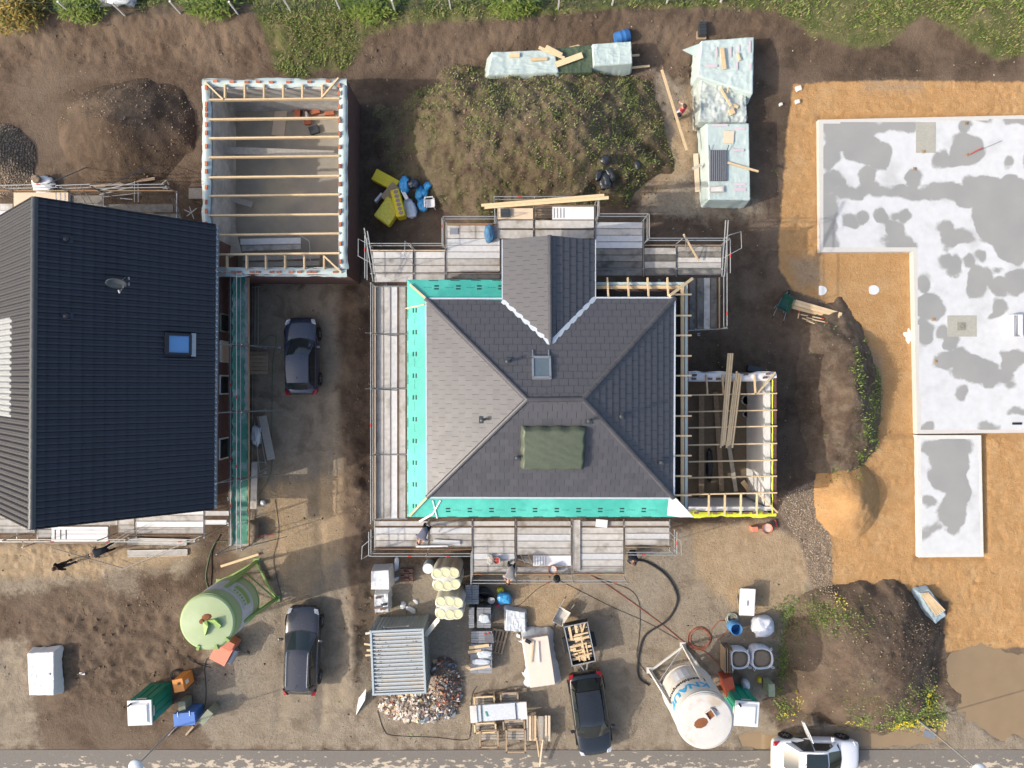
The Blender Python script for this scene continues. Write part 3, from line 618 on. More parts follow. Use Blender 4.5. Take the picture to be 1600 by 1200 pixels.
def half_round(p0, p1, w, n):
    m = MB(); L = (Vector(p1)-Vector(p0)).length/n; k = 7; sec = [(math.cos(PI*i/(k-1))*w, math.sin(PI*i/(k-1))*w*.75) for i in range(k)]
    m.add([(x, 0, z+.02) for x, z in sec]+[(x*.9, L*1.08, z*.92) for x, z in sec], [(i+1, i, k+i, k+i+1) for i in range(k-1)]+[tuple(range(k))])
    me = m.mesh('ridge_tile', M['ridge'], True); me.set_sharp_from_angle(angle=R(50))
    for i in range(n):
        o = link('ridge_tile', me, roof); o.location = Vector(p0)+(Vector(p1)-Vector(p0))*(i/n)
half_round((0, -hl-.02, zr-.02), (0, hl, zr-.02), .16, 33)
pr = Plane((run, -hl, ze), (run, hl, ze), (0, 0, zr))
gut = MB()
for i in range(6):
    a0, a1 = PI+PI*i/6, PI+PI*(i+1)/6; q = lambda a, y: (run+.09+.075*math.cos(a), y, ze-.02+.075*math.sin(a))
    gut.add([q(a0, -hl), q(a1, -hl), q(a1, hl), q(a0, hl)], [(0, 1, 2, 3), (3, 2, 1, 0)])
gut.build('gutter', M['zinc'], house, smooth=True)
for i in range(52):
    y = -hl+.12+i*rw
    if i % 1 == 0: one('gutter_bracket', M['zinc'], lambda m: m.beam((run-.05, y, ze+.055), (run+.14, y, ze+.035), .05, .012), house) if i == 0 else None
    if i: 
        b = bpy.data.objects['gutter_bracket'].copy(); C.objects.link(b); b.location = (0, i*rw, 0)
for side in (-1, 1):
    one('verge_trim', M['black'], lambda m: [m.beam((sx*run, side*(hl+.03), ze+.03), (0, side*(hl+.03), zr+.02), .05, .16) for sx in (-1, 1)], house)
def onpl(pl_, px, py, org):
    p = pl_.at(px, py); return p-org
prw = Plane(hc+Vector((run, -hl, ze)), hc+Vector((run, hl, ze)), hc+Vector((0, 0, zr)))
def rel(px, py): p = prw.at(px, py); return prw.to2(p)
u, v = rel(276, 537); fw, fh = .95, 1.15
Mw = pr.mat(u, v, .11)
def rot_box(m, c, s, M4=Mw): m.add(*_boxM(c, s, M4))
def _boxM(c, s, M4):
    mm = MB(); mm.box(c, s); return [M4 @ Vector(q) for q in mm.v], mm.f
def skyl(m):
    for a in (-1, 1): rot_box(m, (a*(fw/2-.05), 0, .06), (.10, fh, .12))
    rot_box(m, (0, fh/2-.09, .07), (fw, .18, .14)); rot_box(m, (0, -fh/2+.05, .06), (fw-.2, .10, .12))
sk = one('skylight', M['black'], skyl, house); one('pane', M['skyglass'], lambda m: rot_box(m, (0, -.03, .05), (fw-.2, fh-.26, .03)), sk)
one('apron', M['steel'], lambda m: rot_box(m, (0, -fh/2-.1, .045), (fw+.1, .2, .01)), sk)
for px, py in ((103, 374), (104, 494)):
    u, v = rel(px, py); Mv = pr.mat(u, v, .03)
    one('roof_vent', M['pantile'], lambda m: (rot_box(m, (0, 0, .03), (.3, .42, .05), Mv), m.lathe([(.10, 0), (.12, .12), (.11, .2), (.04, .25), (.001, .26)], 14, c=Mv.translation, M=Matrix.Rotation(.35, 3, 'Y'))), house)
# satellite dish on its bracket
p = prw.at(198, 442); dish = empty('satellite_dish', p, label='grey satellite dish on a bracket on the dark pantile roof', cat='dish')
one('mast', M['galv'], lambda m: (m.tube((0, 0, -.08), (0, 0, .75), .025, 8), m.tube((.0, .25, .05), (0, 0, .5), .012), m.box((0, .05, .0), (.25, .4, .04))), dish)
dm = Matrix.Rotation(R(10), 3, 'Z') @ Matrix.Rotation(R(68), 3, 'X')
one('reflector', pm('dish_grey', (.11, .125, .135), .35, metal=.2), lambda m: m.lathe([(.001, .0), (.15, .012), (.28, .045), (.38, .085), (.40, .10), (.39, .105), (.28, .06), (.15, .027), (.001, .015)], 28, (0, -.06, .82), dm), dish, smooth=True)
fp = Vector((0, -.06, .82))+dm @ Vector((.12, -.1, .52))
one('feed_arm', M['galv'], lambda m: (m.path([(0, -.02, .6), (.06, -.3, .5), fp], .018, 6), m.path([(.2, -.02, .65), (.14, -.3, .55), fp], .012, 6)), dish)
one('receiver_head', M['offwhite'], lambda m: m.tube(fp, fp+Vector((-.02, .12, .05)), .035, 10), dish)
# ---------------------------------------------------------------- hip-roofed house with front gable
E0, E1, Yb, Yt, zE = -4.67, 7.97, -5.92, 4.64, 5.4
zR = 7.86; RL, RR = Vector((.62, -.64, zR)), Vector((2.92, -.62, zR))
cBL, cBR, cTL, cTR = Vector((E0, Yb, zE)), Vector((E1, Yb, zE)), Vector((E0, Yt, zE)), Vector((E1, Yt, zE))
villa = empty('hip_roofed_house', (0, 0, 0), label='unfinished brick house with grey hipped roof and turquoise eaves membrane', cat='house')
PLt = Plane(cTL, cBL, RL); PBt = Plane(cBL, cBR, RL); PRt = Plane(cBR, cTR, RR); PTt = Plane(cTR, cTL, RR)
# tiled outline on the planes (a metre short of the eaves)
tBL = (PBt.at(668, 778)+PLt.at(668, 778))/2; tTL = (PLt.at(664, 468)+PTt.at(664, 468))/2; tBR = (PBt.at(1056, 775)+PRt.at(1056, 775))/2; tTR = (PTt.at(1053, 464)+PRt.at(1053, 464))/2
_hip = lambda m_, a, b: a.lerp(b, ((m_.x-a.x)/(b.x-a.x)+(m_.y-a.y)/(b.y-a.y))/2)
tBL = _hip(tBL, cBL, RL); tTL = _hip(tTL, cTL, RL); tBR = _hip(tBR, cBR, RR); tTR = _hip(tTR, cTR, RR)
zD = 6.76; dA = Vector((1.635, 1.716, zD)); dF = Vector((1.60, 6.33, zD)); dL = PTt.at(785, 470); dR = PTt.at(930, 465)
dLf = Vector((dL.x, 6.33, dL.z)); dRf = Vector((dR.x, 6.33, dR.z))
def walls(m):
    x0, x1, y0, y1 = -4.35, 7.9, -5.6, 4.55; t = .36
    m.box(((x0+x1)/2, y0+t/2, 2.6), (x1-x0, t, 5.2)); m.box(((x0+x1)/2, y1-t/2, 2.6), (x1-x0, t, 5.2))
    m.box((x0+t/2, (y0+y1)/2, 2.6), (t, y1-y0-2*t, 5.2)); m.box((x1-t/2, (y0+y1)/2, 2.6), (t, y1-y0-2*t, 5.2))
one('wall', M['brickwall'], walls, villa)
def gabwall(m):
    y0, y1 = 4.56, 6.05; xa, xb = dL.x+.22, dR.x-.22
    m.prism([(xa, y0), (xb, y0), (xb, y1), (xa, y1)], 0, dL.z-.1)
one('bay_wall', M['brickwall'], gabwall, villa)
one('attic_floor', M['darkroom'], lambda m: m.box((1.78, -.5, 5.05), (11.5, 9.4, .1)), villa)
def shell(m, polys, th=.09, dn=0):
    for p in polys:
        m.poly3([q-Vector((0, 0, th+dn)) for q in p][::-1] if False else [q-Vector((0, 0, th+dn)) for q in p], [q-Vector((0, 0, dn)) for q in p])
memb = MB()
shell(memb, [[cTL, cBL, RL], [cBL, cBR, RR, RL]][::1])
# membrane in the top-left eaves, up to the bay roof
eTLd = Vector((dL.x, Yt, zE)); memb.poly3([q-Vector((0, 0, .09)) for q in (eTLd, cTL, RL, dL)], [eTLd, cTL, RL, dL])
md = memb.build('eaves_membrane', M['membrane'], villa); md.location = (0, 0, -.02)
# under-tile deck where the eaves are still open
dk = MB(); off = Vector((0, 0, .005))
for poly in ([tTL, tBL, RL], [tBL, tBR, RR, RL], [tTL, RL, dL][::-1], [tBR, tTR, RR], [tTR, dR, dA, PTt.at(860, 600), RL, RR], ):
    dk.poly3([q-Vector((0, 0, .08)) for q in poly], [q-off for q in poly])
dk.poly3([q-Vector((0, 0, .08)) for q in (dL, RL, dA)], [q-off for q in (dL, RL, dA)])
dk.build('roof_deck', M['darkroom'], villa)
bayd = MB()
for poly in ([dLf, dF, dA, dL], [dF, dRf, dR, dA]):
    bayd.poly3([q-Vector((0, 0, .12)) for q in poly][::-1], [q-Vector((0, 0, .004)) for q in poly][::-1])
bayd.build('bay_roof_deck', M['darkroom'], villa)
budget = [300]; stf = MB()
flat_tiles(PLt, [tTL, tBL, RL], .40, .33, M['tile'], villa, budget, stf)
flat_tiles(PBt, [tBL, tBR, RR, RL], .40, .33, M['tile'], villa, budget, stf)
ridgeT = PTt.to2(RL)
ax = PTt.at(860, 537); axr = Vector((ax.x, RL.y, zR-.0))
flat_tiles(PTt, [tTR, dR, dA, Vector((dA.x, RR.y, zR)), RR], .40, .33, M['tile'], villa, budget, stf)
flat_tiles(PTt, [dL, tTL, RL, Vector((dA.x, RL.y, zR)), dA], .40, .33, M['tile'], villa, budget, stf)
flat_tiles(PRt, [tBR, tTR, RR], .40, .33, M['tile'], villa, budget, stf)
BLp = Plane(dLf, dL, dF); BRp = Plane(dR, dRf, dF)
flat_tiles(BLp, [dLf, dL, dA, dF], .40, .33, M['tile'], villa, budget, stf)
flat_tiles(BRp, [dR, dRf, dF, dA], .40, .33, M['tile'], villa, budget, stf)
o = stf.build('roof_tile_field', M['tile'], villa); o['kind'] = 'stuff'
for a, b in ((tTL, RL), (tBL, RL), (tTR, RR), (tBR, RR), (RL, RR), (dF, dA)):
    cap_tiles(a+Vector((0, 0, .04)), b+Vector((0, 0, .04)), villa, M['tile'], 'hip_tile', .24 if a is not dF else .2)
# valleys, edge strips
for a, b in ((dL, dA), (dR, dA)):
    one('valley_flashing', M['zinc'], lambda m: m.beam(a+Vector((0, 0, .045)), b+Vector((0, 0, .05)), .2, .012), villa)
for a, b in ((tTL, tBL), (tBL, tBR), (tBR, tTR), (tTR, Vector((dR.x, tTR.y, tTR.z))), (tTL, Vector((dL.x, tTL.y, tTL.z)))):
    one('edge_strip', M['zinc'], lambda m: m.beam(a+Vector((0, 0, .03)), b+Vector((0, 0, .03)), .07, .05), villa)
for a, b in ((dLf, dL), (dRf, dR)): one('edge_strip', M['zinc'], lambda m: m.beam(a+Vector((0, 0, .01)), b+Vector((0, 0, .01)), .06, .06), villa)
# open rafters, plate and wall top on the right and at the back
one('wall_plate', M['wood'], lambda m: (m.beam((7.60, Yb+.2, 5.28), (7.60, Yt-.2, 5.28), .15, .1), m.beam((dR.x+.1, Yt-.32, 5.28), (7.5, Yt-.32, 5.28), .15, .1)), villa)
one('wall_insulation', M['mint'], lambda m: (m.box((7.79, -.6, 5.21), (.13, 10.1, .05)), m.box(((dR.x+7.7)/2, Yt-.15, 5.21), (7.7-dR.x, .13, .05))), villa)
for py in (460, 493, 524, 556, 587, 618, 650, 681, 712, 744, 774):
    a = PRt.at(1050, py); b = PRt.at(1080, py); one('rafter', M['wood'], lambda m: m.beam(a-Vector((0, 0, .05)), b-Vector((0, 0, .05)), .07, .1), villa)
for px in (949, 981, 1012, 1043):
    a = PTt.at(px+2, 468); b = PTt.at(px, 434); one('rafter', M['wood'], lambda m: m.beam(a-Vector((0, 0, .05)), b-Vector((0, 0, .05)), .07, .1), villa)
a, b = PRt.at(1046, 462), Vector((E1+.05, Yt+.05, zE)); one('hip_rafter', M['wood'], lambda m: m.beam(a, b, .12, .12), villa)
for a, b in ((tTL, PTt.at(641, 445)), (tBL, PBt.at(640, 806))): one('hip_rafter', M['wood'], lambda m: m.beam(a+Vector((0, 0, .02)), b+Vector((0, 0, .03)), .09, .06), villa)
a, b = PLt.at(634, 482), PLt.at(663, 476); one('batten', M['wood'], lambda m: m.beam(a+Vector((0, 0, .02)), b+Vector((0, 0, .02)), .05, .03), villa)
def wcorner(m):
    q = [PBt.at(1045, 779), PBt.at(1042, 805), PBt.at(1062, 808), cBR+Vector((.1, 0, .0)), PBt.at(1056, 778)]
    m.poly3([x+Vector((0, 0, .008)) for x in q], [x+Vector((0, 0, .02)) for x in q])
one('corner_foil', M['white'], wcorner, villa)
def strips(m):
    for (a, b, w) in (((676, 782), (683, 810), .05), ((688, 782), (676, 803), .06), ((676, 803), (655, 815), .09)):
        m.beam(PBt.at(*a)+Vector((0, 0, .02)), PBt.at(*b)+Vector((0, 0, .03)), w, .01)
one('loose_tape', M['white'], strips, villa)
# printed marks on the membrane: two bars and a line of small type
pr_ = MB()
def printm(pl_, px, py, ru=1):
    u, v = pl_.to2(pl_.at(px, py))
    def bar(du, dv, w, h): 
        q = [(u+du-w/2, v+dv-h/2), (u+du+w/2, v+dv-h/2), (u+du+w/2, v+dv+h/2), (u+du-w/2, v+dv+h/2)]
        pr_.poly3([pl_.to3(a, b, .003) for a, b in q], [pl_.to3(a, b, .006) for a, b in q])
    bar(0, .075, .2, .075); bar(0, -.075, .2, .075)
    for k in range(5): bar(.24+k*.075, random.uniform(-.01, .01), .05, .018)
    for k in range(7): bar(-.02+k*.06, -.36, .04, .045)
for px in range(700, 1040, 34): printm(PBt, px, 797)
for py in range(485, 800, 34): printm(PLt, 648, py)
for px in (682, 716, 749, 782): printm(PTt, px, 449)
o = pr_.build('printed_marks', M['ink'], md); o['kind'] = 'stuff'
# roof pieces
for pl_, px, py in ((PTt, 793, 565), (PLt, 754, 656), (PRt, 969, 650), (PRt, 1031, 721), (PBt, 919, 657), (PBt, 808, 714)):
    b = pl_.at(px, py)
    one('roof_vent', M['ridge'], lambda m: (m.tube(b-Vector((0, 0, .05)), b+Vector((0, 0, .36)), .055, 12), m.lathe([(.09, 0), (.085, .08), (.03, .10), (.001, .1)], 12, b+Vector((0, 0, .33))), m.box(b+Vector((0, 0, .02)), (.3, .3, .04))), villa)
def skyl2(m):
    u, v = PTt.to2(PTt.at(846, 576)); M4 = PTt.mat(u, v, .03); f1, f2 = .72, .95
    for a in (-1, 1): m.add(*_boxM((a*(f1/2), 0, .06), (.08, f2, .12), M4)); m.add(*_boxM((0, a*(f2/2), .06), (f1+.08, .1, .12), M4))
sk = one('skylight', M['steel'], skyl2, villa)
u, v = PTt.to2(PTt.at(846, 576)); M4 = PTt.mat(u, v, .03)
one('pane', pm('protected_glass', (.10, .13, .15), .15, spec=.8), lambda m: m.add(*_boxM((0, 0, .07), (.66, .87, .04), M4)), sk)
for x in (832, 857): one('bracket', M['steel'], lambda m: m.beam(PTt.at(x, 547)+Vector((0, 0, .05)), PTt.at(x, 557)+Vector((0, 0, .12)), .05, .03), sk)
u, v = PBt.to2(PBt.at(864, 698)); M4 = PBt.mat(u, v, .03)
def tarp(m):
    n1, n2 = 46, 34; w, h = 2.72, 2.02
    vv = []
    for j in range(n2+1):
        for i in range(n1+1):
            a, b = i/n1*2-1, j/n2*2-1; e = max(abs(a), abs(b)); zz = .30 if e < .93 else .30*(1-(e-.93)/.07)
            x, y = a*w/2, b*h/2
            k = math.sin((x*1.0+y*2.1)*5.5+3*math.sin(y*2+x))*.5+float(fbm(np.array(x*1.0), np.array(y*1.0), 2.2, 3, 90))-.5
            zz += k*.012*(1 if e < .97 else 0)+.06*(1-a*a)*(1-b*b)
            vv.append(M4 @ Vector((x+.02*math.sin(b*9), y+.025*math.sin(a*11), max(zz, .02))))
    m.add(vv, [(j*(n1+1)+i, j*(n1+1)+i+1, (j+1)*(n1+1)+i+1, (j+1)*(n1+1)+i) for j in range(n2) for i in range(n1)])
tag(one('tarpaulin', M['olive'], tarp, smooth=True), 'olive green tarpaulin tied over an opening in the grey roof', 'tarpaulin')
# ---------------------------------------------------------------- roofless garage beside the tiled house
zG = 3.0
gar = empty('garage_shell', (0, 0, 0), label='roofless garage with pale timber beams and foil-covered wall tops', cat='garage')
gx0, gx1, gy0, gy1 = W(318, 0, zG).x, W(541, 0, zG).x, W(0, 430, zG).y, W(0, 124, zG).y
t = .17
def gwall(m):
    m.box(((gx0+gx1)/2, gy1-t/2, zG/2), (gx1-gx0, t, zG)); m.box(((gx0+gx1)/2, gy0+t/2, zG/2), (gx1-gx0, t, zG))
    for x in (gx0+t/2, gx1-t/2): m.box((x, (gy0+gy1)/2, zG/2), (t, gy1-gy0-2*t, zG))
one('wall', M['brickwall'], gwall, gar)
def ginner(m):
    a, b, c, d = gx0+t, gx1-t, gy0+t, gy1-t; k = .24
    m.box(((a+b)/2, d-k/2, 1.43), (b-a, k-.01, 2.86)); m.box(((a+b)/2, c+k/2, 1.43), (b-a, k-.01, 2.86))
    for x in (a+k/2, b-k/2): m.box((x, (c+d)/2, 1.43), (k-.01, d-c-2*k, 2.86))
one('inner_wall', M['block'], ginner, gar)
one('floor', pm('garage_floor', (.30, .27, .22), .8, var=.12, scale=.6, col2=(.46, .38, .26), mix2=.42, scale2=.35, bump=.2), lambda m: m.box(((gx0+gx1)/2, (gy0+gy1)/2, .0), (gx1-gx0-.3, gy1-gy0-.3, .1)), gar)
def foilstrip(m, x0, x1, y0, y1, z, seed, amp=.05):
    n1, n2 = max(2, int(abs(x1-x0)/.12)), max(2, int(abs(y1-y0)/.12)); vv = []
    longx = abs(x1-x0) > abs(y1-y0)
    for j in range(n2+1):
        for i in range(n1+1):
            x, y = x0+(x1-x0)*i/n1, y0+(y1-y0)*j/n2; q = float(fbm(np.array(x), np.array(y), 1.6, 3, seed))-.5
            e = (j/n2 if longx else i/n1)*2-1
            if longx: y += e*q*amp*3.4
            else: x += e*q*amp*3.4
            vv.append((x, y, z+(float(fbm(np.array(x), np.array(y), 4, 2, seed+3)))*.05-(.10 if abs(e) > .95 else 0)))
    m.add(vv, [(j*(n1+1)+i, j*(n1+1)+i+1, (j+1)*(n1+1)+i+1, (j+1)*(n1+1)+i) for j in range(n2) for i in range(n1)])
for k, (a, b, c, d) in enumerate(((gx0-.06, gx1+.03, gy1-.36, gy1+.06), (gx0-.06, gx1+.03, gy0-.05, gy0+.36), (gx0-.09, gx0+.34, gy0+.3, gy1-.3), (gx1-.36, gx1+.07, gy0+.3, gy1-.3))):
    one('wall_top_foil', M['mint'], lambda m: foilstrip(m, a, b, c, d, zG+.02, 50+k), gar, smooth=True)
for py in (156, 186, 216, 246, 277, 306, 337, 367, 398):
    y = W(0, py, zG+.1).y; one('beam', M['wood'], lambda m: m.beam((gx0+.30, y+random.uniform(-.02, .02), zG+.02), (gx1-.30, y+.08, zG+.02), .075, .19), gar)
yt1, yb1 = W(0, 156, zG).y, W(0, 398, zG).y
for px in (351, 382, 412, 442, 472, 503):
    x = W(px, 0, zG+.1).x
    one('beam', M['wood'], lambda m: m.beam((x, yt1+.05, zG+.03), (x, gy1-.28, zG+.03), .07, .18), gar); x2 = W(px+3, 0, zG+.1).x
    one('beam', M['wood'], lambda m: m.beam((x2, yb1-.05, zG+.03), (x2, gy0+.28, zG+.03), .07, .18), gar)
for a, b in (((320, 128), (349, 156)), ((529, 122), (502, 154)), ((506, 400), (534, 426))):
    one('beam', M['wood'], lambda m: m.beam(W(*a, zG+.1), W(*b, zG+.1), .07, .12), gar)
brk = MB(); brk.box((0, 0, .036), (.21, .10, .072)); bme = brk.mesh('brick', M['brick']); brd = brk.mesh('brick', M['brick_dark'])
def brick_at(px, py, z, rz, label, group, dark=False):
    o = link('brick', brd if dark else bme); o.location = W(px, py, z); o.rotation_euler = (0, 0, rz+random.uniform(-.08, .08)); tag(o, label, 'brick', group)
LBL = 'red brick weighing down the foil on the garage wall top'
for px in (337, 363, 386, 404, 424, 451, 484, 513): brick_at(px, 128+random.uniform(-1, 1), zG+.06, 0, LBL, 'bricks on the garage wall')
for px in (342, 350, 365, 374, 394, 404, 425, 436, 455, 468, 483, 492, 524): brick_at(px, 425, zG+.06, 0, LBL, 'bricks on the garage wall')
for py in (137, 163, 171, 180, 195, 208, 229, 256, 268, 293, 316, 330, 350): brick_at(322.5, py, zG+.06, PI/2, LBL, 'bricks on the garage wall')
for py in (134, 146, 167, 189, 209, 230, 260, 288, 313, 330, 351, 381, 409): brick_at(529+py*.008, py, zG+.06, PI/2, LBL, 'bricks on the garage wall')
# ---------------------------------------------------------------- annex with open rafters right of the hip-roofed house
annex = empty('annex_shell', (0, 0, 0), label='small roofless brick annex with thin rafters beside the hipped house', cat='annex')
ax0, ax1, ay0, ay1 = 8.02, W(1214, 0, zG).x, W(0, 806, zG).y, W(0, 582, zG).y
def awall(m):
    m.box(((ax0+ax1)/2, ay1-.06, 1.45), (ax1-ax0, .12, 2.9)); m.box(((ax0+ax1)/2, ay0+.06, 1.45), (ax1-ax0, .12, 2.9)); m.box((ax1-.06, (ay0+ay1)/2, 1.47), (.12, ay1-ay0-.24, 2.94))
one('wall', M['brickwall'], awall, annex)
MAT_ainner = pm('limewashed_block', (.62, .61, .59), .85, var=.1, scale=1.3, bump=.2, col2=(.45, .44, .42), mix2=.3, scale2=1)
def ainner(m):
    m.box((ax1-.36, (ay0+ay1)/2, 1.4), (.24, ay1-ay0-.9, 2.8)); m.box(((ax0+ax1)/2, ay1-.33, 1.4), (ax1-ax0-.5, .2, 2.8)); m.box(((ax0+ax1)/2, ay0+.30, 1.4), (ax1-ax0-.3, .2, 2.8))
one('inner_wall', MAT_ainner, ainner, annex)
one('floor', pm('annex_floor', (.15, .115, .075), .9, var=.2, bump=.4), lambda m: m.box(((ax0+ax1)/2, (ay0+ay1)/2, .0), (ax1-ax0-.3, ay1-ay0-.3, .08)), annex)
one('wall_top_foil', M['white'], lambda m: foilstrip(m, ax0, ax1, ay1-.38, ay1+.03, 2.93, 61), annex, smooth=True)
one('wall_top_foil', M['yellowfoil'], lambda m: foilstrip(m, ax0, ax1, ay0-.05, ay0+.14, 2.93, 62, .09), annex, smooth=True)
one('wall_top_foil', M['yellowfoil'], lambda m: foilstrip(m, ax1-.22, ax1-.13, ay0+.1, ay1-.3, 2.95, 63, .03), annex, smooth=True)
for py in (616, 642, 667, 694, 720, 745, 771):
    y = W(0, py, zG).y; one('rafter', M['wood'], lambda m: m.beam((ax0+.02, y-.05, zG+.02), (ax1-.02, y+.04, zG+.02), .06, .12), annex)
for px in (1105, 1130, 1155, 1180):
    x = W(px, 0, zG).x
    one('rafter', M['wood'], lambda m: m.beam((x-.05, ay1-.1, zG+.02), (x, W(0, 616, zG).y, zG+.02), .07, .12), annex)
    one('rafter', M['wood'], lambda m: m.beam((x+.06, ay0+.05, zG+.02), (x+.08, W(0, 771, zG).y, zG+.02), .07, .12), annex)
for a, b in (((1211, 582), (1184, 614)), ((1186, 772), (1215, 801))): one('rafter', M['wood'], lambda m: m.beam(W(*a, zG+.05), W(*b, zG+.05), .06, .1), annex)
for px, py, rz in ((1085, 586, 0), (1084, 592, 0), (1109, 592, 0), (1122, 592, 0), (1140, 586, 0), (1165, 585, 0), (1200, 584, 0), (1195, 590, 0)):
    brick_at(px, py, 2.99, rz, 'dark brick weighing down the white foil on the annex wall', 'bricks on the annex wall', True)
for px in (1088, 1117, 1141, 1166, 1178, 1195): brick_at(px, 801, 2.99, 0, 'dark brick on the yellow foil along the annex wall', 'bricks on the annex front wall', True)
# ---------------------------------------------------------------- bungalow foundation
slab = empty('foundation_slab', W(1279, 394, .25), label='pale L-shaped concrete foundation slab blotched with damp patches', cat='foundation')
zS = .25
S_out = [W(1279, 187, zS), W(1281, 394, zS), W(1427, 393, zS), W(1433, 678, zS), W(1960, 672, zS), W(1960, 172, zS)]
def slab_mat(name):
    m = pm(name, (.53, .54, .545), .8, var=.10, scale=1.0, rand=0, col2=(.44, .445, .445), mix2=.38, scale2=.6); nt = m.node_tree; N = nt.nodes; L = nt.links; b = N['Principled BSDF']
    a = N.new('ShaderNodeAttribute'); a.attribute_name = 'wet'; geo = N.new('ShaderNodeNewGeometry')
    n = N.new('ShaderNodeTexNoise'); n.inputs['Scale'].default_value = 3; n.inputs['Detail'].default_value = 6; L.new(geo.outputs['Position'], n.inputs[0])
    ma = N.new('ShaderNodeMath'); ma.operation = 'MULTIPLY_ADD'; ma.inputs[1].default_value = .14; L.new(n.outputs[0], ma.inputs[0]); L.new(a.outputs['Fac'], ma.inputs[2])
    r = N.new('ShaderNodeMapRange'); r.interpolation_type = 'SMOOTHSTEP'; r.inputs[1].default_value = .51; r.inputs[2].default_value = .66; n3_ = N.new('ShaderNodeTexNoise'); n3_.inputs['Scale'].default_value = .55; n3_.inputs['Detail'].default_value = 7; n3_.inputs['Roughness'].default_value = .6; n3_.inputs['Distortion'].default_value = .6; L.new(geo.outputs['Position'], n3_.inputs[0])
    mb = N.new('ShaderNodeMath'); mb.operation = 'MULTIPLY_ADD'; mb.inputs[1].default_value = .9; L.new(n3_.outputs[0], mb.inputs[0]); mc = N.new('ShaderNodeMath'); mc.operation = 'SUBTRACT'; mc.inputs[1].default_value = .43; L.new(ma.outputs[0], mc.inputs[0]); L.new(mc.outputs[0], mb.inputs[2]); L.new(mb.outputs[0], r.inputs[0])
    src = b.inputs['Base Color'].links[0].from_socket; mx = N.new('ShaderNodeMix'); mx.data_type = 'RGBA'; L.new(r.outputs[0], mx.inputs[0]); L.new(src, mx.inputs[6])
    n2 = N.new('ShaderNodeTexNoise'); n2.inputs['Scale'].default_value = .8; n2.inputs['Detail'].default_value = 5; L.new(geo.outputs['Position'], n2.inputs[0])
    m2 = N.new('ShaderNodeMix'); m2.data_type = 'RGBA'; m2.inputs[6].default_value = (.23, .235, .23, 1); m2.inputs[7].default_value = (.31, .31, .295, 1); L.new(n2.outputs[0], m2.inputs[0]); L.new(m2.outputs[2], mx.inputs[7])
    L.new(mx.outputs[2], b.inputs['Base Color']); return m
BLOT = [(1330, 198, 52, 13), (1395, 197, 42, 9), (1296, 235, 14, 48), (1372, 242, 20, 20), (1480, 296, 34, 14), (1535, 300, 50, 22), (1560, 340, 40, 40), (1345, 232, 30, 26), (1320, 215, 38, 20), (1295, 260, 13, 12), (1293, 288, 14, 14), (1310, 280, 10, 9), (1355, 275, 12, 16), (1430, 280, 14, 12), (1510, 235, 28, 26), (1470, 245, 8, 10), (1512, 195, 8, 8), (1535, 186, 9, 6), (1590, 186, 16, 9), (1575, 248, 8, 8), (1578, 277, 8, 8), (1368, 298, 10, 10),
        (1293, 345, 14, 46), (1290, 380, 18, 12), (1328, 345, 7, 8), (1349, 341, 10, 9), (1378, 340, 10, 12), (1399, 335, 6, 6), (1414, 335, 8, 8), (1400, 360, 14, 17), (1402, 380, 28, 12), (1475, 358, 12, 12), (1480, 375, 14, 16), (1500, 372, 22, 10), (1535, 400, 6, 7), (1492, 415, 12, 16), (1478, 405, 12, 10), (1515, 412, 8, 8), (1525, 440, 14, 20), (1545, 432, 8, 10), (1562, 448, 14, 10), (1558, 425, 10, 6), (1442, 440, 11, 16), (1450, 475, 24, 20), (1442, 520, 12, 22), (1475, 516, 9, 8), (1490, 535, 10, 8), (1562, 478, 12, 16), (1553, 492, 8, 6),
        (1490, 562, 28, 14), (1520, 575, 34, 18), (1575, 570, 14, 20), (1590, 560, 14, 14), (1550, 590, 30, 10), (1501, 615, 8, 10), (1445, 668, 9, 9), (1550, 600, 12, 5), (1575, 602, 10, 5), (1590, 640, 14, 8), (1545, 667, 20, 6),
        (1560, 320, 40, 30), (1590, 360, 40, 50), (1590, 300, 30, 20), (1500, 250, 26, 10), (1420, 300, 30, 8), (1350, 300, 60, 6), (1590, 440, 22, 16), (1640, 250, 40, 30), (1660, 420, 50, 40), (1680, 560, 60, 30)]
def slab_top(name, poly, blots, step, mat, holes=()):
    xa = [p.x for p in poly]; ya = [p.y for p in poly]; gx = np.arange(min(xa), max(xa), step); gy = np.arange(min(ya), max(ya), step)
    XX, YY = np.meshgrid(gx, gy); px = 800+XX*F/(H-zS); py = 600-YY*F/(H-zS); s = np.full(XX.shape, -9.0)
    wx = px+9*(fbm(XX, YY, .9, 3, 33)-.5)*2; wy = py+9*(fbm(XX, YY, .9, 3, 34)-.5)*2
    for cx, cy, rx, ry in blots: s = np.maximum(s, (1-np.hypot((wx-cx)/(rx+2), (wy-cy)/(ry+2)))*min(rx, ry)/30)
    wet = np.clip(.5+s*1.2, 0, 1); inside = sdf_poly(XX, YY, [(p.x, p.y) for p in poly]) > .01
    k = inside[:-1, :-1] & inside[1:, :-1] & inside[:-1, 1:] & inside[1:, 1:]
    o1 = np.ones_like(XX); return grid_object(name, gx, gy, np.full(XX.shape, zS+.004), {'wet': np.stack([wet, wet, wet, o1], -1)}, mat, k)
def slab_body(m, poly): m.prism([(p.x, p.y) for p in poly], -.15, zS)
MS = slab_mat('slab_concrete')
def adopt(o, parent):
    o.parent = parent; o.matrix_parent_inverse = Matrix.Translation(parent.location).inverted(); return o
adopt(one('slab_edge', pm('slab_rim', (.54, .52, .48), .7, var=.06), lambda m: slab_body(m, S_out)), slab)
S_in = [W(1284, 191, zS), W(1286, 389, zS), W(1431, 388, zS), W(1437, 674, zS), W(1955, 668, zS), W(1955, 177, zS)]
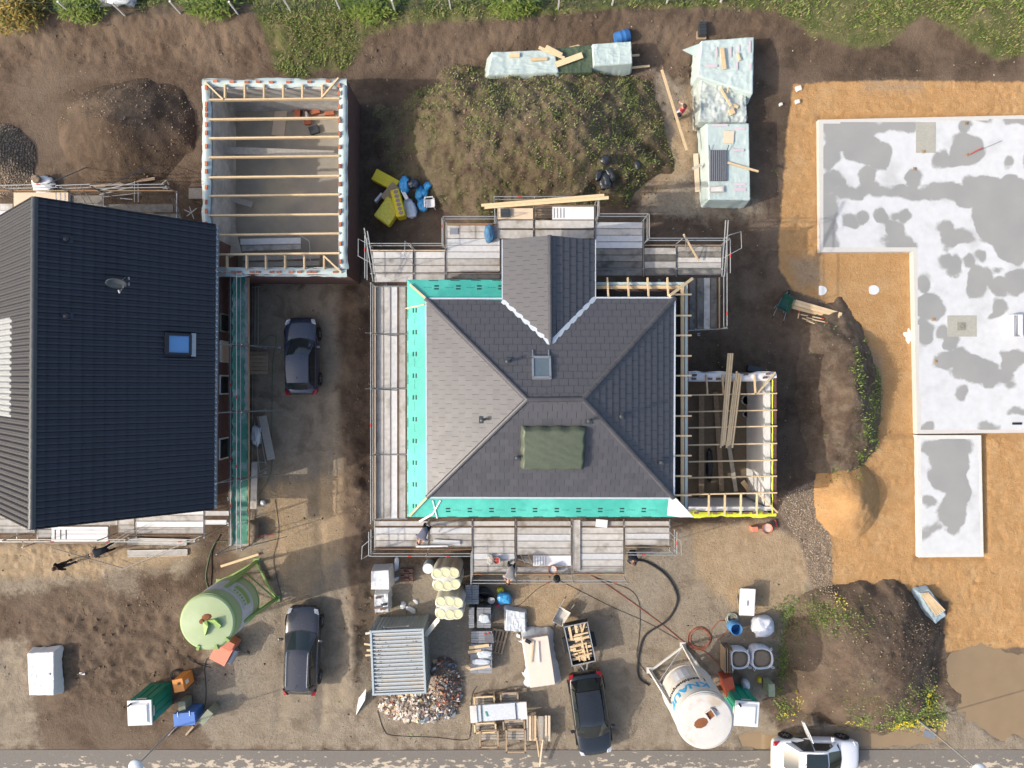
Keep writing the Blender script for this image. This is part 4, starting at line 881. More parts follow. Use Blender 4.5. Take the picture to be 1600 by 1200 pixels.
adopt(slab_top('slab_surface', S_in, BLOT, .08, MS), slab)
g2 = empty('garage_slab', W(1433, 870, 0), label='narrow rectangular concrete slab adjoining the large foundation', cat='foundation')
S2 = [W(1433, 680, zS), W(1436, 871, zS), W(1537, 870, zS), W(1533, 680, zS)]
adopt(one('slab_edge', pm('slab_rim', (.58, .57, .53), .7, var=.1), lambda m: slab_body(m, S2)), g2)
S2i = [W(1437, 684, zS), W(1440, 867, zS), W(1533, 866, zS), W(1529, 684, zS)]
adopt(slab_top('slab_surface', S2i, [(1480, 720, 30, 34), (1462, 700, 22, 12), (1500, 700, 20, 12), (1470, 745, 26, 20), (1490, 800, 22, 30), (1495, 770, 18, 26), (1455, 785, 10, 6), (1490, 830, 12, 8), (1445, 832, 5, 3), (1465, 826, 12, 2)], .06, MS), g2)
for (a, b, c, d, lab) in ((1431, 191, 1462, 239, 'slab_recess'), (1480, 493, 1526, 526, 'slab_recess')):
    p, q = W(a, d, zS), W(c, b, zS)
    adopt(one(lab, pm('rough_patch', (.36, .35, .30), .9, var=.15, scale=3, bump=.5), lambda m: m.box(((p.x+q.x)/2, (p.y+q.y)/2, zS+.004), (q.x-p.x, q.y-p.y, .02))), slab)
c = W(1502, 510, zS+.02); adopt(one('manhole', pm('manhole_cast', (.24, .235, .20), .9, var=.2), lambda m: (m.box(c, (.42, .4, .05)), m.lathe([(.11, 0), (.11, .06), (.08, .06), (.08, .03), (.001, .03)], 16, c))), slab)
for px, py in ((1510, 193), (1429, 264), (1458, 499), (1461, 565), (1443, 237), (1510, 242)):
    c = W(px, py, zS); adopt(one('pipe_stub', M['wood_old'], lambda m: (m.lathe([(.05, 0), (.05, .07), (.035, .07), (.035, .01), (.001, .01)], 12, c), m.box(c+Vector((0, 0, .01)), (.17, .17, .03)))), slab)
# ================================================================ SCAFFOLDING
zd = 3.8
def deck_mesh(L, w, mat, ribs=False):
    m = MB(); hw = w/2; e = .022
    m.add([(0, -hw, -.05), (L, -hw, -.05), (L, hw, -.05), (0, hw, -.05), (0, -hw, .012), (L, -hw, .012), (L, hw, .012), (0, hw, .012), (e, -hw+e, .012), (L-e, -hw+e, .012), (L-e, hw-e, .012), (e, hw-e, .012), (e, -hw+e, 0), (L-e, -hw+e, 0), (L-e, hw-e, 0), (e, hw-e, 0)],
          [(3, 2, 1, 0), (0, 1, 5, 4), (1, 2, 6, 5), (2, 3, 7, 6), (3, 0, 4, 7), (4, 5, 9, 8), (5, 6, 10, 9), (6, 7, 11, 10), (7, 4, 8, 11), (8, 9, 13, 12), (9, 10, 14, 13), (10, 11, 15, 14), (11, 8, 12, 15), (12, 13, 14, 15)])
    if ribs:
        n = int(L/.12)
        for i in range(1, n): m.add([(i*L/n-.02, -hw+.04, .004), (i*L/n+.02, -hw+.04, .004), (i*L/n+.02, hw-.04, .004), (i*L/n-.02, hw-.04, .004)], [(0, 1, 2, 3)])
    return m.mesh('deck_plank', mat)
def planks(parent, x0, y0, x1, y1, z, along, n, mats, gap=.028, rz=0):
    """rows of scaffold planks inside a photo rectangle at height z"""
    a, b = W(x0, y1, z), W(x1, y0, z); lx, ly = b.x-a.x, b.y-a.y
    L, wtot = (lx, ly) if along == 'x' else (ly, lx); w = wtot/n-gap
    for i in range(n):
        mat = M[mats[i % len(mats)]]; me = deck_mesh(L-.02, w, mat, ribs=random.random() < .3)
        o = link('deck_plank', me, parent)
        if along == 'x': o.location = (a.x+.01, a.y+(i+.5)*wtot/n, z+random.uniform(-.006, .006))
        else: o.location = (a.x+(i+.5)*wtot/n, a.y+.01, z+random.uniform(-.006, .006)); o.rotation_euler = (0, 0, PI/2)
def post(parent, px, py, z, top, bottom=None, pz=None):
    p = W(px, py, z if pz is None else pz); b = gh(p.x, p.y) if bottom is None else bottom
    one('standard', M['galv'], lambda m: m.tube((p.x, p.y, b-.03), (p.x, p.y, z+top), .026, 8), parent)
    if bottom is None: one('base_plate', M['galv'], lambda m: m.box((p.x, p.y, b+.01), (.15, .15, .02)), parent)
def rail(parent, a, b, z, hs=(.5, 1.0), r=.022, ext=.0, name='guard_rail'):
    p, q = W(*a, z), W(*b, z); d = (q-p).normalized()*ext
    for h in hs: one(name, M['galv'], lambda m: m.tube(p-d+Vector((0, 0, h)), q+d+Vector((0, 0, h)), r, 6), parent)
    if random.random() < .5:
        t_ = random.uniform(.2, .8); c = p.lerp(q, t_)+Vector((0, 0, hs[-1])); dd = (q-p).normalized()*.08
        one('coupler', M['red'], lambda m: m.tube(c-dd, c+dd, .03, 6), parent)
def toe(parent, a, b, z, mat='toe'):
    p, q = W(*a, z), W(*b, z); one('toe_board', M[mat], lambda m: m.beam(p+Vector((0, 0, .09)), q+Vector((0, 0, .09)), .03, .15), parent)
def ledger(parent, a, b, z, dz=-.07, r=.026):
    p, q = W(*a, z), W(*b, z); one('transom', M['galv'], lambda m: m.tube(p+Vector((0, 0, dz)), q+Vector((0, 0, dz)), r, 6), parent)
def brace(parent, p, q, r=.02): one('brace', M['pole'], lambda m: m.tube(p, q, r, 6), parent)
def loop_frame(parent, pts, z, h=1.0):
    one('end_guard', M['galv'], lambda m: [m.path([W(*p, z)+Vector((0, 0, hh)) for p in pts], .02, 6) for hh in (h,)]+[m.tube(W(*pts[0], z)+Vector((0, 0, 0)), W(*pts[0], z)+Vector((0, 0, h)), .02), m.tube(W(*pts[-1], z), W(*pts[-1], z)+Vector((0, 0, h)), .02)], parent)
D1 = ['deck', 'deck', 'deck_alu', 'deck']; DD = ['deck_dark', 'deck', 'deck_dark', 'deck_dark']
# --- along the left wall of the hip-roofed house
S = empty('scaffold', W(585, 630), label='scaffold with pale decks along the left wall of the hip-roofed house', cat='scaffold', group='scaffolds round the hip-roofed house')
S.location = (0, 0, 0)
ysb = [447, 522, 607, 710, 811]
for y0, y1 in zip(ysb[:-1], ysb[1:]):
    planks(S, 588, y0+1, 621, y1-1, zd, 'y', 3, D1); planks(S, 623, y0+1, 634, y1-1, zd, 'y', 1, ['deck'])
    rail(S, (586, y0), (586, y1), zd); toe(S, (587, y0+1), (587, y1-1), zd, 'ply')
for y in ysb:
    post(S, 586, y, zd, 1.08); post(S, 622, y, zd, .02); ledger(S, (584, y), (636, y), zd)
    if y in (522, 607): brace(S, W(577, y, zd)+Vector((0, 0, .9)), W(622, y+3, zd))
for k in range(0, 4, 2):
    a, b = W(586, ysb[k], zd), W(586, ysb[k+1], zd); brace(S, Vector((a.x, a.y, .2)), Vector((b.x, b.y, zd-.2)))
# --- in front of the house (lower side of the picture)
S = empty('scaffold', (0, 0, 0), label='wide scaffold platform before the turquoise front eaves of the hip-roofed house', cat='scaffold', group='scaffolds round the hip-roofed house')
for x0, x1 in ((585, 670), (671, 738)):
    planks(S, x0+1, 814, x1-1, 822, zd, 'x', 1, ['deck']); planks(S, x0+1, 824, x1-1, 855, zd, 'x', 3, D1); rail(S, (x0, 861), (x1, 861), zd); toe(S, (x0, 857), (x1, 857), zd)
for x0, x1 in ((739, 805), (807, 893), (895, 975)):
    planks(S, x0+1, 814, x1-1, 822, zd, 'x', 1, ['deck'])
    planks(S, x0+1, 824, x1-1, 895 if x0 != 807 else 867, zd, 'x', 7 if x0 != 807 else 4, ['deck', 'deck', 'deck_alu', 'deck', 'deck'])
    rail(S, (x0, 902), (x1, 902), zd); toe(S, (x0, 896), (x1, 896), zd)
planks(S, 976, 814, 1046, 822, zd, 'x', 1, ['deck']); planks(S, 977, 824, 1046, 852, zd, 'x', 3, ['deck', 'deck_alu']); rail(S, (976, 859), (1050, 859), zd); toe(S, (977, 854), (1047, 854), zd)
# trap-door deck with ladder opening
pa, pb = W(833, 884, zd), W(892, 868, zd); one('hatch_deck', M['white'], lambda m: m.box(((pa.x+pb.x)/2, (pa.y+pb.y)/2, zd-.01), (pb.x-pa.x, pb.y-pa.y, .05)), S)
for i in range(5):
    p = W(836+i*4.2, 876, zd); one('hatch_slot', M['steel'], lambda m: m.box(p+Vector((0, 0, .018)), (.035, .4, .01)), S)
planks(S, 808, 886, 892, 895, zd, 'x', 1, ['deck'])
p, q = W(820, 868, zd), W(826, 880, zd-2.0); one('ladder', M['galv'], lambda m: [m.tube(p+Vector((s, 0, -.05)), q+Vector((s, 0, 0)), .02) for s in (-.18, .18)]+[m.tube(p.lerp(q, k/8)+Vector((-.18, 0, -.05)), p.lerp(q, k/8)+Vector((.18, 0, -.05)), .015) for k in range(1, 8)], S)
planks(S, 896, 812, 907, 892, zd+.06, 'y', 1, ['deck'])
for x in (585, 670, 738, 806, 894, 975, 1047):
    yo = 902 if 738 <= x <= 975 else 860
    post(S, x, yo, zd, 1.08); post(S, x, 823, zd, .02); ledger(S, (x, 812), (x, yo+2), zd)
for x, y in ((716, 862), (832, 902)): pass
rail(S, (738, 858), (738, 903), zd); rail(S, (1050, 824), (1050, 859), zd); rail(S, (583, 824), (583, 861), zd)
loop_frame(S, [(583, 838), (573, 846), (572, 866), (581, 860)], zd); loop_frame(S, [(1047, 832), (1056, 838), (1057, 860), (1049, 853)], zd)
for a, b in ((585, 670), (807, 893)):
    p, q = W(a, 861 if a < 700 else 902, zd), W(b, 861 if a < 700 else 902, zd); brace(S, Vector((p.x, p.y, .2)), Vector((q.x, q.y, zd-.2)))
# --- behind the house, left of the gable bay
S = empty('scaffold', (0, 0, 0), label='stepped scaffold deck behind the house, between gable bay and roofless garage', cat='scaffold', group='scaffolds round the hip-roofed house')
for x0, x1, n in ((581, 646, 3), (648, 696, 3)):
    planks(S, x0+1, 393, x1-1, 426, zd, 'x', n, D1); planks(S, x0+4 if x0 < 600 else x0+1, 428, x1-1, 441, zd, 'x', 1, ['deck']); rail(S, (x0, 387), (x1, 387), zd); toe(S, (x0, 392), (x1, 392), zd, 'ply')
planks(S, 698, 352, 781, 425, zd, 'x', 7, ['deck', 'deck', 'deck_alu', 'deck_alu', 'deck_alu', 'deck', 'deck']); planks(S, 698, 428, 781, 436, zd, 'x', 1, ['deck_dark'])
rail(S, (697, 346), (776, 346), zd); toe(S, (697, 351), (776, 351), zd); rail(S, (694, 348), (694, 390), zd); rail(S, (577, 375), (577, 440), zd)
for x, y in ((580, 389), (647, 389), (696, 347), (776, 347), (580, 428), (647, 428), (697, 428), (782, 428), (696, 389)): post(S, x, y, zd, 1.08 if y < 400 else .03)
ledger(S, (578, 427), (784, 427), zd); ledger(S, (647, 389), (647, 446), zd); ledger(S, (697, 347), (697, 436), zd); ledger(S, (783, 350), (783, 436), zd)
loop_frame(S, [(583, 388), (567, 380), (567, 406), (582, 414)], zd); loop_frame(S, [(648, 394), (638, 383), (637, 405), (647, 415)], zd)
one('end_guard', M['galv'], lambda m: [m.tube(W(569+d, 356+d, zd+1.6), W(583+d, 440, zd+.6), .026) for d in (0, 5)], S)
# --- platform across the gable bay
S = empty('scaffold', (0, 0, 0), label='scaffold platform across the gable end of the hip-roofed house', cat='scaffold', group='scaffolds round the hip-roofed house')
planks(S, 777, 325, 833, 343, zd+.1, 'x', 1, ['ply']); planks(S, 777, 344, 833, 357, zd+.1, 'x', 1, ['deck']); planks(S, 777, 359, 833, 373, zd+.1, 'x', 1, ['deck']); planks(S, 836, 344, 928, 357, zd+.1, 'x', 1, ['deck']); planks(S, 836, 359, 928, 373, zd+.1, 'x', 1, ['deck'])
pa, pb = W(863, 343, zd+.1), W(928, 323, zd+.1); one('hatch_deck', M['white'], lambda m: m.box(((pa.x+pb.x)/2, (pa.y+pb.y)/2, zd+.09), (pb.x-pa.x, pb.y-pa.y, .05)), S)
for i in range(4):
    p = W(866+i*5, 333, zd+.1); one('hatch_slot', M['steel'], lambda m: m.box(p+Vector((0, 0, .018)), (.04, .45, .01)), S)
p = W(852, 332, 2.4); one('lower_deck', M['wood_old'], lambda m: [m.box(p+Vector((0, i*.12, 0)), (1.0, .1, .05)) for i in range(-2, 3)], S)
rail(S, (772, 316), (932, 316), zd); toe(S, (774, 322), (932, 322), zd)
for x in (773, 834, 930):
    post(S, x, 318, zd, 1.1); post(S, x, 374, zd, .02); ledger(S, (x, 316), (x, 376), zd, .0)
rail(S, (932, 318), (932, 346), zd); brace(S, W(937, 300, zd+1), W(932, 352, zd))
# --- behind the house, right of the bay
S = empty('scaffold', (0, 0, 0), label='stepped scaffold with darker wet decks behind the open rafters of the hip-roofed house', cat='scaffold', group='scaffolds round the hip-roofed house')
planks(S, 931, 347, 1004, 419, zd, 'x', 7, ['deck_dark', 'deck_dark', 'deck_dark', 'deck_alu', 'deck_alu', 'deck', 'deck_alu']); planks(S, 931, 421, 1004, 431, zd, 'x', 1, ['deck_dark'])
planks(S, 1007, 387, 1056, 419, zd, 'x', 3, ['deck', 'deck_dark', 'deck']); planks(S, 1007, 421, 1056, 431, zd, 'x', 1, ['deck_dark']); planks(S, 1059, 385, 1127, 419, zd, 'x', 4, ['deck', 'deck', 'deck_dark', 'deck']); planks(S, 1059, 421, 1127, 430, zd, 'x', 1, ['deck_dark'])
rail(S, (931, 342), (1006, 342), zd); rail(S, (1006, 379), (1130, 379), zd); toe(S, (1007, 384), (1128, 384), zd, 'wood_old'); rail(S, (1008, 342), (1008, 381), zd); rail(S, (1131, 380), (1131, 432), zd)
for x, y in ((931, 343), (1006, 343), (1006, 381), (1057, 381), (1129, 381), (931, 420), (1006, 420), (1057, 420), (1129, 420)): post(S, x, y, zd, 1.08 if y < 400 else .03)
ledger(S, (929, 420), (1131, 420), zd); 
for x, y in ((1006, 343), (1057, 381), (1129, 381), (930, 345)): ledger(S, (x, y), (x, 432), zd)
loop_frame(S, [(1130, 374), (1147, 369), (1148, 394), (1131, 403)], zd)
one('end_guard', M['galv'], lambda m: [m.tube(W(1134+d, 344, zd+1.6), W(1128+d, 432, zd+.6), .026) for d in (0, 4)], S)
brace(S, W(1070, 368, zd+1.0), W(1092, 404, zd)); brace(S, W(1072, 374, zd+1.), W(1071, 398, zd+.1))
# --- short return along the right wall
S = empty('scaffold', (0, 0, 0), label='short scaffold return beside the bare rafters on the right wall of the hip-roofed house', cat='scaffold', group='scaffolds round the hip-roofed house')
planks(S, 1077, 434, 1087, 514, zd, 'y', 1, ['deck_dark']); planks(S, 1089, 434, 1120, 514, zd, 'y', 3, ['deck_dark', 'deck']); rail(S, (1126, 432), (1126, 512), zd); toe(S, (1123, 434), (1123, 514), zd)
for x, y in ((1125, 514), (1087, 514)): post(S, x, y, zd, 1.05 if x > 1100 else .03)
ledger(S, (1076, 516), (1138, 513), zd)
# --- scaffold with green netting between the tiled house and the drive
z2 = 2.2
M['net'] = pm('green_netting', (.06, .22, .15), .7, var=.3, scale=4, bump=.5, col2=(.26, .36, .31), mix2=.42, scale2=1.4)
S = empty('scaffold', (0, 0, 0), label='long narrow scaffold walkway covered with green netting beside the tiled house', cat='scaffold')
ysb = [432, 540, 643, 747, 852]
for y0, y1 in zip(ysb[:-1], ysb[1:]):
    planks(S, 357, y0+1, 363, y1-1, z2, 'y', 1, ['deck_dark']); planks(S, 364, y0+1, 389, y1-1, z2, 'y', 2, ['deck'])
    rail(S, (382, y0), (382, y1), z2); rail(S, (364, y0), (364, y1), z2, hs=(.3,)); toe(S, (390, y0+1), (390, y1-1), z2)
    brace(S, W(394, y0, .1), W(394, y1, .1), .02)
    def netm(m, y0=y0, y1=y1):
        n1, n2 = 10, 40; vv = []
        for j in range(n2+1):
            for i in range(n1+1):
                px = 364.5+i/n1*(23 if y0 > 640 else 18); py = y0+2+(y1-y0-4)*j/n2; p = W(px+1.2*math.sin(j*.9), py, z2+.03); vv.append((p.x, p.y, p.z+.05*float(fbm(np.array(p.x), np.array(p.y), 4, 3, 92))+(.10 if i == 0 else 0)))
        m.add(vv, [(j*(n1+1)+i, j*(n1+1)+i+1, (j+1)*(n1+1)+i+1, (j+1)*(n1+1)+i) for j in range(n2) for i in range(n1)])
    one('safety_net', M['net'], netm, S, smooth=True)
for y in ysb:
    post(S, 363, y, z2, 1.9); post(S, 390, y, z2, 1.05); ledger(S, (357, y), (392, y), z2); p = W(363, y, z2); q = W(390, y, z2); brace(S, p+Vector((0, 0, 1.8)), q+Vector((1.2, 0, -2.0)), .018)
# --- gable scaffold at the lower end of the tiled house
z3 = 3.0
S = empty('scaffold', (0, 0, 0), label='low scaffold with white hatch deck along the front gable of the tiled house', cat='scaffold')
planks(S, -60, 800, 55, 833, z3, 'x', 3, ['deck']); planks(S, 185, 795, 210, 833, z3, 'x', 3, ['deck']); planks(S, 212, 795, 318, 834, z3, 'x', 4, ['deck', 'deck_alu']); planks(S, 320, 798, 358, 806, z3, 'x', 1, ['deck']); planks(S, 320, 812, 354, 820, z3, 'x', 1, ['deck_alu']); planks(S, 58, 800, 80, 840, z3, 'x', 3, ['deck'])
pa, pb = W(81, 846, z3), W(169, 823, z3); one('hatch_deck', M['white'], lambda m: m.box(((pa.x+pb.x)/2, (pa.y+pb.y)/2, z3), (pb.x-pa.x, pb.y-pa.y, .06)), S)
for i in range(3):
    p = W(87+i*8.5, 835, z3); one('hatch_slot', M['black'], lambda m: m.box(p+Vector((0, 0, .032)), (.05, .45, .01)), S)
planks(S, 84, 808, 184, 821, z3, 'x', 1, ['deck'])
for a, b in ((-60, 55), (57, 170), (170, 212), (212, 318)): rail(S, (a, 840), (b, 840), z3, hs=(.45, .9)); toe(S, (a, 836 if a != 57 else 848), (b, 836 if a != 57 else 848), z3)
for x in (25, 57, 170, 212, 318): post(S, x, 838 if x != 57 else 848, z3, 1.0); post(S, x, 795, z3, -.3); ledger(S, (x, 792), (x, 842), z3)
brace(S, W(165, 852, z3), W(218, 822, z3)+Vector((0, 0, .4))); brace(S, W(168, 856, z3), W(222, 824, z3)+Vector((0, 0, .4)))
p, q = W(80, 856, .6), W(192, 888, .3); brace(S, p, q, .022); brace(S, W(318, 836, z3), W(190, 890, .2), .02)
# --- gable scaffold at the upper end of the tiled house
S = empty('scaffold', (0, 0, 0), label='low scaffold with plywood deck along the rear gable of the tiled house', cat='scaffold')
planks(S, -60, 318, 20, 352, z3, 'x', 3, ['deck', 'deck_alu']); planks(S, 110, 305, 160, 330, z3-.1, 'x', 2, ['deck_dark'])
pa, pb = W(22, 335, z3), W(107, 301, z3); one('hatch_deck', M['ply'], lambda m: m.box(((pa.x+pb.x)/2, (pa.y+pb.y)/2, z3), (pb.x-pa.x, pb.y-pa.y, .06)), S)
for i in range(3):
    p = W(88+i*7, 310, z3); one('hatch_slot', M['steel'], lambda m: m.box(p+Vector((0, 0, .032)), (.05, .5, .01)), S)
planks(S, 166, 319, 271, 332, z3-.2, 'x', 1, ['deck_dark']); planks(S, 166, 334, 283, 345, z3-.2, 'x', 1, ['deck_dark'])
for a, b in ((-60, 20), (20, 108), (108, 160), (160, 272)): rail(S, (a, 299), (b, 297), z3, hs=(.5, 1.0)); toe(S, (a, 299), (b, 299), z3)
for x in (-10, 21, 108, 160, 275): post(S, x, 300, z3, 1.0); post(S, x, 340, z3, -.3); ledger(S, (x, 298), (x, 345), z3)
brace(S, W(118, 290, z3+.9), W(140, 328, z3)); brace(S, W(126, 290, z3+.9), W(150, 326, z3)); brace(S, W(272, 310, z3+.9), W(285, 345, z3)); brace(S, W(268, 310, z3+.9), W(280, 345, z3))
brace(S, W(73, 288, 3.3), W(139, 260, .2), .022); brace(S, W(152, 298, 3.2), W(248, 254, .2), .022)
# ---------------------------------------------------------------- people
def skin_mesh(name, verts, edges, radii, root=0, sub=2):
    me = bpy.data.meshes.new(name); me.from_pydata([tuple(v) for v in verts], edges, []); o = bpy.data.objects.new(name, me); C.objects.link(o)
    sk_ = o.modifiers.new('Skin', 'SKIN'); sk_.use_smooth_shade = True
    lay = me.skin_vertices[0].data if len(me.skin_vertices) else None
    for i, r in enumerate(radii):
        rr = r if isinstance(r, tuple) else (r, r); lay[i].radius = rr; lay[i].use_root = (i == root)
    ss_ = o.modifiers.new('Sub', 'SUBSURF'); ss_.levels = sub; ss_.render_levels = sub
    dg = bpy.context.evaluated_depsgraph_get(); dg.update(); ev = o.evaluated_get(dg); out = bpy.data.meshes.new_from_object(ev); bpy.data.objects.remove(o); return out
M['skin'] = pm('skin', (.50, .28, .19), .55, var=.06, rand=.05); M['hair_dark'] = pm('dark_hair', (.045, .028, .018), .6); M['hair_brown'] = pm('brown_hair', (.11, .06, .035), .6)
M['shoe'] = pm('work_boots', (.03, .025, .02), .7)
def person(label, loc, rz, top, legs, pose='stand', hair='hair_dark', arms=None, group=None, vest=None):
    """one continuous skinned body; x right, y forward, z up, feet on z = 0"""
    V = Vector; J = {}
    if pose == 'stand': J.update(pel=V((0, 0, .95)), wst=V((0, .01, 1.12)), chs=V((0, .02, 1.33)), nck=V((0, .02, 1.50)), hd0=V((0, .05, 1.60)), hd1=V((0, .05, 1.70)), kL=V((-.11, .03, .50)), kR=V((.12, .05, .50)), aL=V((-.12, -.02, .09)), aR=V((.14, .0, .09)), eL=V((-.28, -.02, 1.14)), eR=V((.28, .0, 1.14)), hL=V((-.24, .16, .98)), hR=V((.22, .20, 1.02)))
    elif pose == 'walk': J.update(pel=V((0, 0, .93)), wst=V((0, .02, 1.10)), chs=V((0, .05, 1.31)), nck=V((0, .07, 1.48)), hd0=V((0, .11, 1.57)), hd1=V((0, .12, 1.67)), kL=V((-.10, .20, .52)), kR=V((.10, .02, .48)), aL=V((-.10, .24, .09)), aR=V((.10, -.30, .13)), eL=V((-.27, -.06, 1.13)), eR=V((.27, .10, 1.13)), hL=V((-.25, .08, .93)), hR=V((.20, .30, 1.0)))
    elif pose == 'bend': J.update(pel=V((0, -.12, .90)), wst=V((0, .05, 1.02)), chs=V((0, .26, 1.12)), nck=V((0, .40, 1.17)), hd0=V((0, .50, 1.19)), hd1=V((0, .59, 1.17)), kL=V((-.13, .04, .48)), kR=V((.14, .0, .48)), aL=V((-.14, -.08, .09)), aR=V((.15, -.10, .09)), eL=V((-.27, .36, .86)), eR=V((.27, .38, .88)), hL=V((-.18, .52, .66)), hR=V((.18, .54, .70)))
    else: J.update(pel=V((0, -.12, .42)), wst=V((0, .0, .56)), chs=V((0, .16, .72)), nck=V((0, .26, .84)), hd0=V((0, .33, .91)), hd1=V((0, .39, .98)), kL=V((-.18, .28, .50)), kR=V((.19, .26, .48)), aL=V((-.15, .0, .09)), aR=V((.16, -.02, .09)), eL=V((-.28, .32, .52)), eR=V((.28, .33, .54)), hL=V((-.14, .50, .40)), hR=V((.12, .52, .42)))
    J.update(arms or {})
    side = V((1, 0, 0)); sh = J['chs'].lerp(J['nck'], .55)
    J['sL'], J['sR'] = sh-side*.185, sh+side*.185; J['pL'], J['pR'] = J['pel']-side*.095-V((0, 0, .03)), J['pel']+side*.095-V((0, 0, .03))
    fd = V((0, 1, 0)); J['tL'], J['tR'] = J['aL']+fd*.17-V((0, 0, .055)), J['aR']+fd*.17-V((0, 0, .055))
    J['wL'], J['wR'] = J['hL'], J['hR']
    order = ['pel', 'wst', 'chs', 'nck', 'hd0', 'hd1', 'sL', 'eL', 'wL', 'sR', 'eR', 'wR', 'pL', 'kL', 'aL', 'tL', 'pR', 'kR', 'aR', 'tR']
    rad = dict(pel=(.15, .12), wst=(.145, .11), chs=(.165, .12), nck=.062, hd0=(.085, .10), hd1=(.082, .095), sL=.072, sR=.072, eL=.048, eR=.048, wL=.034, wR=.034, pL=.095, pR=.095, kL=.066, kR=.066, aL=.048, aR=.048, tL=(.05, .035), tR=(.05, .035))
    vs_ = [J[k] for k in order]; ed = [('pel', 'wst'), ('wst', 'chs'), ('chs', 'nck'), ('nck', 'hd0'), ('hd0', 'hd1'), ('chs', 'sL'), ('sL', 'eL'), ('eL', 'wL'), ('chs', 'sR'), ('sR', 'eR'), ('eR', 'wR'), ('pel', 'pL'), ('pL', 'kL'), ('kL', 'aL'), ('aL', 'tL'), ('pel', 'pR'), ('pR', 'kR'), ('kR', 'aR'), ('aR', 'tR')]
    rr = [rad[k] for k in order]; E = [(order.index(a), order.index(b)) for a, b in ed]; kinds = {}
    # hands: palm, four fingers of unequal length and a thumb off the side of the palm
    for s, e, w in ((-1, 'eL', 'wL'), (1, 'eR', 'wR')):
        d = (J[w]-J[e]).normalized(); lat = d.cross(V((0, 0, 1))); lat = lat.normalized() if lat.length > .1 else V((1, 0, 0)); dn = d.cross(lat).normalized()
        i0 = order.index(w); palm = J[w]+d*.075; vs_.append(palm); rr.append((.034, .018)); ip = len(vs_)-1; E.append((i0, ip))
        for k, (o_, l1) in enumerate(((-.030, .075), (-.010, .088), (.011, .083), (.031, .066))):
            b = palm+lat*o_+d*.03; m1 = b+d*l1*.5-dn*.012; tp = b+d*l1*.85-dn*.04; n0 = len(vs_); vs_ += [b, m1, tp]; rr += [.0095, .0085, .007]; E += [(ip, n0), (n0, n0+1), (n0+1, n0+2)]
        b = palm-d*.03-lat*s*.035; tp = b+d*.055-lat*s*.028; n0 = len(vs_); vs_ += [b, tp]; rr += [.011, .009]; E += [(ip, n0), (n0, n0+1)]
    me = skin_mesh('person', vs_, E, rr, 0)
    mats = [top, legs, M['skin'], M['shoe'], vest or top]
    for mm in mats: me.materials.append(mm)
    segs = {0: ['pel-wst', 'wst-chs', 'chs-nck', 'chs-sL', 'chs-sR'], 4: ['sL-eL', 'sR-eR', 'eL-wL', 'eR-wR'], 1: ['pel-pL', 'pel-pR', 'pL-kL', 'kL-aL', 'pR-kR', 'kR-aR'], 2: ['nck-hd0', 'hd0-hd1'], 3: ['aL-tL', 'aR-tR']}
    S_ = [(k, J[q.split('-')[0]], J[q.split('-')[1]]) for k, l in segs.items() for q in l]
    for p_ in me.polygons:
        c = p_.center; best = min(S_, key=lambda t3: (c-(t3[1]+(t3[2]-t3[1])*max(0, min(1, (c-t3[1]).dot(t3[2]-t3[1])/max((t3[2]-t3[1]).length_squared, 1e-6))))).length)
        mi = best[0]
        if (c-J['wL']).length < .22 and (c-J['wL']).dot(J['wL']-J['eL']) > 0.0: mi = 2
        if (c-J['wR']).length < .22 and (c-J['wR']).dot(J['wR']-J['eR']) > 0.0: mi = 2
        p_.material_index = mi
    o = link('person', me); o.location = loc; o.rotation_euler = (0, 0, rz); tag(o, label, 'person', group)
    ax_ = (J['hd1']-J['hd0']).normalized(); face = (V((0, 1, 0))-ax_*ax_.y).normalized(); c = J['hd0'].lerp(J['hd1'], .55); lt = ax_.cross(face)
    Mh = Matrix((lt, face, ax_)).transposed()
    def hairm(m):
        n = 14; vv = []; ff = []
        rows = [0, .35, .7, 1.0, 1.3, 1.6]
        for a in rows:
            for i in range(n):
                t = 2*PI*i/n; x, y = math.cos(t), math.sin(t); back = .5-.5*y; th_ = a*(.72+.38*back); q = V((x*math.sin(th_)*.10, y*math.sin(th_)*.118-.01, math.cos(th_)*.125+.02)); vv.append(Mh @ q+c)
        m.add(vv, [(j*n+i, j*n+(i+1) % n, (j+1)*n+(i+1) % n, (j+1)*n+i) for j in range(len(rows)-1) for i in range(n)])
    one('hair', M[hair], hairm, o, smooth=True)
    def facem(m):
        m.add([Mh @ V(q)+c for q in ((-.012, .098, .02), (.012, .098, .02), (.017, .118, -.02), (-.017, .118, -.02), (0, .095, -.035))], [(0, 1, 2, 3), (3, 2, 4), (0, 3, 4), (1, 4, 2)])
        for s in (-1, 1):
            m.box(Mh @ V((s*.092, .0, -.005))+c, (.02, .035, .055), M=Mh)
    one('face', M['skin'], facem, o)
    one('eyes', M['black'], lambda m: [m.box(Mh @ V((s*.032, .098, .02))+c, (.022, .008, .01), M=Mh) for s in (-1, 1)]+[m.box(Mh @ V((0, .098, -.058))+c, (.045, .008, .008), M=Mh)], o)
    return o
black_cl = pm('black_cloth', (.012, .012, .014), .85); jeans = pm('dark_jeans', (.03, .04, .075), .85); red_cl = pm('red_jacket', (.45, .03, .06), .8); grey_cl = pm('light_grey_sleeves', (.45, .45, .46), .85)
plaid = pm('checked_shirt', (.16, .16, .20), .85, var=.5, scale=14); greyt = pm('grey_shirt', (.26, .24, .23), .85)
p = gP(117, 875); person('person in black jacket and dark trousers standing on the sandy mud', p, R(150), black_cl, jeans, 'stand', 'hair_brown', arms=dict(hL=Vector((-.10, .24, 1.05)), hR=Vector((.10, .24, 1.02)), eL=Vector((-.30, .04, 1.12)), eR=Vector((.30, .05, 1.12))))
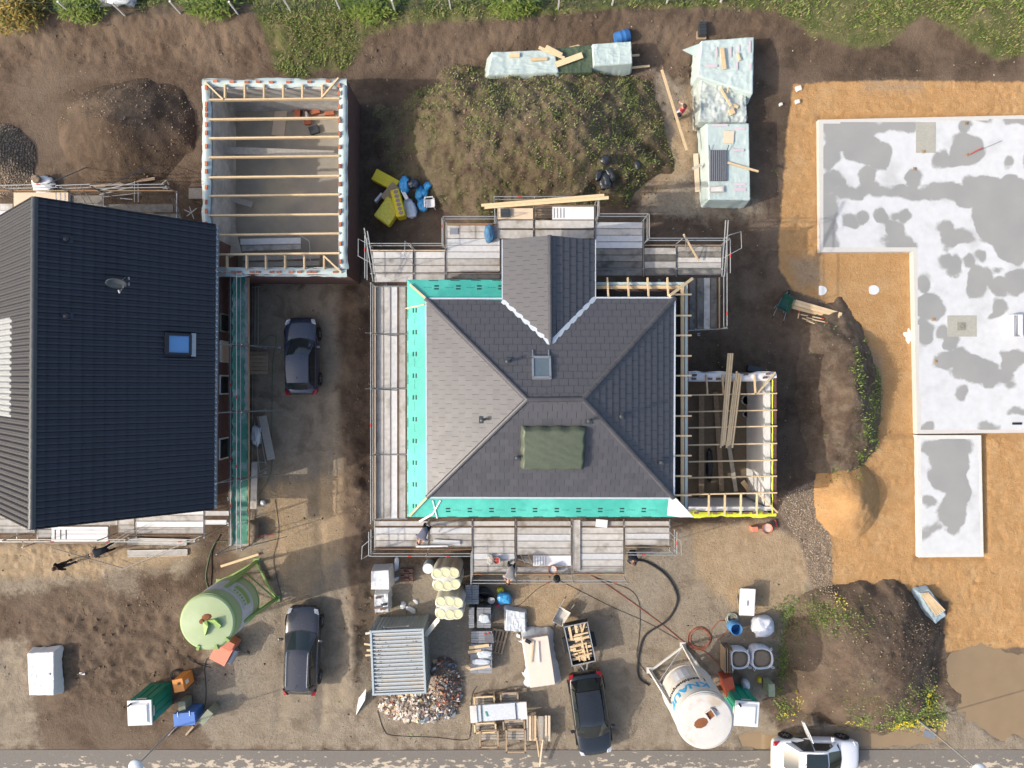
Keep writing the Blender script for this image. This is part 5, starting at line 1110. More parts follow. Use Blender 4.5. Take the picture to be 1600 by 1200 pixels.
p = gP(178, 853); person('person in dark clothes bending over under the front gable scaffold', p, R(110), pm('navy_top', (.03, .035, .045), .85), black_cl, 'bend', 'hair_brown', vest=M['skin'])
p = W(668, 822, zd+.015); person('person in checked shirt and black trousers leaning across the scaffold deck', p, R(155), plaid, black_cl, 'bend', 'hair_brown')
p = W(799, 881, zd+.015); person('person in grey shirt bending by the scaffold guard rail', p, R(165), greyt, black_cl, 'bend', 'hair_brown')
p = W(979, 880, zd-2.0); p.z = 0; p = gP(985, 862); person('person in dark navy clothes crouching below the end of the wide scaffold', p+Vector((.05, -.0, 0)), R(180), pm('navy_cloth', (.02, .024, .04), .85), black_cl, 'crouch', 'hair_dark')
p = gP(1058, 186); person('person in red and grey jacket carrying a long pale batten', p, R(35), red_cl, jeans, 'stand', 'hair_dark', vest=grey_cl, arms=dict(hL=Vector((-.20, .36, 1.06)), hR=Vector((.20, .36, 1.06)), eL=Vector((-.27, .08, 1.12)), eR=Vector((.27, .10, 1.12))))
# ================================================================ VEHICLES
def car_paint(name, c): return pm(name, c, .25, metal=.0, var=.03, rand=0, spec=.5, coat=.8)
M['headlamp'] = pm('headlamp', (.55, .57, .60), .15, metal=.3); M['taillamp'] = pm('taillamp', (.26, .012, .015), .2); M['alloy'] = pm('alloy_rim', (.42, .43, .45), .35, metal=.6); M['chrome'] = pm('chrome_trim', (.6, .61, .63), .2, metal=.8)
def car(name, label, loc, heading, L, Wd, Ht, paint, body='hatch', roofmat=None, rails=False, open_door=False, roofglass=False):
    """x forward, y left; nose at +L/2. Lofted lower body, glazed cabin, lamps, mirrors, wheels."""
    e = empty(name, loc, heading, label, 'car', None); hw = Wd/2; zb = .20
    f = L/2; hood = .93 if body != 'sport' else .84; belt = .98 if body != 'sport' else .88
    wsb, wst = (f-1.12, f-1.95) if body != 'wagon' else (f-1.18, f-1.98)          # windscreen bottom / top
    rt, rb = {'hatch': (-f+.62, -f+.22), 'wagon': (-f+.50, -f+.14), 'suv': (-f+.66, -f+.2), 'sport': (-f+1.15, -f+.42)}[body]
    st_ = [(-f, .74, .50, .66), (-f+.05, .86, .36, .86), (-f+.18, .94, .25, .95 if body != 'sport' else .90), (-f+.55, .985, zb, belt), (-f+1.2, 1.0, zb, belt), (0, 1.0, zb, belt-.02), (f-1.3, 1.0, zb, belt-.03), (f-.95, .99, zb, hood), (f-.45, .95, .22, hood-.10), (f-.16, .84, .27, hood-.20), (f-.04, .68, .36, hood-.31), (f, .56, .44, hood-.40)]
    m = MB(); n = 11
    for x, w, z0, z1 in st_:
        w *= hw; crown = .035
        sec = [(-.80*w, z0), (-.97*w, z0+.08), (-w, z0+.30*(z1-z0)+.06), (-.985*w, z1-.16), (-.93*w, z1-.035), (-.60*w, z1+crown*.5), (0, z1+crown)]
        sec = sec+[(-a, b) for a, b in sec[-2::-1]]
        m.v += [(x, -a, b) for a, b in sec]
    k = 13
    m.f = [(i*k+j, i*k+j+1, (i+1)*k+j+1, (i+1)*k+j) for i in range(len(st_)-1) for j in range(k-1)]+[((i+1)*k, (i+1)*k+k-1, i*k+k-1, i*k) for i in range(len(st_)-1)]+[tuple(range(k))[::-1], tuple(range((len(st_)-1)*k, len(st_)*k))]
    m.mi = [0]*len(m.f)
    b = m.build('body', paint, e, smooth=True); s = b.modifiers.new('Sub', 'SUBSURF'); s.levels = s.render_levels = 2
    # wheel arches + wheels
    for sx in (f-.85, -f+.80):
        for sy in (-1, 1):
            one('wheel_arch', M['black'], lambda m: m.lathe([(.001, 0), (.37, 0), (.37, .012), (.001, .012)], 24, (sx, sy*(hw-.002), .36), Matrix.Rotation(-sy*PI/2, 3, 'X')), e)
            wh = one('wheel', M['rubber'], lambda m: m.lathe([(.18, -.10), (.29, -.11), (.325, -.08), (.325, .08), (.29, .11), (.18, .10)], 24, (sx, sy*(hw-.09), .325), Matrix.Rotation(-sy*PI/2, 3, 'X')), e, smooth=True)
            def rim(m):
                R3 = Matrix.Rotation(-sy*PI/2, 3, 'X'); c0 = Vector((sx, sy*(hw-.09), .325))
                m.lathe([(.001, .085), (.05, .10), (.05, .06)], 10, c0, R3); m.lathe([(.19, .08), (.215, .105), (.215, .06)], 24, c0, R3)
                for q in range(5):
                    a = q*2*PI/5; m.beam(c0+R3 @ Vector((.04*math.cos(a), .04*math.sin(a), .09)), c0+R3 @ Vector((.2*math.cos(a), .2*math.sin(a), .09)), .05, .03, up=R3 @ Vector((0, 0, 1)))
            one('rim', M['alloy'], rim, wh)
    # cabin shell
    zt = Ht; bw, tw = hw*.90, hw*.66; P = lambda x, y, z: Vector((x, y, z))
    def ring(x, w, z): return [P(x, -w, z), P(x, -w*.5, z+.02), P(x, 0, z+.03), P(x, w*.5, z+.02), P(x, w, z)]
    zl = belt-.06
    lowF = [P(wsb-.16, -bw, zl), P(wsb+.0, -bw*.55, zl+.03), P(wsb+.05, 0, zl+.05), P(wsb+.0, bw*.55, zl+.03), P(wsb-.16, bw, zl)]
    lowR = [P(rb+.10, -bw*.95, zl), P(rb+.02, -bw*.5, zl), P(rb, 0, zl), P(rb+.02, bw*.5, zl), P(rb+.10, bw*.95, zl)]
    rows = [lowF, [p_+Vector((-.05*abs(p_.y)/tw, 0, 0)) for p_ in ring(wst, tw, zt-.06)], ring(wst-.35, tw, zt-.005), ring((wst+rt)/2, tw, zt), ring(rt+.25, tw*.97, zt-.03), ring(rt, tw*.95, zt-.07), lowR]
    sh = MB(); sh.v = [tuple(q) for r in rows for q in r]; kk = 5
    for i in range(len(rows)-1):
        for j in range(kk-1): sh.f.append((i*kk+j, i*kk+j+1, (i+1)*kk+j+1, (i+1)*kk+j)); sh.mi.append(0)
    # side skins
    for j, sg in ((0, 1), (4, -1)):
        top = [i*kk+j for i in range(1, len(rows)-1)]; lo_f, lo_r = 0*kk+j, (len(rows)-1)*kk+j
        sh.f.append(tuple([lo_f]+top+[lo_r]) if sg > 0 else tuple(([lo_f]+top+[lo_r])[::-1])); sh.mi.append(0)
    cab = sh.build('cabin', paint, e, auto=35)
    # glass set a little proud of the shell
    def inset(poly, amt, out):
        c = sum(poly, Vector())/len(poly); nn = (poly[1]-poly[0]).cross(poly[2]-poly[0]).normalized()
        if nn.dot(c-Vector((0, 0, .9))) < 0: nn = -nn
        return [c+(p_-c)*(1-amt)+nn*out for p_ in poly]
    def glassstrip(nm, A, B, am=.06, par=e):
        g_ = MB(); na = len(A); 
        cA = [A[i].lerp(B[i], am*.6) for i in range(na)]; cB = [A[i].lerp(B[i], 1-am*.6) for i in range(na)]
        for arr in (cA, cB):
            mid = arr[na//2].copy()
            for i in range(na): arr[i] = Vector((arr[i].x, arr[i].y*(1-am), arr[i].z))
        nn = (cA[1]-cA[0]).cross(cB[0]-cA[0]).normalized(); nn = nn if nn.z > 0 else -nn
        g_.add([q+nn*.008 for q in cA]+[q+nn*.008 for q in cB]+[q-nn*.01 for q in cA]+[q-nn*.01 for q in cB], [(i, i+1, na+i+1, na+i) for i in range(na-1)]); return g_.build(nm, M['glass'], par, auto=40)
    glassstrip('windscreen', rows[0], rows[1]); glassstrip('rear_window', rows[-2], rows[-1], .1)
    for j, sg in ((4, 1), (0, -1)):
        xs_ = [rows[0][j].x-.30, (wst+rt)/2+.12, (wst+rt)/2-.85, rt+.02] if body in ('wagon', 'suv') else [rows[0][j].x-.30, (wst+rt)/2+.05, rt+.02]
        for a, bb in zip(xs_[:-1], xs_[1:]):
            a2, b2 = a-.03, bb+.03
            def pt(x, t):
                top = Vector((x, sg*tw, zt-.05)); low = Vector((x, sg*bw, zl)); return low.lerp(top, t)
            ta = 1-max(0, (a2-(wst))/max(.01, rows[0][j].x-wst)); ta = min(.86, max(.12, ta*.9)); tb = .86 if bb > rt+.3 else .72
            mid = (a2+b2)/2; tm = .86
            poly = [pt(a2, .12), pt(a2, ta), pt(min(a2, wst-.08) if a2 > wst else a2, tm), pt(b2, tb), pt(b2, .12)]
            if abs(poly[1].x-poly[2].x) < .02: poly = [poly[0], poly[2], poly[3], poly[4]]
            if open_door and sg > 0 and bb == xs_[-1]: continue
            nn = Vector((0, sg*math.cos(.5), math.sin(.5)))
            g_ = MB(); g_.poly3([q-nn*.01 for q in poly] if sg < 0 else [q-nn*.01 for q in poly][::-1], [q+nn*.012 for q in poly] if sg < 0 else [q+nn*.012 for q in poly][::-1]); g_.build('side_window', M['glass'], e)
        mp = Vector((rows[0][j].x-.28, sg*(hw+.02), zl+.06))
        one('mirror', paint, lambda m: (m.box(mp+Vector((0, sg*.10, .03)), (.13, .20, .13)), m.box(mp+Vector((0, sg*-.02, 0)), (.06, .12, .05))), e, bevel=.03)
    for sg in (-1, 1):
        one('headlight', M['headlamp'], lambda m: m.poly3([Vector(q) for q in ((f-.42, sg*hw*.90, hood-.20), (f-.16, sg*hw*.82, hood-.26), (f-.12, sg*hw*.60, hood-.26), (f-.32, sg*hw*.66, hood-.16))][::sg], [Vector(q)+Vector((.02, sg*.02, .055)) for q in ((f-.42, sg*hw*.90, hood-.20), (f-.16, sg*hw*.82, hood-.26), (f-.12, sg*hw*.60, hood-.26), (f-.32, sg*hw*.66, hood-.16))][::sg]), e, bevel=.01)
        one('tail_light', M['taillamp'], lambda m: m.poly3([Vector(q) for q in ((-f+.02, sg*hw*.62, .74), (-f+.02, sg*hw*.86, .74), (-f+.34, sg*hw*.93, .80), (-f+.12, sg*hw*.66, .86))][::-sg], [Vector(q)+Vector((-.02, sg*.03, .10)) for q in ((-f+.02, sg*hw*.62, .74), (-f+.02, sg*hw*.86, .74), (-f+.34, sg*hw*.93, .80), (-f+.12, sg*hw*.66, .86))][::-sg]), e, bevel=.01)
        if rails: one('roof_rail', M['chrome'], lambda m: m.path([(wst-.1, sg*tw*.9, zt+.0), (wst-.25, sg*tw*.9, zt+.06), (rt+.4, sg*tw*.88, zt+.05), (rt+.2, sg*tw*.88, zt-.0)], .02, 6), e)
    one('grille', M['black'], lambda m: m.box((f-.06, 0, hood-.36), (.06, hw*.8, .14)), e, bevel=.02)
    one('wiper_panel', M['black'], lambda m: m.add([Vector((wsb+.05-.2*(abs(t)**2), t*bw*.92, hood+.05)) for t in (-1, -.5, 0, .5, 1)]+[Vector((wsb-.03-.2*(abs(t)**2), t*bw*.92, hood+.065)) for t in (-1, -.5, 0, .5, 1)], [(i, i+1, 6+i, 5+i) for i in range(4)]), e)
    one('aerial', M['black'], lambda m: m.tube((rt+.3, 0, zt), (rt+.18, 0, zt+.12), .012, 6), e)
    if roofglass: one('glass_roof', M['glass'], lambda m: m.poly3([Vector((x, y, z)) for x, y, z in ((wst-.1, -tw*.85, zt+.01), (wst-.05, 0, zt+.03), (wst-.1, tw*.85, zt+.01), (wst-1.15, tw*.85, zt+.02), (wst-1.15, 0, zt+.045), (wst-1.15, -tw*.85, zt+.02))], [Vector((x, y, z+.012)) for x, y, z in ((wst-.1, -tw*.85, zt+.01), (wst-.05, 0, zt+.03), (wst-.1, tw*.85, zt+.01), (wst-1.15, tw*.85, zt+.02), (wst-1.15, 0, zt+.045), (wst-1.15, -tw*.85, zt+.02))]), e)
    if open_door:
        x1 = (wst+rt)/2+.02
        one('door_opening', M['black'], lambda m: m.poly3([Vector(q) for q in ((x1, hw*.985, .4), (x1, hw*.94, zl+.0), (x1-.03, tw*1.02, zt-.09), (x1-.55, tw*1.0, zt-.12), (x1-.98, bw*.99, zl+.02), (x1-.85, hw*.985, .45))], [Vector(q)+Vector((0, .02, .015)) for q in ((x1, hw*.985, .4), (x1, hw*.94, zl+.0), (x1-.03, tw*1.02, zt-.09), (x1-.55, tw*1.0, zt-.12), (x1-.98, bw*.99, zl+.02), (x1-.85, hw*.985, .45))]), e)
        d = Matrix.Rotation(R(-68), 3, 'Z'); o_ = Vector((x1, hw*.99, 0))
        pr2 = [(0, .38), (0, zl), (-.10, zt-.16), (-.55, zt-.18), (-.95, zl), (-.88, .45)]
        def door(m):
            a = [o_+d @ Vector((x, .0, z)) for x, z in pr2[:2]+pr2[4:]]; q = [o_+d @ Vector((x, .07, z)) for x, z in pr2[:2]+pr2[4:]]; m.poly3(a, q)
            for (xa, za), (xb, zb_) in zip(pr2[1:4], pr2[2:5]): m.beam(o_+d @ Vector((xa, .03-.10*(za-zl), za)), o_+d @ Vector((xb, .03-.10*(zb_-zl), zb_)), .04, .05)
        dr = one('door', paint, door, e); one('door_glass', M['glass'], lambda m: m.poly3([o_+d @ Vector((x, .02-.10*(z-zl), z)) for x, z in pr2[1:5]], [o_+d @ Vector((x, .035-.10*(z-zl), z)) for x, z in pr2[1:5]]), dr)
    return e
def at_z(px, py, z): p = W(px, py, z); return Vector((p.x, p.y, gh(p.x, p.y)))
car('hatchback_car', 'dark navy hatchback parked on the shaded drive beside the tiled house', at_z(470, 556, .8), R(91), 3.98, 1.72, 1.50, car_paint('navy_paint', (.026, .035, .06)), 'hatch')
car('estate_car', 'dark grey estate car with chrome roof rails parked on the muddy drive', at_z(471, 1017, .8), R(88), 4.52, 1.80, 1.50, car_paint('anthracite_paint', (.032, .034, .044)), 'wagon', rails=True)
car('suv_car', 'black compact SUV parked behind the loaded timber trailer', at_z(923, 1117, .8), R(-82), 4.35, 1.84, 1.60, car_paint('black_paint', (.010, .012, .015)), 'suv')
car('white_car', 'white coupe with dark glass roof and an open door by the road', Vector((15.55, -19.05, .02)), R(-1), 4.55, 1.82, 1.45, car_paint('white_paint', (.80, .80, .80)), 'sport', roofglass=True, open_door=True)
# ---------------------------------------------------------------- loaded trailer
TL = at_z(905, 1003, .8); ta = R(12); tr = empty('trailer', TL, ta, 'small car trailer with black sides full of cut timber', 'trailer')
one('bed', M['steel'], lambda m: m.box((0, 0, .55), (1.22, 2.05, .06)), tr)
for s in (-1, 1): one('side_board', M['black'], lambda m: m.box((s*.60, 0, .82), (.04, 2.05, .5)), tr); one('end_board', M['black'], lambda m: m.box((0, s*1.0, .82), (1.16, .04, .5)), tr)
one('rim_rail', M['galv'], lambda m: [m.beam((s*.60, -1.03, 1.085), (s*.60, 1.03, 1.085), .05, .03) for s in (-1, 1)]+[m.beam((-.6, s*1.0, 1.085), (.6, s*1.0, 1.085), .05, .03) for s in (-1, 1)], tr)
for s in (-1, 1):
    w_ = one('wheel', M['rubber'], lambda m: m.lathe([(.14, -.08), (.26, -.09), (.28, 0), (.26, .09), (.14, .08)], 20, (s*.74, -.1, .28), Matrix.Rotation(PI/2, 3, 'Y')), tr, smooth=True)
    one('mudguard', M['black'], lambda m: m.box((s*.74, -.1, .60), (.22, .75, .04)), tr, bevel=.02)
one('drawbar', M['galv'], lambda m: (m.beam((-.3, -1.0, .5), (0, -1.75, .5), .06, .06), m.beam((.3, -1.0, .5), (0, -1.75, .5), .06, .06), m.tube((0, -1.7, .5), (0, -1.75, .2), .03), m.tube((0, -1.7, .55), (0, -2.0, .55), .03)), tr)
tr['label'] = 'small black-sided trailer loaded with timber offcuts behind the black SUV'
fill = [(M['wood_old'], 26), (M['ply'], 14), (M['wood'], 30)]
k_ = 0
for mt, n in fill:
    for i in range(n):
        L_ = random.uniform(.3, .85); a = random.choice([0, 0, PI/2, PI/2, random.uniform(0, PI)])
        x, y = random.uniform(-.45, .45), random.uniform(-.85, .85); dx, dy = abs(math.cos(a))*L_/2, abs(math.sin(a))*L_/2
        x = max(-.55+dx, min(.55-dx, x)) if dx < .55 else 0; y = max(-.95+dy, min(.95-dy, y))
        c = TL+Matrix.Rotation(ta, 3, 'Z') @ Vector((x, y, .62+.0062*k_)); k_ += 1
        o = one('timber_offcut', mt, lambda m: m.box((0, 0, 0), (L_, random.choice([.06, .08, .12]), random.choice([.04, .05, .06])))); o.location = c; o.rotation_euler = (random.uniform(-.06, .06), random.uniform(-.06, .06), a+ta); tag(o, 'short pale timber offcut heaped in the car trailer', 'timber', 'timber offcuts in the trailer')
# ================================================================ SILOS
def text_mesh(s, size, bold=0):
    cu = bpy.data.curves.new('lettering', 'FONT'); cu.body = s; cu.size = size; cu.align_x = 'CENTER'; cu.offset = bold; cu.extrude = .004; cu.resolution_u = 3
    o = bpy.data.objects.new('lettering', cu); C.objects.link(o); dg = bpy.context.evaluated_depsgraph_get(); dg.update(); me = bpy.data.meshes.new_from_object(o.evaluated_get(dg)); bpy.data.objects.remove(o); return me
def wrap_text(s, size, rad, z, ang, mat, parent, bold=0, name='lettering'):
    me = text_mesh(s, size, bold); bm = bmesh.new(); bm.from_mesh(me); bmesh.ops.subdivide_edges(bm, edges=[e for e in bm.edges if e.calc_length() > .12], cuts=2); bm.to_mesh(me); bm.free()
    for v in me.vertices:
        a = ang+v.co.x/rad; r = rad+.006+v.co.z; v.co = (r*math.cos(a), r*math.sin(a), z+v.co.y)
    me.materials.clear(); me.materials.append(mat); return link(name, me, parent)
def silo(name, label, feet_px, Ht, rad, mats, band=None):
    feet = [gP(*f) for f in feet_px]; c = sum(feet, Vector())/4; c.z = 0; e = empty(name, c, 0, label, 'silo'); shell_, frame, = mats
    zc = 2.0; nose = .25
    one('tank', shell_, lambda m: m.lathe([(.18, .75), (.22, .78), (rad, zc), (rad, Ht-.12), (rad*.985, Ht-.05), (rad*.93, Ht), (rad*.5, Ht+.05), (.001, Ht+.06)], 56), e, auto=30)
    for z in (zc, Ht-.14): one('tank_hoop', frame, lambda m: m.lathe([(rad-.01, z-.04), (rad+.03, z-.04), (rad+.03, z+.04), (rad-.01, z+.04)], 56), e, auto=30)
    F_ = [f-c for f in feet]
    for f in F_:
        d = Vector((f.x, f.y, 0)).normalized(); t_ = d*(rad+.02)+Vector((0, 0, Ht-1.2)); one('leg', frame, lambda m: (m.beam(Vector((f.x, f.y, f.z)), t_, .13, .13), m.box((f.x, f.y, f.z+.02), (.32, .32, .05)), m.beam(Vector((f.x, f.y, 0)).lerp(t_, .45), d*rad*.98+Vector((0, 0, zc+.1)), .08, .08)), e)
    for i in range(4):
        a, b = F_[i], F_[(i+1) % 4]; a = Vector((a.x, a.y, 0)); b = Vector((b.x, b.y, 0)); up = lambda q, h: q.lerp(q.normalized()*(rad+.02)+Vector((0, 0, Ht-1.2)), h)
        one('brace', frame, lambda m: (m.beam(up(a, .03), up(b, .03), .10, .10), m.beam(up(a, .04), up(b, .42), .06, .06)), e)
    return e, c
wst_ = pm('weathered_white_steel', (.58, .56, .52), .5, var=.12, scale=1, col2=(.46, .38, .29), mix2=.36, scale2=1.3); rust = pm('rust', (.20, .075, .03), .9, var=.3, scale=6, bump=.5)
ws, wc = silo('mortar_silo', 'tall dirty white dry-mortar silo with blue lettering and a rusty hatch', [(1067, 1008), (1015, 1047), (1054, 1099), (1106, 1060)], 5.15, 1.27, (wst_, wst_))
fa = math.atan2(-wc.y, -wc.x)
wrap_text('KNAUF', .70, 1.27, 4.02, fa+.05, pm('sky_blue_lettering', (.03, .33, .62), .5), ws, .022)
wrap_text('Maschinenputz', .38, 1.27, 3.48, fa+.05, M['black'], ws, .01)
one('notice_plate', pm('faded_plate', (.62, .64, .68), .5), lambda m: m.add([(1.285*math.cos(fa+a), 1.285*math.sin(fa+a), z) for z in (2.35, 3.25) for a in (-.35, -.15, .05, .25)], [(i, i+1, 5+i, 4+i) for i in range(3)]), ws)
def hatch(m, z, ang):
    Mr = Matrix.Rotation(ang, 3, 'Z'); m.box(Mr @ Vector((.12, .35, 0))+Vector((0, 0, z+.1)), (.36, .30, .16), M=Mr)
one('hatch_frame', wst_, lambda m: [m.box(Matrix.Rotation(.6, 3, 'Z') @ Vector((.34+a, .2+b, 0))+Vector((0, 0, 5.25)), s, M=Matrix.Rotation(.6, 3, 'Z')) for a, b, s in ((-.17, 0, (.04, .42, .16)), (.17, 0, (.04, .42, .16)), (0, .2, (.34, .04, .16)), (0, -.2, (.34, .04, .16)))], ws)
one('hatch_rust', rust, lambda m: (m.box(Matrix.Rotation(.6, 3, 'Z') @ Vector((.34, .2, 0))+Vector((0, 0, 5.22)), (.30, .36, .06), M=Matrix.Rotation(.6, 3, 'Z')), m.lathe([(.24, .0), (.22, .05), (.05, .07), (.001, .07)], 9, (-.22, -.06, 5.17), Matrix.Scale(1.5, 3, (.9, .4, 0))), m.path([(.3, .62, 5.18), (.42, .58, 5.19), (.5, .48, 5.19)], .025)), ws)
gst = pm('pale_green_steel', (.30, .37, .20), .5, var=.06, scale=1, col2=(.34, .41, .24), mix2=.4); gdk = pm('green_frame_steel', (.22, .34, .10), .5, var=.1)
gs, gc = silo('mortar_silo', 'pale green dry-mortar silo with grey label band on its flank', [(401, 877), (343, 909), (375, 967), (433, 935)], 5.0, 1.25, (gst, gdk))
fa = math.atan2(-gc.y, -gc.x)
def band(m, r, z0, z1, a0, a1, n=28): m.add([(r*math.cos(a0+(a1-a0)*i/n), r*math.sin(a0+(a1-a0)*i/n), z) for z in (z0, z1) for i in range(n+1)], [(i, i+1, n+2+i, n+1+i) for i in range(n)])
one('label_band', pm('grey_label', (.48, .50, .52), .5), lambda m: band(m, 1.262, 2.75, 4.15, fa-1.5, fa+1.5), gs)
one('label_panel', gdk, lambda m: (band(m, 1.268, 3.05, 3.42, fa-.42, fa+.42), band(m, 1.268, 2.95, 2.99, fa-.5, fa+.5), band(m, 1.268, 3.86, 3.9, fa-.5, fa+.5)), gs)
one('label_rule', gdk, lambda m: [band(m, 1.268, 3.52, 3.75, fa-.38+i*.13, fa-.30+i*.13, 3) for i in range(6)], gs)['kind'] = 'stuff'
one('hatch_flap', gdk, lambda m: (m.poly3([Vector(q) for q in ((-.15, .05, 5.06), (-.02, -.55, 5.05), (.16, -.1, 5.07), (.05, .1, 5.07))], [Vector(q) for q in ((-.15, .05, 5.12), (-.02, -.55, 5.2), (.16, -.1, 5.3), (.05, .1, 5.14))]), m.poly3([Vector(q) for q in ((.05, .12, 5.06), (.6, -.25, 5.05), (.7, -.1, 5.05), (.45, .22, 5.06))], [Vector(q) for q in ((.05, .12, 5.12), (.6, -.25, 5.16), (.7, -.1, 5.16), (.45, .22, 5.3))])), gs)
one('hatch_rust', rust, lambda m: (m.lathe([(.12, 0), (.1, .04), (.001, .05)], 9, (-.22, .05, 5.06)), m.lathe([(.16, 0), (.1, .04), (.001, .05)], 9, (0, .25, 5.05), Matrix.Scale(1.6, 3, (1, .3, 0)))), gs)
for a in (-1.9, -1.2, -.7): one('lifting_lug', gdk, lambda m: m.box((1.2*math.cos(a), 1.2*math.sin(a), 4.95), (.22, .12, .22), rz=a), gs)
# ================================================================ SITE THINGS
def drape(name, mat, label, cat, quad_px, h, skirt=.9, flare=.12, wr=.035, seed=1, ztop=None, group=None, sag=.05, torn=0.0, div=44, parent=None):
    """a sheet thrown over a stack: quad_px = its top corners in the photo (clockwise from upper left), h = top height"""
    q = [W(*p, h) for p in quad_px]; c0 = sum(q, Vector())/4; g0 = gh(c0.x, c0.y, False)
    n = div; sk_ = 7; N_ = n+2*sk_; vv = []
    for j in range(N_+1):
        for i in range(N_+1):
            def par(k):
                if k < sk_: return 0.0, (sk_-k)/sk_
                if k > sk_+n: return 1.0, (k-sk_-n)/sk_
                return (k-sk_)/n, 0.0
            u, su = par(i); v, sv = par(j)
            p = q[0].lerp(q[1], u).lerp(q[3].lerp(q[2], u), v); s = max(su, sv)
            out = Vector((0, 0, 0))
            if s > 0:
                dx = (q[1]-q[0]).normalized()*((-su if u == 0 else su)); dy = (q[3]-q[0]).normalized()*((-sv if v == 0 else sv)); out = (dx+dy)
                if out.length > 0: out = out.normalized()*s
            x, y = p.x, p.y; f1 = float(fbm(np.array(x), np.array(y), 2.4, 3, seed*7)); f2 = float(fbm(np.array(x+9), np.array(y), 1.1, 2, seed*7+3))
            fl = flare*(.4+1.2*f2)+wr*2*(float(fbm(np.array((x+y)*1.0), np.array((x-y)), 3.5, 2, seed+40))-.5)*s
            z = h+wr*(f1-.5)*1.2*(1 if s == 0 else .3)-sag*(1-(2*u-1)**2)*(1-(2*v-1)**2)*f2
            z = z-s*(h-g0-.02)*(skirt+.25*(f2-.5)) if s > 0 else z
            r1 = float(fbm(np.array(x*1.0+f1*.3), np.array(y*2.2), 1.3, 3, seed*5+1)); r2 = float(fbm(np.array(x*2.4), np.array(y*.9+f1*.3), 1.5, 3, seed*5+2))
            fold = wr*.8*((1-abs(2*r1-1))**9+(1-abs(2*r2-1))**9)*(1 if s == 0 else .0)
            P_ = p+out*(fl+.03); vv.append((P_.x+wr*.5*(f1-.5), P_.y, max(z+fold*.6, g0+.015)))
    k = N_+1; m = MB(); fs = [(j*k+i, j*k+i+1, (j+1)*k+i+1, (j+1)*k+i) for j in range(N_) for i in range(N_)]
    if torn: fs = [f for f in fs if not (float(fbm(np.array(vv[f[0]][0]), np.array(vv[f[0]][1]), 2.5, 2, 77)) < torn and (f[0] % k < sk_-2 or f[0]//k > sk_+n+2))]
    fs = [f[::-1] for f in fs]; m.add(vv, fs); o = m.build(name, mat, parent, smooth=True)
    if parent is None: tag(o, label, cat, group)
    return o
def plank(px0, py0, px1, py1, z0, z1, w, th, mat, label, group=None, cat='plank', name='plank'):
    o = one(name, M[mat], lambda m: m.beam(W(px0, py0, z0), W(px1, py1, z1), w, th)); return tag(o, label, cat, group)
def box_at(name, mat, label, cat, px, py, size, z=None, rz=0, bevel=.015, group=None, top=None):
    """closed box whose top-face centre sits at the pixel"""
    hz = (size[2] if top is None else top); p = W(px, py, hz+(0 if z is None else z)); zz = gh(p.x, p.y) if z is None else z
    o = one(name, mat, lambda m: m.box((0, 0, size[2]/2), size), bevel=bevel); o.location = (p.x, p.y, zz-.01); o.rotation_euler = (0, 0, rz); return tag(o, label, cat, group)
def pallet(e, w=.8, l=1.2, mat='wood_old', z=0):
    for i in range(5): one('slat', M[mat], lambda m: m.box((-w/2+w*(i+.5)/5, 0, z+.13), (w/5-.04, l, .022)), e)
    for y in (-l/2+.05, 0, l/2-.05): one('bearer', M[mat], lambda m: m.box((0, y, z+.06), (w, .1, .1)), e)
# --- sheeted timber stacks behind the house
def core(quad, h, mat='wood'):
    q = [W(*p, h) for p in quad]; c = sum(q, Vector())/4; return c
drape('covered_stack', M['mint'], 'long timber stack under pale mint foil beside the green-sheeted one', 'stack', [(768, 82), (866, 78), (872, 112), (762, 116)], 1.05, .95, .35, .06, 2)
drape('covered_stack', M['darkgreen'], 'timber stack under a dark green sheet between two pale ones', 'stack', [(868, 76), (924, 70), (926, 112), (870, 114)], 1.0, .9, .14, .05, 3)
drape('covered_stack', M['mint'], 'short timber stack under pale mint foil with a hanging torn corner', 'stack', [(926, 69), (986, 65), (988, 98), (928, 102)], 1.25, .9, .10, .04, 4)
drape('covered_stack', M['mint'], 'timber stack under pale mint foil with a flap blown towards the soil heap', 'stack', [(1096, 64), (1178, 58), (1176, 146), (1090, 118)], 1.15, .9, .10, .05, 5)
drape('covered_stack', M['mint2'], 'low stack under crumpled translucent foil beside the person in red', 'stack', [(1095, 122), (1166, 120), (1166, 190), (1092, 190)], .8, .9, .22, .11, 6)
drape('covered_stack', M['mint'], 'pallet stack under pale mint foil with a dark grate lying on it', 'stack', [(1104, 193), (1170, 193), (1172, 312), (1108, 312)], 1.25, .95, .10, .03, 7)
def flap(m):
    a, b, c = W(1066, 78, .9), W(1098, 66, 1.1), W(1094, 92, .7); m.poly3([x-Vector((0, 0, .02)) for x in (a, c, b)], [a, c, b])
pk = pm('faded_pink_print', (.55, .46, .50), .5, var=.1)
for px, py, w, h in ((1142, 80, .1, .5), (1172, 72, .1, .6), (1155, 74, .08, .35), (1112, 102, .6, .12), (1173, 103, .12, .35), (1125, 196, .8, .1), (1155, 201, .6, .12), (1153, 235, .6, .12), (1156, 288, .55, .12), (1156, 296, .6, .16), (1120, 80, .06, .5), (1152, 102, .1, .4)):
    p = W(px, py, 1.25); o = one('print_patch', pk, lambda m: m.box((p.x, p.y, 1.285 if py > 190 else 1.20), (w, h, .006))); 
    par = [x for x in C.objects if x.get('label', '').startswith('pallet stack under pale' if py > 190 else 'timber stack under pale mint foil with a flap')][0]; o.parent = par
o = one('foil_flap', M['mint'], flap); o.parent = [x for x in C.objects if x.get('label', '').startswith('timber stack under pale mint foil with a flap')][0]
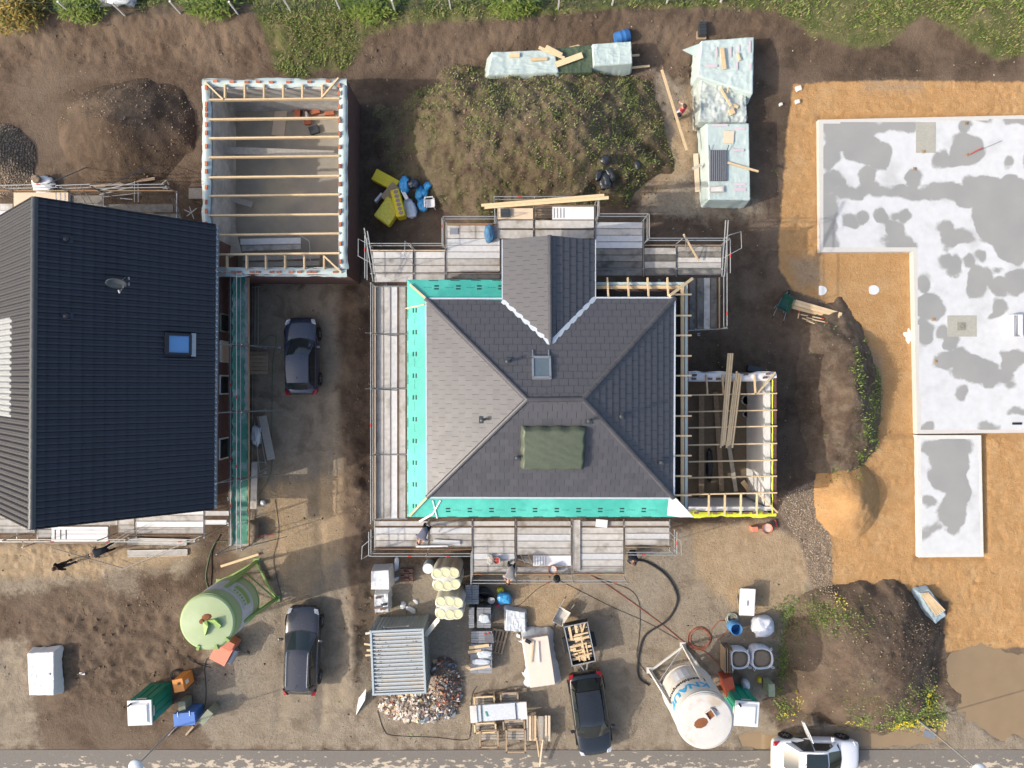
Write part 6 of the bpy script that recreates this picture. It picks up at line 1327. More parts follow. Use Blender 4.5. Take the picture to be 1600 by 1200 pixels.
# odd timbers lying about
for a in ((842, 74, 882, 91, 1.15, 1.12, .14, .05, 'wood', 'narrow board lying askew on the pale foil next to the green sheet'), (853, 73, 878, 86, 1.16, 1.14, .2, .04, 'wood', 'short wide offcut on the pale foil next to the green sheet'), (869, 101, 910, 86, 1.12, 1.12, .3, .04, 'wood', 'broad pale board lying on the dark green sheet'),
          (796, 86, 812, 86, 1.15, 1.15, .2, .05, 'wood', 'short pale block on the long mint-foil stack'), (829, 93, 855, 92, 1.13, 1.13, .15, .04, 'wood', 'thin pinkish offcut on the long mint-foil stack'), (890, 75, 966, 57, .12, .15, .12, .06, 'wood', 'long batten on the soil behind the sheeted stacks'), (984, 61, 1012, 59, .1, .1, .1, .05, 'wood', 'batten end poking out beside the blue barrel'),
          (986, 87, 999, 86, .5, .5, .1, .06, 'wood', 'upper timber end sticking out of the sheeted stack'), (986, 106, 1015, 103, .3, .3, .1, .06, 'wood', 'lower timber end sticking out of the sheeted stack'), (1034, 109, 1073, 235, 1.14, 1.14, .12, .06, 'wood', 'long pale batten carried by the person in red'),
          (1128, 75, 1132, 108, 1.25, 1.25, .2, .05, 'wood', 'pale upright board on the mint foil with the blown flap'), (1080, 150, 1080, 207, .5, .5, .14, .06, 'wood_old', 'brown board leaning against the crumpled translucent foil'), (1086, 176, 1087, 205, .4, .4, .1, .06, 'wood', 'orange-brown board beside the crumpled translucent foil'),
          (1126, 138, 1142, 166, 1.0, 1.0, .1, .06, 'wood', 'diagonal batten on the crumpled translucent foil'), (1127, 134, 1143, 127, 1.0, 1.0, .07, .05, 'wood', 'small cross batten on the crumpled translucent foil'), (1136, 145, 1140, 128, 1.02, 1.02, .06, .04, 'wood', 'little strut on the crumpled translucent foil'),
          (1137, 254, 1185, 268, 1.33, 1.3, .1, .05, 'wood', 'batten jutting out from under the dark grate'), (1082, 264, 1096, 257, .9, 1.0, .14, .05, 'wood_grey', 'grey board end poking from the stack with the grate'), (1087, 240, 1090, 300, .25, .25, .25, .04, 'ply', 'plywood strip on the ground beside the stack with the grate'), (752, 321, 944, 305, 5.0, 5.0, .12, .06, 'wood', 'long pale plank laid along the scaffold rail over the gable bay'), (757, 324, 951, 309, 4.95, 4.95, .14, .06, 'wood', 'second long pale plank laid along the scaffold rail over the gable bay'), (1068, 366, 1092, 408, 4.8, 4.0, .08, .04, 'wood', 'pale batten leaning over the rear scaffold rail')):
    plank(*a[:6], a[6], a[7], a[8], a[9])
box_at('plywood_sheet', M['ply'], 'square plywood sheet lying on the mint foil above the grate', 'board', 1139, 214, (.5, .62, .03), z=1.29, bevel=.003, rz=-.08, top=.03)
box_at('wood_block', M['wood'], 'square cut block on the crumpled translucent foil', 'block', 1144, 174, (.28, .3, .1), z=.85, rz=.4, top=.1); box_at('wood_block', M['wood'], 'small oblong block beside the square one on crumpled foil', 'block', 1150, 165, (.3, .14, .08), z=.85, rz=-.5, top=.08)
box_at('wood_block', M['wood'], 'corner-shaped wooden bracket on the mint foil with the flap', 'block', 1155, 88, (.12, .4, .06), z=1.2, rz=.3, top=.06)
tv = empty('window_frame', W(1120, 312+2, 1.3), .05, 'small white framed board at the end of the mint-foil pallet stack', 'frame'); one('frame', M['wood_grey'], lambda m: m.box((0, 0, .02), (.72, .32, .04)), tv); one('panel', M['offwhite'], lambda m: m.box((0, 0, .03), (.6, .22, .04)), tv); tv.location = W(1120, 296, 1.3)
gt = empty('steel_grate', W(1122, 259, 1.29), 0, 'dark ribbed steel grate lying on the mint-foil pallet stack', 'grate'); one('plate', pm('grate_grey', (.10, .10, .11), .5), lambda m: m.box((0, 0, .02), (.86, 1.55, .04)), gt)
for i in range(9): one('rib', M['steel'], lambda m: m.box((-.38+i*.095, 0, .055), (.03, 1.5, .03)), gt)
for s in (-1, 1): one('handle', M['black'], lambda m: m.tube((s*.43, .75, .05), (s*.5, 1.0, .15), .02), gt)
# --- barrels
def barrel(label, mat, px, py, r, h, rz=0, lying=False, z=None, open_top=False, name='barrel', lid=None):
    p = gP(px, py) if z is None else W(px, py, z); e = empty(name, p, rz, label, 'barrel')
    Mr = Matrix.Rotation(PI/2, 3, 'X') if lying else Matrix.Identity(3); c = (0, h/2, r) if lying else (0, 0, 0)
    prof = [(r*.94, 0), (r, .03), (r, h*.32), (r*1.03, h*.34), (r, h*.36), (r, h*.64), (r*1.03, h*.66), (r, h*.68), (r, h-.03), (r*.96, h)]
    prof += [(r*.9, h), (r*.9, .1), (.001, .1)] if open_top else [(r*.9, h-.01), (.001, h-.01)]
    one('drum', mat, lambda m: m.lathe(prof, 24, c, Mr), e, auto=35)
    if lid: one('lid', lid, lambda m: (m.lathe([(r*.9, h-.005), (r*.9, h+.02), (.001, h+.02)], 24, c, Mr), m.tube((r*.5, 0, h+.02), (r*.5, 0, h+.05), .04, 10), m.tube((-r*.4, r*.2, h+.02), (-r*.4, r*.2, h+.05), .03, 10)), e)
    return e
barrel('blue barrel lying on its side behind the sheeted timber stacks', M['pipe_blue'], 972, 58, .30, .75, R(-72), True)
barrel('pale blue plastic barrel with white lid beside the insulation rolls', pm('pale_blue_plastic', (.32, .42, .46), .45), 672, 881, .28, .95, lid=M['white'])
barrel('open blue plastic tub near the filled big bags', pm('mid_blue_plastic', (.07, .22, .46), .45), 1144, 976, .31, .75, open_top=True)
# stack of dark tiles by the fence
ts = empty('tile_stack', gP(1097, 46), 0, 'small stack of dark roof tiles standing by the grass bank', 'stack')
for i in range(8): one('roof_tile', M['ridge'], lambda m: m.box((random.uniform(-.01, .01), .28-i*.08, .24), (.34, .05, .44)), ts)
one('bearer', M['wood_old'], lambda m: m.box((.02, -.02, .02), (.5, .75, .05)), ts)
# --- wheelbarrows
def barrow(label, px, py, rz, mat, frame, tray_fill=None):
    e = empty('wheelbarrow', gP(px, py), rz, label, 'wheelbarrow')
    lo = [(-.20, -.30), (.20, -.30), (.24, .25), (-.24, .25)]; hi = [(-.30, -.46), (.30, -.46), (.33, .40), (-.33, .40)]
    def tray(m):
        a = [Vector((x, y, .32)) for x, y in lo]; b = [Vector((x, y, .60)) for x, y in hi]; ai = [v+Vector((0, 0, .012)) for v in a]; bi = [Vector((x*.95, y*.95, .60)) for x, y in hi]
        m.add(a+b+ai+bi, [(3, 2, 1, 0)]+[(i, (i+1) % 4, 4+(i+1) % 4, 4+i) for i in range(4)]+[(8, 9, 10, 11)]+[(9+i if i < 3 else 8, 8+i, 12+i, 13+i if i < 3 else 12) for i in range(4)]+[(4+i, 4+(i+1) % 4, 12+(i+1) % 4, 12+i) for i in range(4)])
    one('tray', mat, tray, e, bevel=.02)
    for s in (-1, 1): one('handle', frame, lambda m: m.path([(s*.08, -.62, .22), (s*.22, -.2, .30), (s*.27, .45, .42), (s*.30, .95, .58)], .018, 6), e); one('grip', M['rubber'], lambda m: m.tube((s*.295, .85, .55), (s*.305, 1.0, .595), .024, 8), e); one('leg', frame, lambda m: m.path([(s*.25, .3, .38), (s*.26, .35, 0), (s*.24, .15, 0), (s*.22, .05, .32)], .015, 6), e)
    w_ = one('wheel', M['rubber'], lambda m: m.lathe([(.08, -.04), (.17, -.045), (.2, 0), (.17, .045), (.08, .04)], 20, (0, -.62, .2), Matrix.Rotation(PI/2, 3, 'Y')), e, smooth=True); one('hub', M['steel'], lambda m: m.tube((-.06, -.62, .2), (.06, -.62, .2), .08, 12), w_)
    return e
barrow('pale plaster-caked wheelbarrow with bare handles near the trailer', 876, 957, R(-30), pm('caked_tray', (.46, .44, .40), .7, var=.15, scale=5), M['galv'])
barrow('dark green wheelbarrow beside the stack of new boards', 1221, 476, R(155), pm('green_tray', (.02, .085, .06), .45), M['steel'])
# stack of new boards with red-tipped stakes
sb = empty('board_stack', gP(1275, 487), R(-16), 'stack of yellowish new boards beside the green wheelbarrow', 'stack')
for i in range(3): one('board', M['wood'], lambda m: m.box((random.uniform(-.1, .1), .18-i*.15, .06), (2.55, .14, .12)), sb)
for i in range(2): one('board', M['wood'], lambda m: m.box((random.uniform(-.1, .1)-.05, .2-i*.15, .18), (2.5, .14, .1)), sb)
for i, (x, y, a, L_) in enumerate(((1258, 493, -.2, .5), (1272, 499, -.22, .8), (1280, 502, -.2, .75), (1272, 505, -.35, .8), (1264, 501, -.3, .8), (1247, 492, 1.35, .4), (1277, 497, -.2, .6))):
    p = gP(x, y); e = empty('survey_stake', p, a, 'short red-tipped wooden stake lying by the new boards', 'stake', 'red-tipped stakes'); one('shaft', M['wood'], lambda m: m.box((0, 0, .03+.012*i), (L_, .05, .04)), e); one('painted_tip', M['red'], lambda m: m.box((L_/2-.06, 0, .03+.012*i), (.14, .054, .044)), e)
# foil-wrapped battens on the sand
fb = drape('batten_bundle', pm('blue_grey_foil', (.30, .38, .42), .35, var=.2, scale=4, bump=.6, bscale=10), 'bundle of battens in torn blue-grey foil lying on the sand', 'bundle', [(1436, 926), (1452, 922), (1478, 962), (1462, 974)], .38, .95, .16, .08, 9)
for i in range(6):
    t = i/5; a, b = Vector((1439+t*10, 927+t*-1)), Vector((1463+t*13, 962+t*-8)); o = one('batten', M['wood'], lambda m: m.beam(W(a.x, a.y, .45), W(b.x, b.y, .45), .07, .06), fb)
# --- bags and rubbish by the soil heap
def lump(name, mat, label, cat, p, size, seed, rz=0, z0=0, group=None, amp=.25, squash=1.0):
    m = MB(); n1, n2 = 22, 14; vv = []
    for j in range(n2+1):
        th_ = PI*j/n2
        for i in range(n1):
            ph = 2*PI*i/n1; d = Vector((math.sin(th_)*math.cos(ph), math.sin(th_)*math.sin(ph), math.cos(th_)))
            r = 1+amp*2*(float(fbm(np.array(d.x*1.7+seed*3.1+d.z), np.array(d.y*1.7+d.z*1.3), 1.6, 3, seed))-.5)+.5*amp*((1-abs(2*float(fbm(np.array(d.x*2+seed), np.array(d.y*2+d.z*2), 1.7, 2, seed+9))-1))**5)-.1
            e_ = .75; sp = lambda a: math.copysign(abs(a)**e_, a); vv.append((sp(d.x)*size[0]/2*r, sp(d.y)*size[1]/2*r, max(0, (sp(d.z)*.5*r+.45)*size[2])))
    m.add(vv, [(j*n1+i, (j+1)*n1+i, (j+1)*n1+(i+1) % n1, j*n1+(i+1) % n1) for j in range(n2) for i in range(n1)])
    o = m.build(name, mat, smooth=True); o.location = (p[0], p[1], p[2]+z0); o.rotation_euler = (0, 0, rz); return tag(o, label, cat, group)
bbag = pm('blue_bag', (.05, .32, .62), .3, var=.15, bump=.8, bscale=9, spec=.6); ybag = pm('yellow_wrap', (.80, .62, .03), .35, var=.12, bump=.4, bscale=8)
yb = box_at('wrapped_pack', ybag, 'plain yellow wrapped pack lying behind the cardboard box', 'pack', 602, 281, (1.35, .62, .42), rz=R(-28), bevel=.04)
box_at('cardboard_box', pm('cardboard', (.40, .28, .17), .8), 'brown cardboard box between the yellow packs', 'box', 610, 301, (.55, .95, .5), rz=R(-40), bevel=.01)
box_at('foam_board', M['white'], 'white board tucked under the cardboard box', 'board', 591, 308, (.12, .55, .4), rz=R(-40), bevel=.01)
yw = box_at('wrapped_pack', pm('printed_yellow_wrap', (.78, .66, .08), .35, var=.35, scale=4, bump=.6, bscale=10), 'large printed yellow pack of insulation sagging on the soil', 'pack', 606, 329, (.95, 1.25, .6), rz=R(-35), bevel=.08)
e = empty('wrapped_pack', gP(625, 323), R(14), 'bright yellow pack with six round openings in its wrap', 'pack'); one('wrap', ybag, lambda m: m.box((0, 0, .42), (.48, 1.45, .84)), e, bevel=.10)
for i in range(6): one('roll_end', pm('roll_end', (.33, .25, .2), .8), lambda m: m.lathe([(.10, 0), (.10, .01), (.001, .01)], 14, (.05, -.55+i*.22, .84), Matrix.Scale(1.2, 3, (1, 0, 0))), e)
for i, (px, py, s, nm) in enumerate(((633, 291, (.55, .95, .5), 'tall crumpled blue rubbish bag next to the dark one'), (668, 291, (.5, .4, .35), 'flat blue rubbish bag nearest the soil heap slope'), (656, 301, (.75, .45, .4), 'blue rubbish bag squeezed under the dark bag'), (655, 308, (.42, .4, .4), 'small round tied blue rubbish bag'), (664, 303, (.4, .4, .4), 'small blue rubbish bag with a wrinkled top'), (661, 322, (.5, .7, .35), 'limp blue rubbish bag under the white chair'))):
    p = gP(px, py); lump('rubbish_bag', bbag, nm, 'bag', p, s, 20+i, rz=i*.7)
p = gP(647, 290); lump('rubbish_bag', pm('dark_bag', (.02, .03, .055), .3, bump=.6, bscale=9, spec=.6), 'dark blue-black rubbish bag among the blue ones', 'bag', p, (.6, .5, .55), 31)
p = gP(642, 328); lump('carrier_bag', pm('pale_bag', (.50, .54, .62), .4, bump=.6, bscale=10), 'pale grey-blue plastic sack leaning on the yellow pack', 'bag', p, (.62, 1.1, .5), 33, rz=.3)
p = gP(634, 307); o = one('foam_board', M['white'], lambda m: m.box((0, 0, .5), (.18, .6, .05)), bevel=.01); o.location = p; o.rotation_euler = (0, 0, R(28)); tag(o, 'white strip of board standing in the pale plastic sack', 'board')
ch = empty('plastic_chair', gP(673, 321), R(4), 'white moulded plastic chair tipped among the blue bags', 'chair')
one('seat', M['white'], lambda m: m.box((0, 0, .42), (.44, .42, .03)), ch, bevel=.015); one('backrest', M['white'], lambda m: (m.box((0, .22, .80), (.46, .04, .12)), m.box((-.2, .22, .6), (.06, .04, .36)), m.box((.2, .22, .6), (.06, .04, .36))), ch, bevel=.012)
for sx in (-1, 1):
    one('armrest', M['white'], lambda m: m.box((sx*.25, 0, .62), (.05, .44, .03)), ch, bevel=.01)
    for sy in (-1, 1): one('leg', M['white'], lambda m: m.beam((sx*.19, sy*.18, .42), (sx*.24, sy*.23, 0), .04, .04), ch)
bst = pm('black_sheet', (.03, .033, .036), .35, bump=.7, bscale=8, spec=.6)
for i, (px, py, s, a) in enumerate(((944, 284, (.7, .95, .45), .2), (953, 270, (.35, 1.0, .3), .5), (936, 270, (.3, .8, .3), -.3), (944, 252, (.5, .45, .3), .8), (995, 258, (.28, .5, .22), .2))):
    p = gP(px, py); lump('black_sack', bst, ['open black rubble sack at the foot of the weedy heap', 'long folded black foil right of the open sack', 'upright fold of black foil left of the open sack', 'small crumpled black foil on the weedy slope', 'lone scrap of black foil on the weedy slope'][i], 'sack', p, s, 50+i, rz=a)
box_at('tile_pack', M['ridge'], 'pack of dark roof tiles on the plywood scaffold deck', 'tiles', 789, 332, (.42, .38, .14), z=zd+.13, top=.14)
p = W(765, 366, zd+.02); lump('blue_sack', pm('navy_foil', (.06, .16, .28), .35, bump=.7, bscale=9), 'crumpled dark blue sack on the rear scaffold deck', 'sack', p, (.5, .85, .4), 61)
box_at('metal_tray', M['steel'], 'flat grey tray on the rear scaffold deck', 'tray', 709, 361, (.42, .3, .03), z=zd+.02, top=.03)
# --- lower yard: pallets, rolls, container
drape('covered_pallet', M['white'], 'tall pallet under a clean white cover beside the scaffold', 'pallet', [(580, 893), (607, 891), (608, 921), (580, 921)], 1.15, .98, .05, .02, 11)
e = drape('wrapped_pallet', M['foil'], 'low foil-wrapped pallet of mixed goods below the white-covered one', 'pallet', [(585, 929), (606, 928), (607, 956), (586, 957)], .75, .98, .06, .05, 12)
for px, py, mt in ((592, 934, 'brick_dark'), (590, 950, 'brick_dark'), (601, 945, 'black'), (599, 952, 'brick_dark')): 
    o = one('packed_brick', M[mt], lambda m: m.beam(W(px-5, py, .82), W(px+4, py-1, .82), .1, .06)); o.parent = e
bs = empty('brick_stack', gP(639, 894), R(2), 'stack of dark reddish bricks on bare soil near the pale blue barrel', 'stack')
for l in range(4):
    for i in range(6):
        for j in range(3):
            if l == 3 and (i+j) % 3 == 0: continue
            o = link('brick', brd, bs); o.location = (-.30+j*.22+random.uniform(-.01, .01), -.42+i*.12+(0 if j else .03), l*.075); o.rotation_euler = (0, 0, random.uniform(-.04, .04))
for i, (px, py, s) in enumerate(((620, 882, (.25, .7, .08)), (630, 945, (.35, .3, .12)), (642, 952, (.5, .28, .12)), (650, 940, (.2, .3, .06)), (617, 905, (.2, .5, .1)))):
    lump('foil_scrap', M['foil'], ['long strip of clear foil between white cover and brick stack', 'crumpled clear foil below the brick stack', 'torn sheet of clear foil next to the insulation rolls', 'small foil scrap by the insulation rolls', 'foil strip caught beside the wrapped pallet'][i], 'foil', gP(px, py), s, 70+i, rz=i*1.3, amp=.45)
def rolls(label, cx, cy, h, rz, seed):
    p = W(cx, cy, h); e = empty('insulation_rolls', (p.x, p.y, gh(p.x, p.y)), rz, label, 'insulation')
    wrapm = M['rollwrap']; cs = [(-.44, .30), (0, .32), (.42, .28), (-.42, -.30), (.02, -.32), (.44, -.28)]
    n = 72; prof = []
    for i in range(n):
        a = 2*PI*i/n; d = Vector((math.cos(a), math.sin(a))); best = 0
        for cx_, cy_ in cs:
            b_ = d.x*cx_+d.y*cy_; disc = b_*b_-(cx_*cx_+cy_*cy_-.27**2)
            if disc > 0: best = max(best, b_+math.sqrt(disc))
        el = 1/((abs(d.x)/.74)**3+(abs(d.y)/.62)**3)**(1/3); prof.append(d*(best*.42+.58*el))
    def wr(m):
        zs = [0, .1, h*.3, h*.6, h-.12, h-.03, h]; sc = [.96, 1, 1.02, 1.0, 1.0, .97, .90]
        vv = [(q.x*s_, q.y*s_, z) for z, s_ in zip(zs, sc) for q in prof]; m.add(vv, [(j*n+i, j*n+(i+1) % n, (j+1)*n+(i+1) % n, (j+1)*n+i) for j in range(len(zs)-1) for i in range(n)]+[tuple(range((len(zs)-1)*n, len(zs)*n))])
    one('wrapping', wrapm, wr, e, smooth=False, auto=40)
    for x, y in cs: one('roll_end', M['rollring'], lambda m: m.lathe([(.235, h+.0), (.235, h+.02), (.19, h+.022), (.19, h+.004), (.001, h+.004)], 22, (x, y, 0)), e)
    return e
M['rollwrap'] = pm('cream_plastic_wrap', (.58, .56, .45), .35, var=.08, scale=2, bump=.5, bscale=8, spec=.5, col2=(.64, .63, .56), mix2=.5, scale2=.8); M['rollring'] = pm('yellow_roll_edge', (.62, .60, .38), .5, var=.1)
rolls('cream-wrapped bundle of six insulation rolls standing against the scaffold', 697, 905, 2.25, R(4), 1); rolls('cream-wrapped bundle of six insulation rolls next to the tile pallets', 702, 950, 2.25, R(-2), 2)
M['tilepack'] = pm('grey_tile_stack', (.24, .25, .265), .5, var=.2, scale=3, rand=.25)
def tile_pallet(label, px0, py0, px1, py1, h, cols, rows=10, mat='tilepack', rz=0):
    a, b = W(px0, py1, h), W(px1, py0, h); c = (a+b)/2; w, l = b.x-a.x, b.y-a.y; e = empty('tile_pallet', (c.x, c.y, gh(c.x, c.y)), rz, label, 'pallet')
    pallet(e, w, l, 'wood_old'); cw = w/cols
    for i in range(cols):
        for j in range(rows):
            ll = l/rows; me = one('roof_tile', M[mat], lambda m: m.box((-w/2+cw*(i+.5)+random.uniform(-.006, .006), -l/2+ll*(j+.5), (h+.14)/2+random.uniform(-.01, .01)), (cw-.015, ll-.012, h-.14)), e)
    return e
tile_pallet('two upright columns of grey roof tiles on a pallet by the scaffold corner', 727, 914, 748, 944, .85, 2, 8)
tile_pallet('single narrow column of grey roof tiles beside a foil-topped pallet', 732, 949, 741, 981, .8, 1, 9)
tile_pallet('grey roof tiles on a pallet littered with foil and rags', 745, 949, 767, 981, .8, 2, 9)
tile_pallet('low layer of grey roof tiles with red caps on top', 736, 986, 769, 1005, .55, 3, 5)
tile_pallet('grey tile pallet with boards and foil thrown over it', 735, 1006, 769, 1052, .6, 3, 9)
lump('foil_scrap', M['foil'], 'torn white foil on the rag-littered tile pallet', 'foil', W(757, 966, .85), (.5, .45, .08), 81, amp=.4); lump('foil_scrap', M['foil'], 'bright crumpled foil on the tile pallet with boards', 'foil', W(757, 1022, .62), (.7, .4, .1), 82, amp=.4); lump('foil_scrap', M['foil'], 'foil sheet over the lower end of the tile pallet with boards', 'foil', W(752, 1034, .62), (.95, .3, .07), 83, amp=.3)
box_at('flat_slab', pm('slate_slab', (.14, .14, .15), .6), 'dark grey square slab lying across the low tile layer', 'slab', 765, 998, (.42, .5, .04), z=.57, rz=.1, top=.04)
for a in ((733, 1012, 764, 1008, .66, .66, .15, .05, 'wood', 'orange-edged board on the tile pallet near the red caps'), (731, 1019, 752, 1016, .64, .64, .14, .05, 'wood', 'short board crossing the tile pallet under foil'), (734, 1046, 766, 1041, .62, .62, .12, .05, 'ply', 'pale board at the lower end of the tile pallet'), (728, 1040, 734, 1045, .3, .3, .15, .05, 'wood', 'pale timber stub sticking out beside the tile pallet')): plank(*a)
for i, (px, py) in enumerate(((758, 991), (764, 990))):
    box_at('red_cap', M['red'], 'small red plastic cap on the low tile layer', 'cap', px, py, (.12, .1, .05), z=.56, top=.05, group='red caps on the tiles')
def bucket(label, px, py, r, h, mat, rim=None, fill=None, z=None, tilt=0):
    e = empty('bucket', gP(px, py) if z is None else W(px, py, z), 0, label, 'bucket'); one('pail', mat, lambda m: m.lathe([(r*.8, 0), (r, h), (r*1.06, h), (r*1.06, h-.03), (r*1.0, h-.03), (r*.78, .02), (.001, .02)][:3]+[(r*.93, h), (r*.76, .03), (.001, .03)], 20), e, auto=40)
    if fill: one('fill', fill, lambda m: m.lathe([(r*.85, h*.7), (.001, h*.72)], 20), e)
    one('bail', M['steel'], lambda m: m.path([(r*math.cos(a), r*.3*math.sin(a)-.02, h+.1*math.sin(a)) for a in np.linspace(0, PI, 9)], .006, 5), e); return e
bucket('large black mortar tub beside the upright tile columns', 757, 924, .30, .4, M['black']); bucket('black bucket full of pale debris next to the blue bag', 768, 936, .22, .35, M['black'], fill=M['offwhite']); bucket('small black bucket beside the tile columns', 752, 934, .16, .35, M['black'], fill=M['soilfill'])
lump('rubbish_bag', bbag, 'bright blue rubbish bag by the black buckets under the front scaffold', 'bag', gP(788, 932), (.72, .68, .5), 91); lump('rubbish_bag', pm('lime_bag', (.40, .42, .03), .4, bump=.6), 'small lime yellow bag touching the blue bag under the front scaffold', 'bag', gP(782, 921), (.36, .38, .3), 92)
e = empty('dustpan', gP(778, 946), .4, 'pink plastic dustpan on the mud near the tile pallets', 'dustpan'); one('pan', pm('pink_plastic', (.48, .03, .10), .4), lambda m: m.box((0, 0, .04), (.2, .16, .06)), e, bevel=.01); one('handle', M['steel'], lambda m: m.tube((-.08, 0, .05), (-.55, -.36, .25), .012), e)
wp = empty('leaning_pallet', gP(777, 1000), R(-14), 'brown wooden pallet leaning against the grey tile stacks', 'pallet')
for i in range(5): one('slat', M['wood_old'], lambda m: m.beam((-.34+i*.18, -.62, .05+.3*(1-i/5)), (-.34+i*.18, .62, .05+.3*(1-i/5)), .09, .02), wp)
for y in (-.6, 0, .6): one('bearer', M['wood_old'], lambda m: m.beam((-.40, y, .32), (.44, y, .0), .09, .09), wp)
drape('wrapped_pallet', M['foil'], 'silver foil-wrapped flat pallet between tile stacks and plasterboard', 'pallet', [(792, 953), (820, 957), (821, 987), (790, 985)], .35, .95, .08, .06, 14)
pb_ = empty('plasterboard_pallet', W(842, 1034, .75), R(8.5), 'stack of pale boards with torn foil skirts on a pallet', 'pallet'); pb_.location = at_z(842, 1034, .75)
for i in range(6): one('board', M['ply2'] if 'ply2' in M else M.setdefault('ply2', pm('pale_board', (.62, .53, .45), .7, var=.07, scale=1.2)), lambda m: m.box((random.uniform(-.01, .01), random.uniform(-.01, .01), .16+i*.10), (1.28, 2.5, .095)), pb_)
for x in (-.5, 0, .5): one('bearer', M['wood_old'], lambda m: m.box((x, 0, .055), (.1, 2.3, .1)), pb_)
drape('foil_skirt', M['foil'], '', '', [(818, 1000), (856, 995), (866, 1068), (828, 1072)], .62, .95, .25, .06, 15, torn=.45).parent = None
o = [x for x in C.objects if x.name.startswith('foil_skirt')][0]; tag(o, 'torn clear foil hanging round the pale board stack', 'foil')
for a in ((833, 1002, 830, 1036, .80, .80, .06, .03, 'wood', 'pale lath on the stack of pale boards'), (840, 1003, 842, 1036, .80, .80, .06, .03, 'white', 'white lath on the stack of pale boards')): plank(*a)
box_at('drill', M['black'], 'black power tool left on the stack of pale boards', 'tool', 825, 1003, (.3, .16, .1), z=.78, rz=-.5, top=.1)
# shipping-type store with ribbed roof
cn = W(622, 1034, 2.2); ct = empty('site_container', (cn.x, cn.y, gh(cn.x, cn.y)), R(2.5), 'grey steel site container with a ribbed roof', 'container')
cg = pm('container_grey', (.25, .28, .28), .5, var=.1, col2=(.30, .32, .31), mix2=.4); cl2 = 2.62; cl3 = 3.15
one('wall', cg, lambda m: (m.box((0, 0, 1.08), (cl2-.08, cl3-.08, 2.05)),), ct)
for i in range(14): one('wall_rib', cg, lambda m: m.box((-cl2/2+.12+i*(cl2-.24)/13, cl3/2-.03, 1.08), (.09, .06, 1.95)), ct)
for i in range(12): one('wall_rib', cg, lambda m: m.box((cl2/2-.03, -cl3/2+.15+i*(cl3-.3)/11, 1.08), (.06, .09, 1.95)), ct)
for sx in (-1, 1):
    for sy in (-1, 1): one('corner_post', cg, lambda m: m.box((sx*(cl2/2-.03), sy*(cl3/2-.03), 1.1), (.12, .12, 2.2)), ct)
one('roof_frame', pm('pale_grey_steel', (.36, .41, .43), .45, var=.08), lambda m: [m.box((s*(cl2/2-.04), 0, 2.18), (.1, cl3, .1)) for s in (-1, 1)]+[m.box((0, s*(cl3/2-.04), 2.18), (cl2-.2, .1, .1)) for s in (-1, 1)], ct)
one('roof_sheet', pm('stained_roof_sheet', (.34, .35, .34), .55, var=.2, scale=2, col2=(.40, .34, .25), mix2=.42, scale2=1.2), lambda m: m.box((0, 0, 2.12), (cl2-.16, cl3-.16, .03)), ct)
for i in range(16): one('roof_rib', M['ribgrey'] if 'ribgrey' in M else M.setdefault('ribgrey', pm('rib_grey', (.42, .46, .48), .45, var=.08)), lambda m: m.box((0, -cl3/2+.17+i*(cl3-.34)/15, 2.165), (cl2-.18, .055, .07)), ct)
rr = np.random.default_rng(4)
o = one('leaf_litter', pm('leaf_litter', (.06, .035, .022), .9), lambda m: [m.box((-cl2/2+.2+rr.random()*.32*(1 if i % 3 else 6.6), -cl3/2+.25+int(rr.integers(0, 14))*(cl3-.34)/15+rr.uniform(.03, .13), 2.145), (rr.uniform(.04, .16), .03, .02), rz=rr.uniform(0, 1)) for i in range(90)], ct); o['kind'] = 'stuff'
one('sign_plate', M['offwhite'], lambda m: m.box((-.1, cl3/2+.01, 1.75), (1.3, .02, .22)), ct)
o = one('sign_text', M['black'], lambda m: [m.box((-.65+i*.1, cl3/2+.025, 1.75), (.06, .01, .09)) for i in range(11)], ct); o['kind'] = 'stuff'
o = one('foam_wedge', pm('cream_foam', (.62, .58, .48), .7), lambda m: m.poly3([Vector((0, 0, 0)), Vector((.25, -.05, 0)), Vector((.95, .85, 0)), Vector((.9, 1.05, 0)), Vector((.75, .95, 0))], [Vector((0, 0, .07)), Vector((.25, -.05, .07)), Vector((.95, .85, .07)), Vector((.9, 1.05, .07)), Vector((.75, .95, .07))])); o.location = W(661, 992, 1.6); o.rotation_euler = (.15, -.25, R(0)); tag(o, 'cream foam panel leaning against the ribbed container', 'panel')
for i, (px0, py0, px1, py1, mt) in enumerate(((569, 1006, 582, 1008, 'wood'), (573, 1016, 582, 1016, 'wood'), (571, 1024, 582, 1023, 'wood'), (571, 990, 582, 988, 'offwhite'))):
    plank(px0, py0, px1, py1, .7, .7, .1, .05, mt, ['upper timber end sticking out beside the ribbed container', 'middle timber end sticking out beside the ribbed container', 'lowest timber end sticking out beside the ribbed container', 'pale plastic angle beside the ribbed container'][i])
o = one('metal_sheet', M['foil'], lambda m: m.poly3([W(556, 1118, .02), W(560, 1092, .02), W(572, 1076, .5), W(570, 1094, .5)], [W(556, 1118, .05), W(560, 1092, .05), W(572, 1076, .53), W(570, 1094, .53)])); tag(o, 'bent shiny metal sheet lying left of the rubble heap', 'sheet')
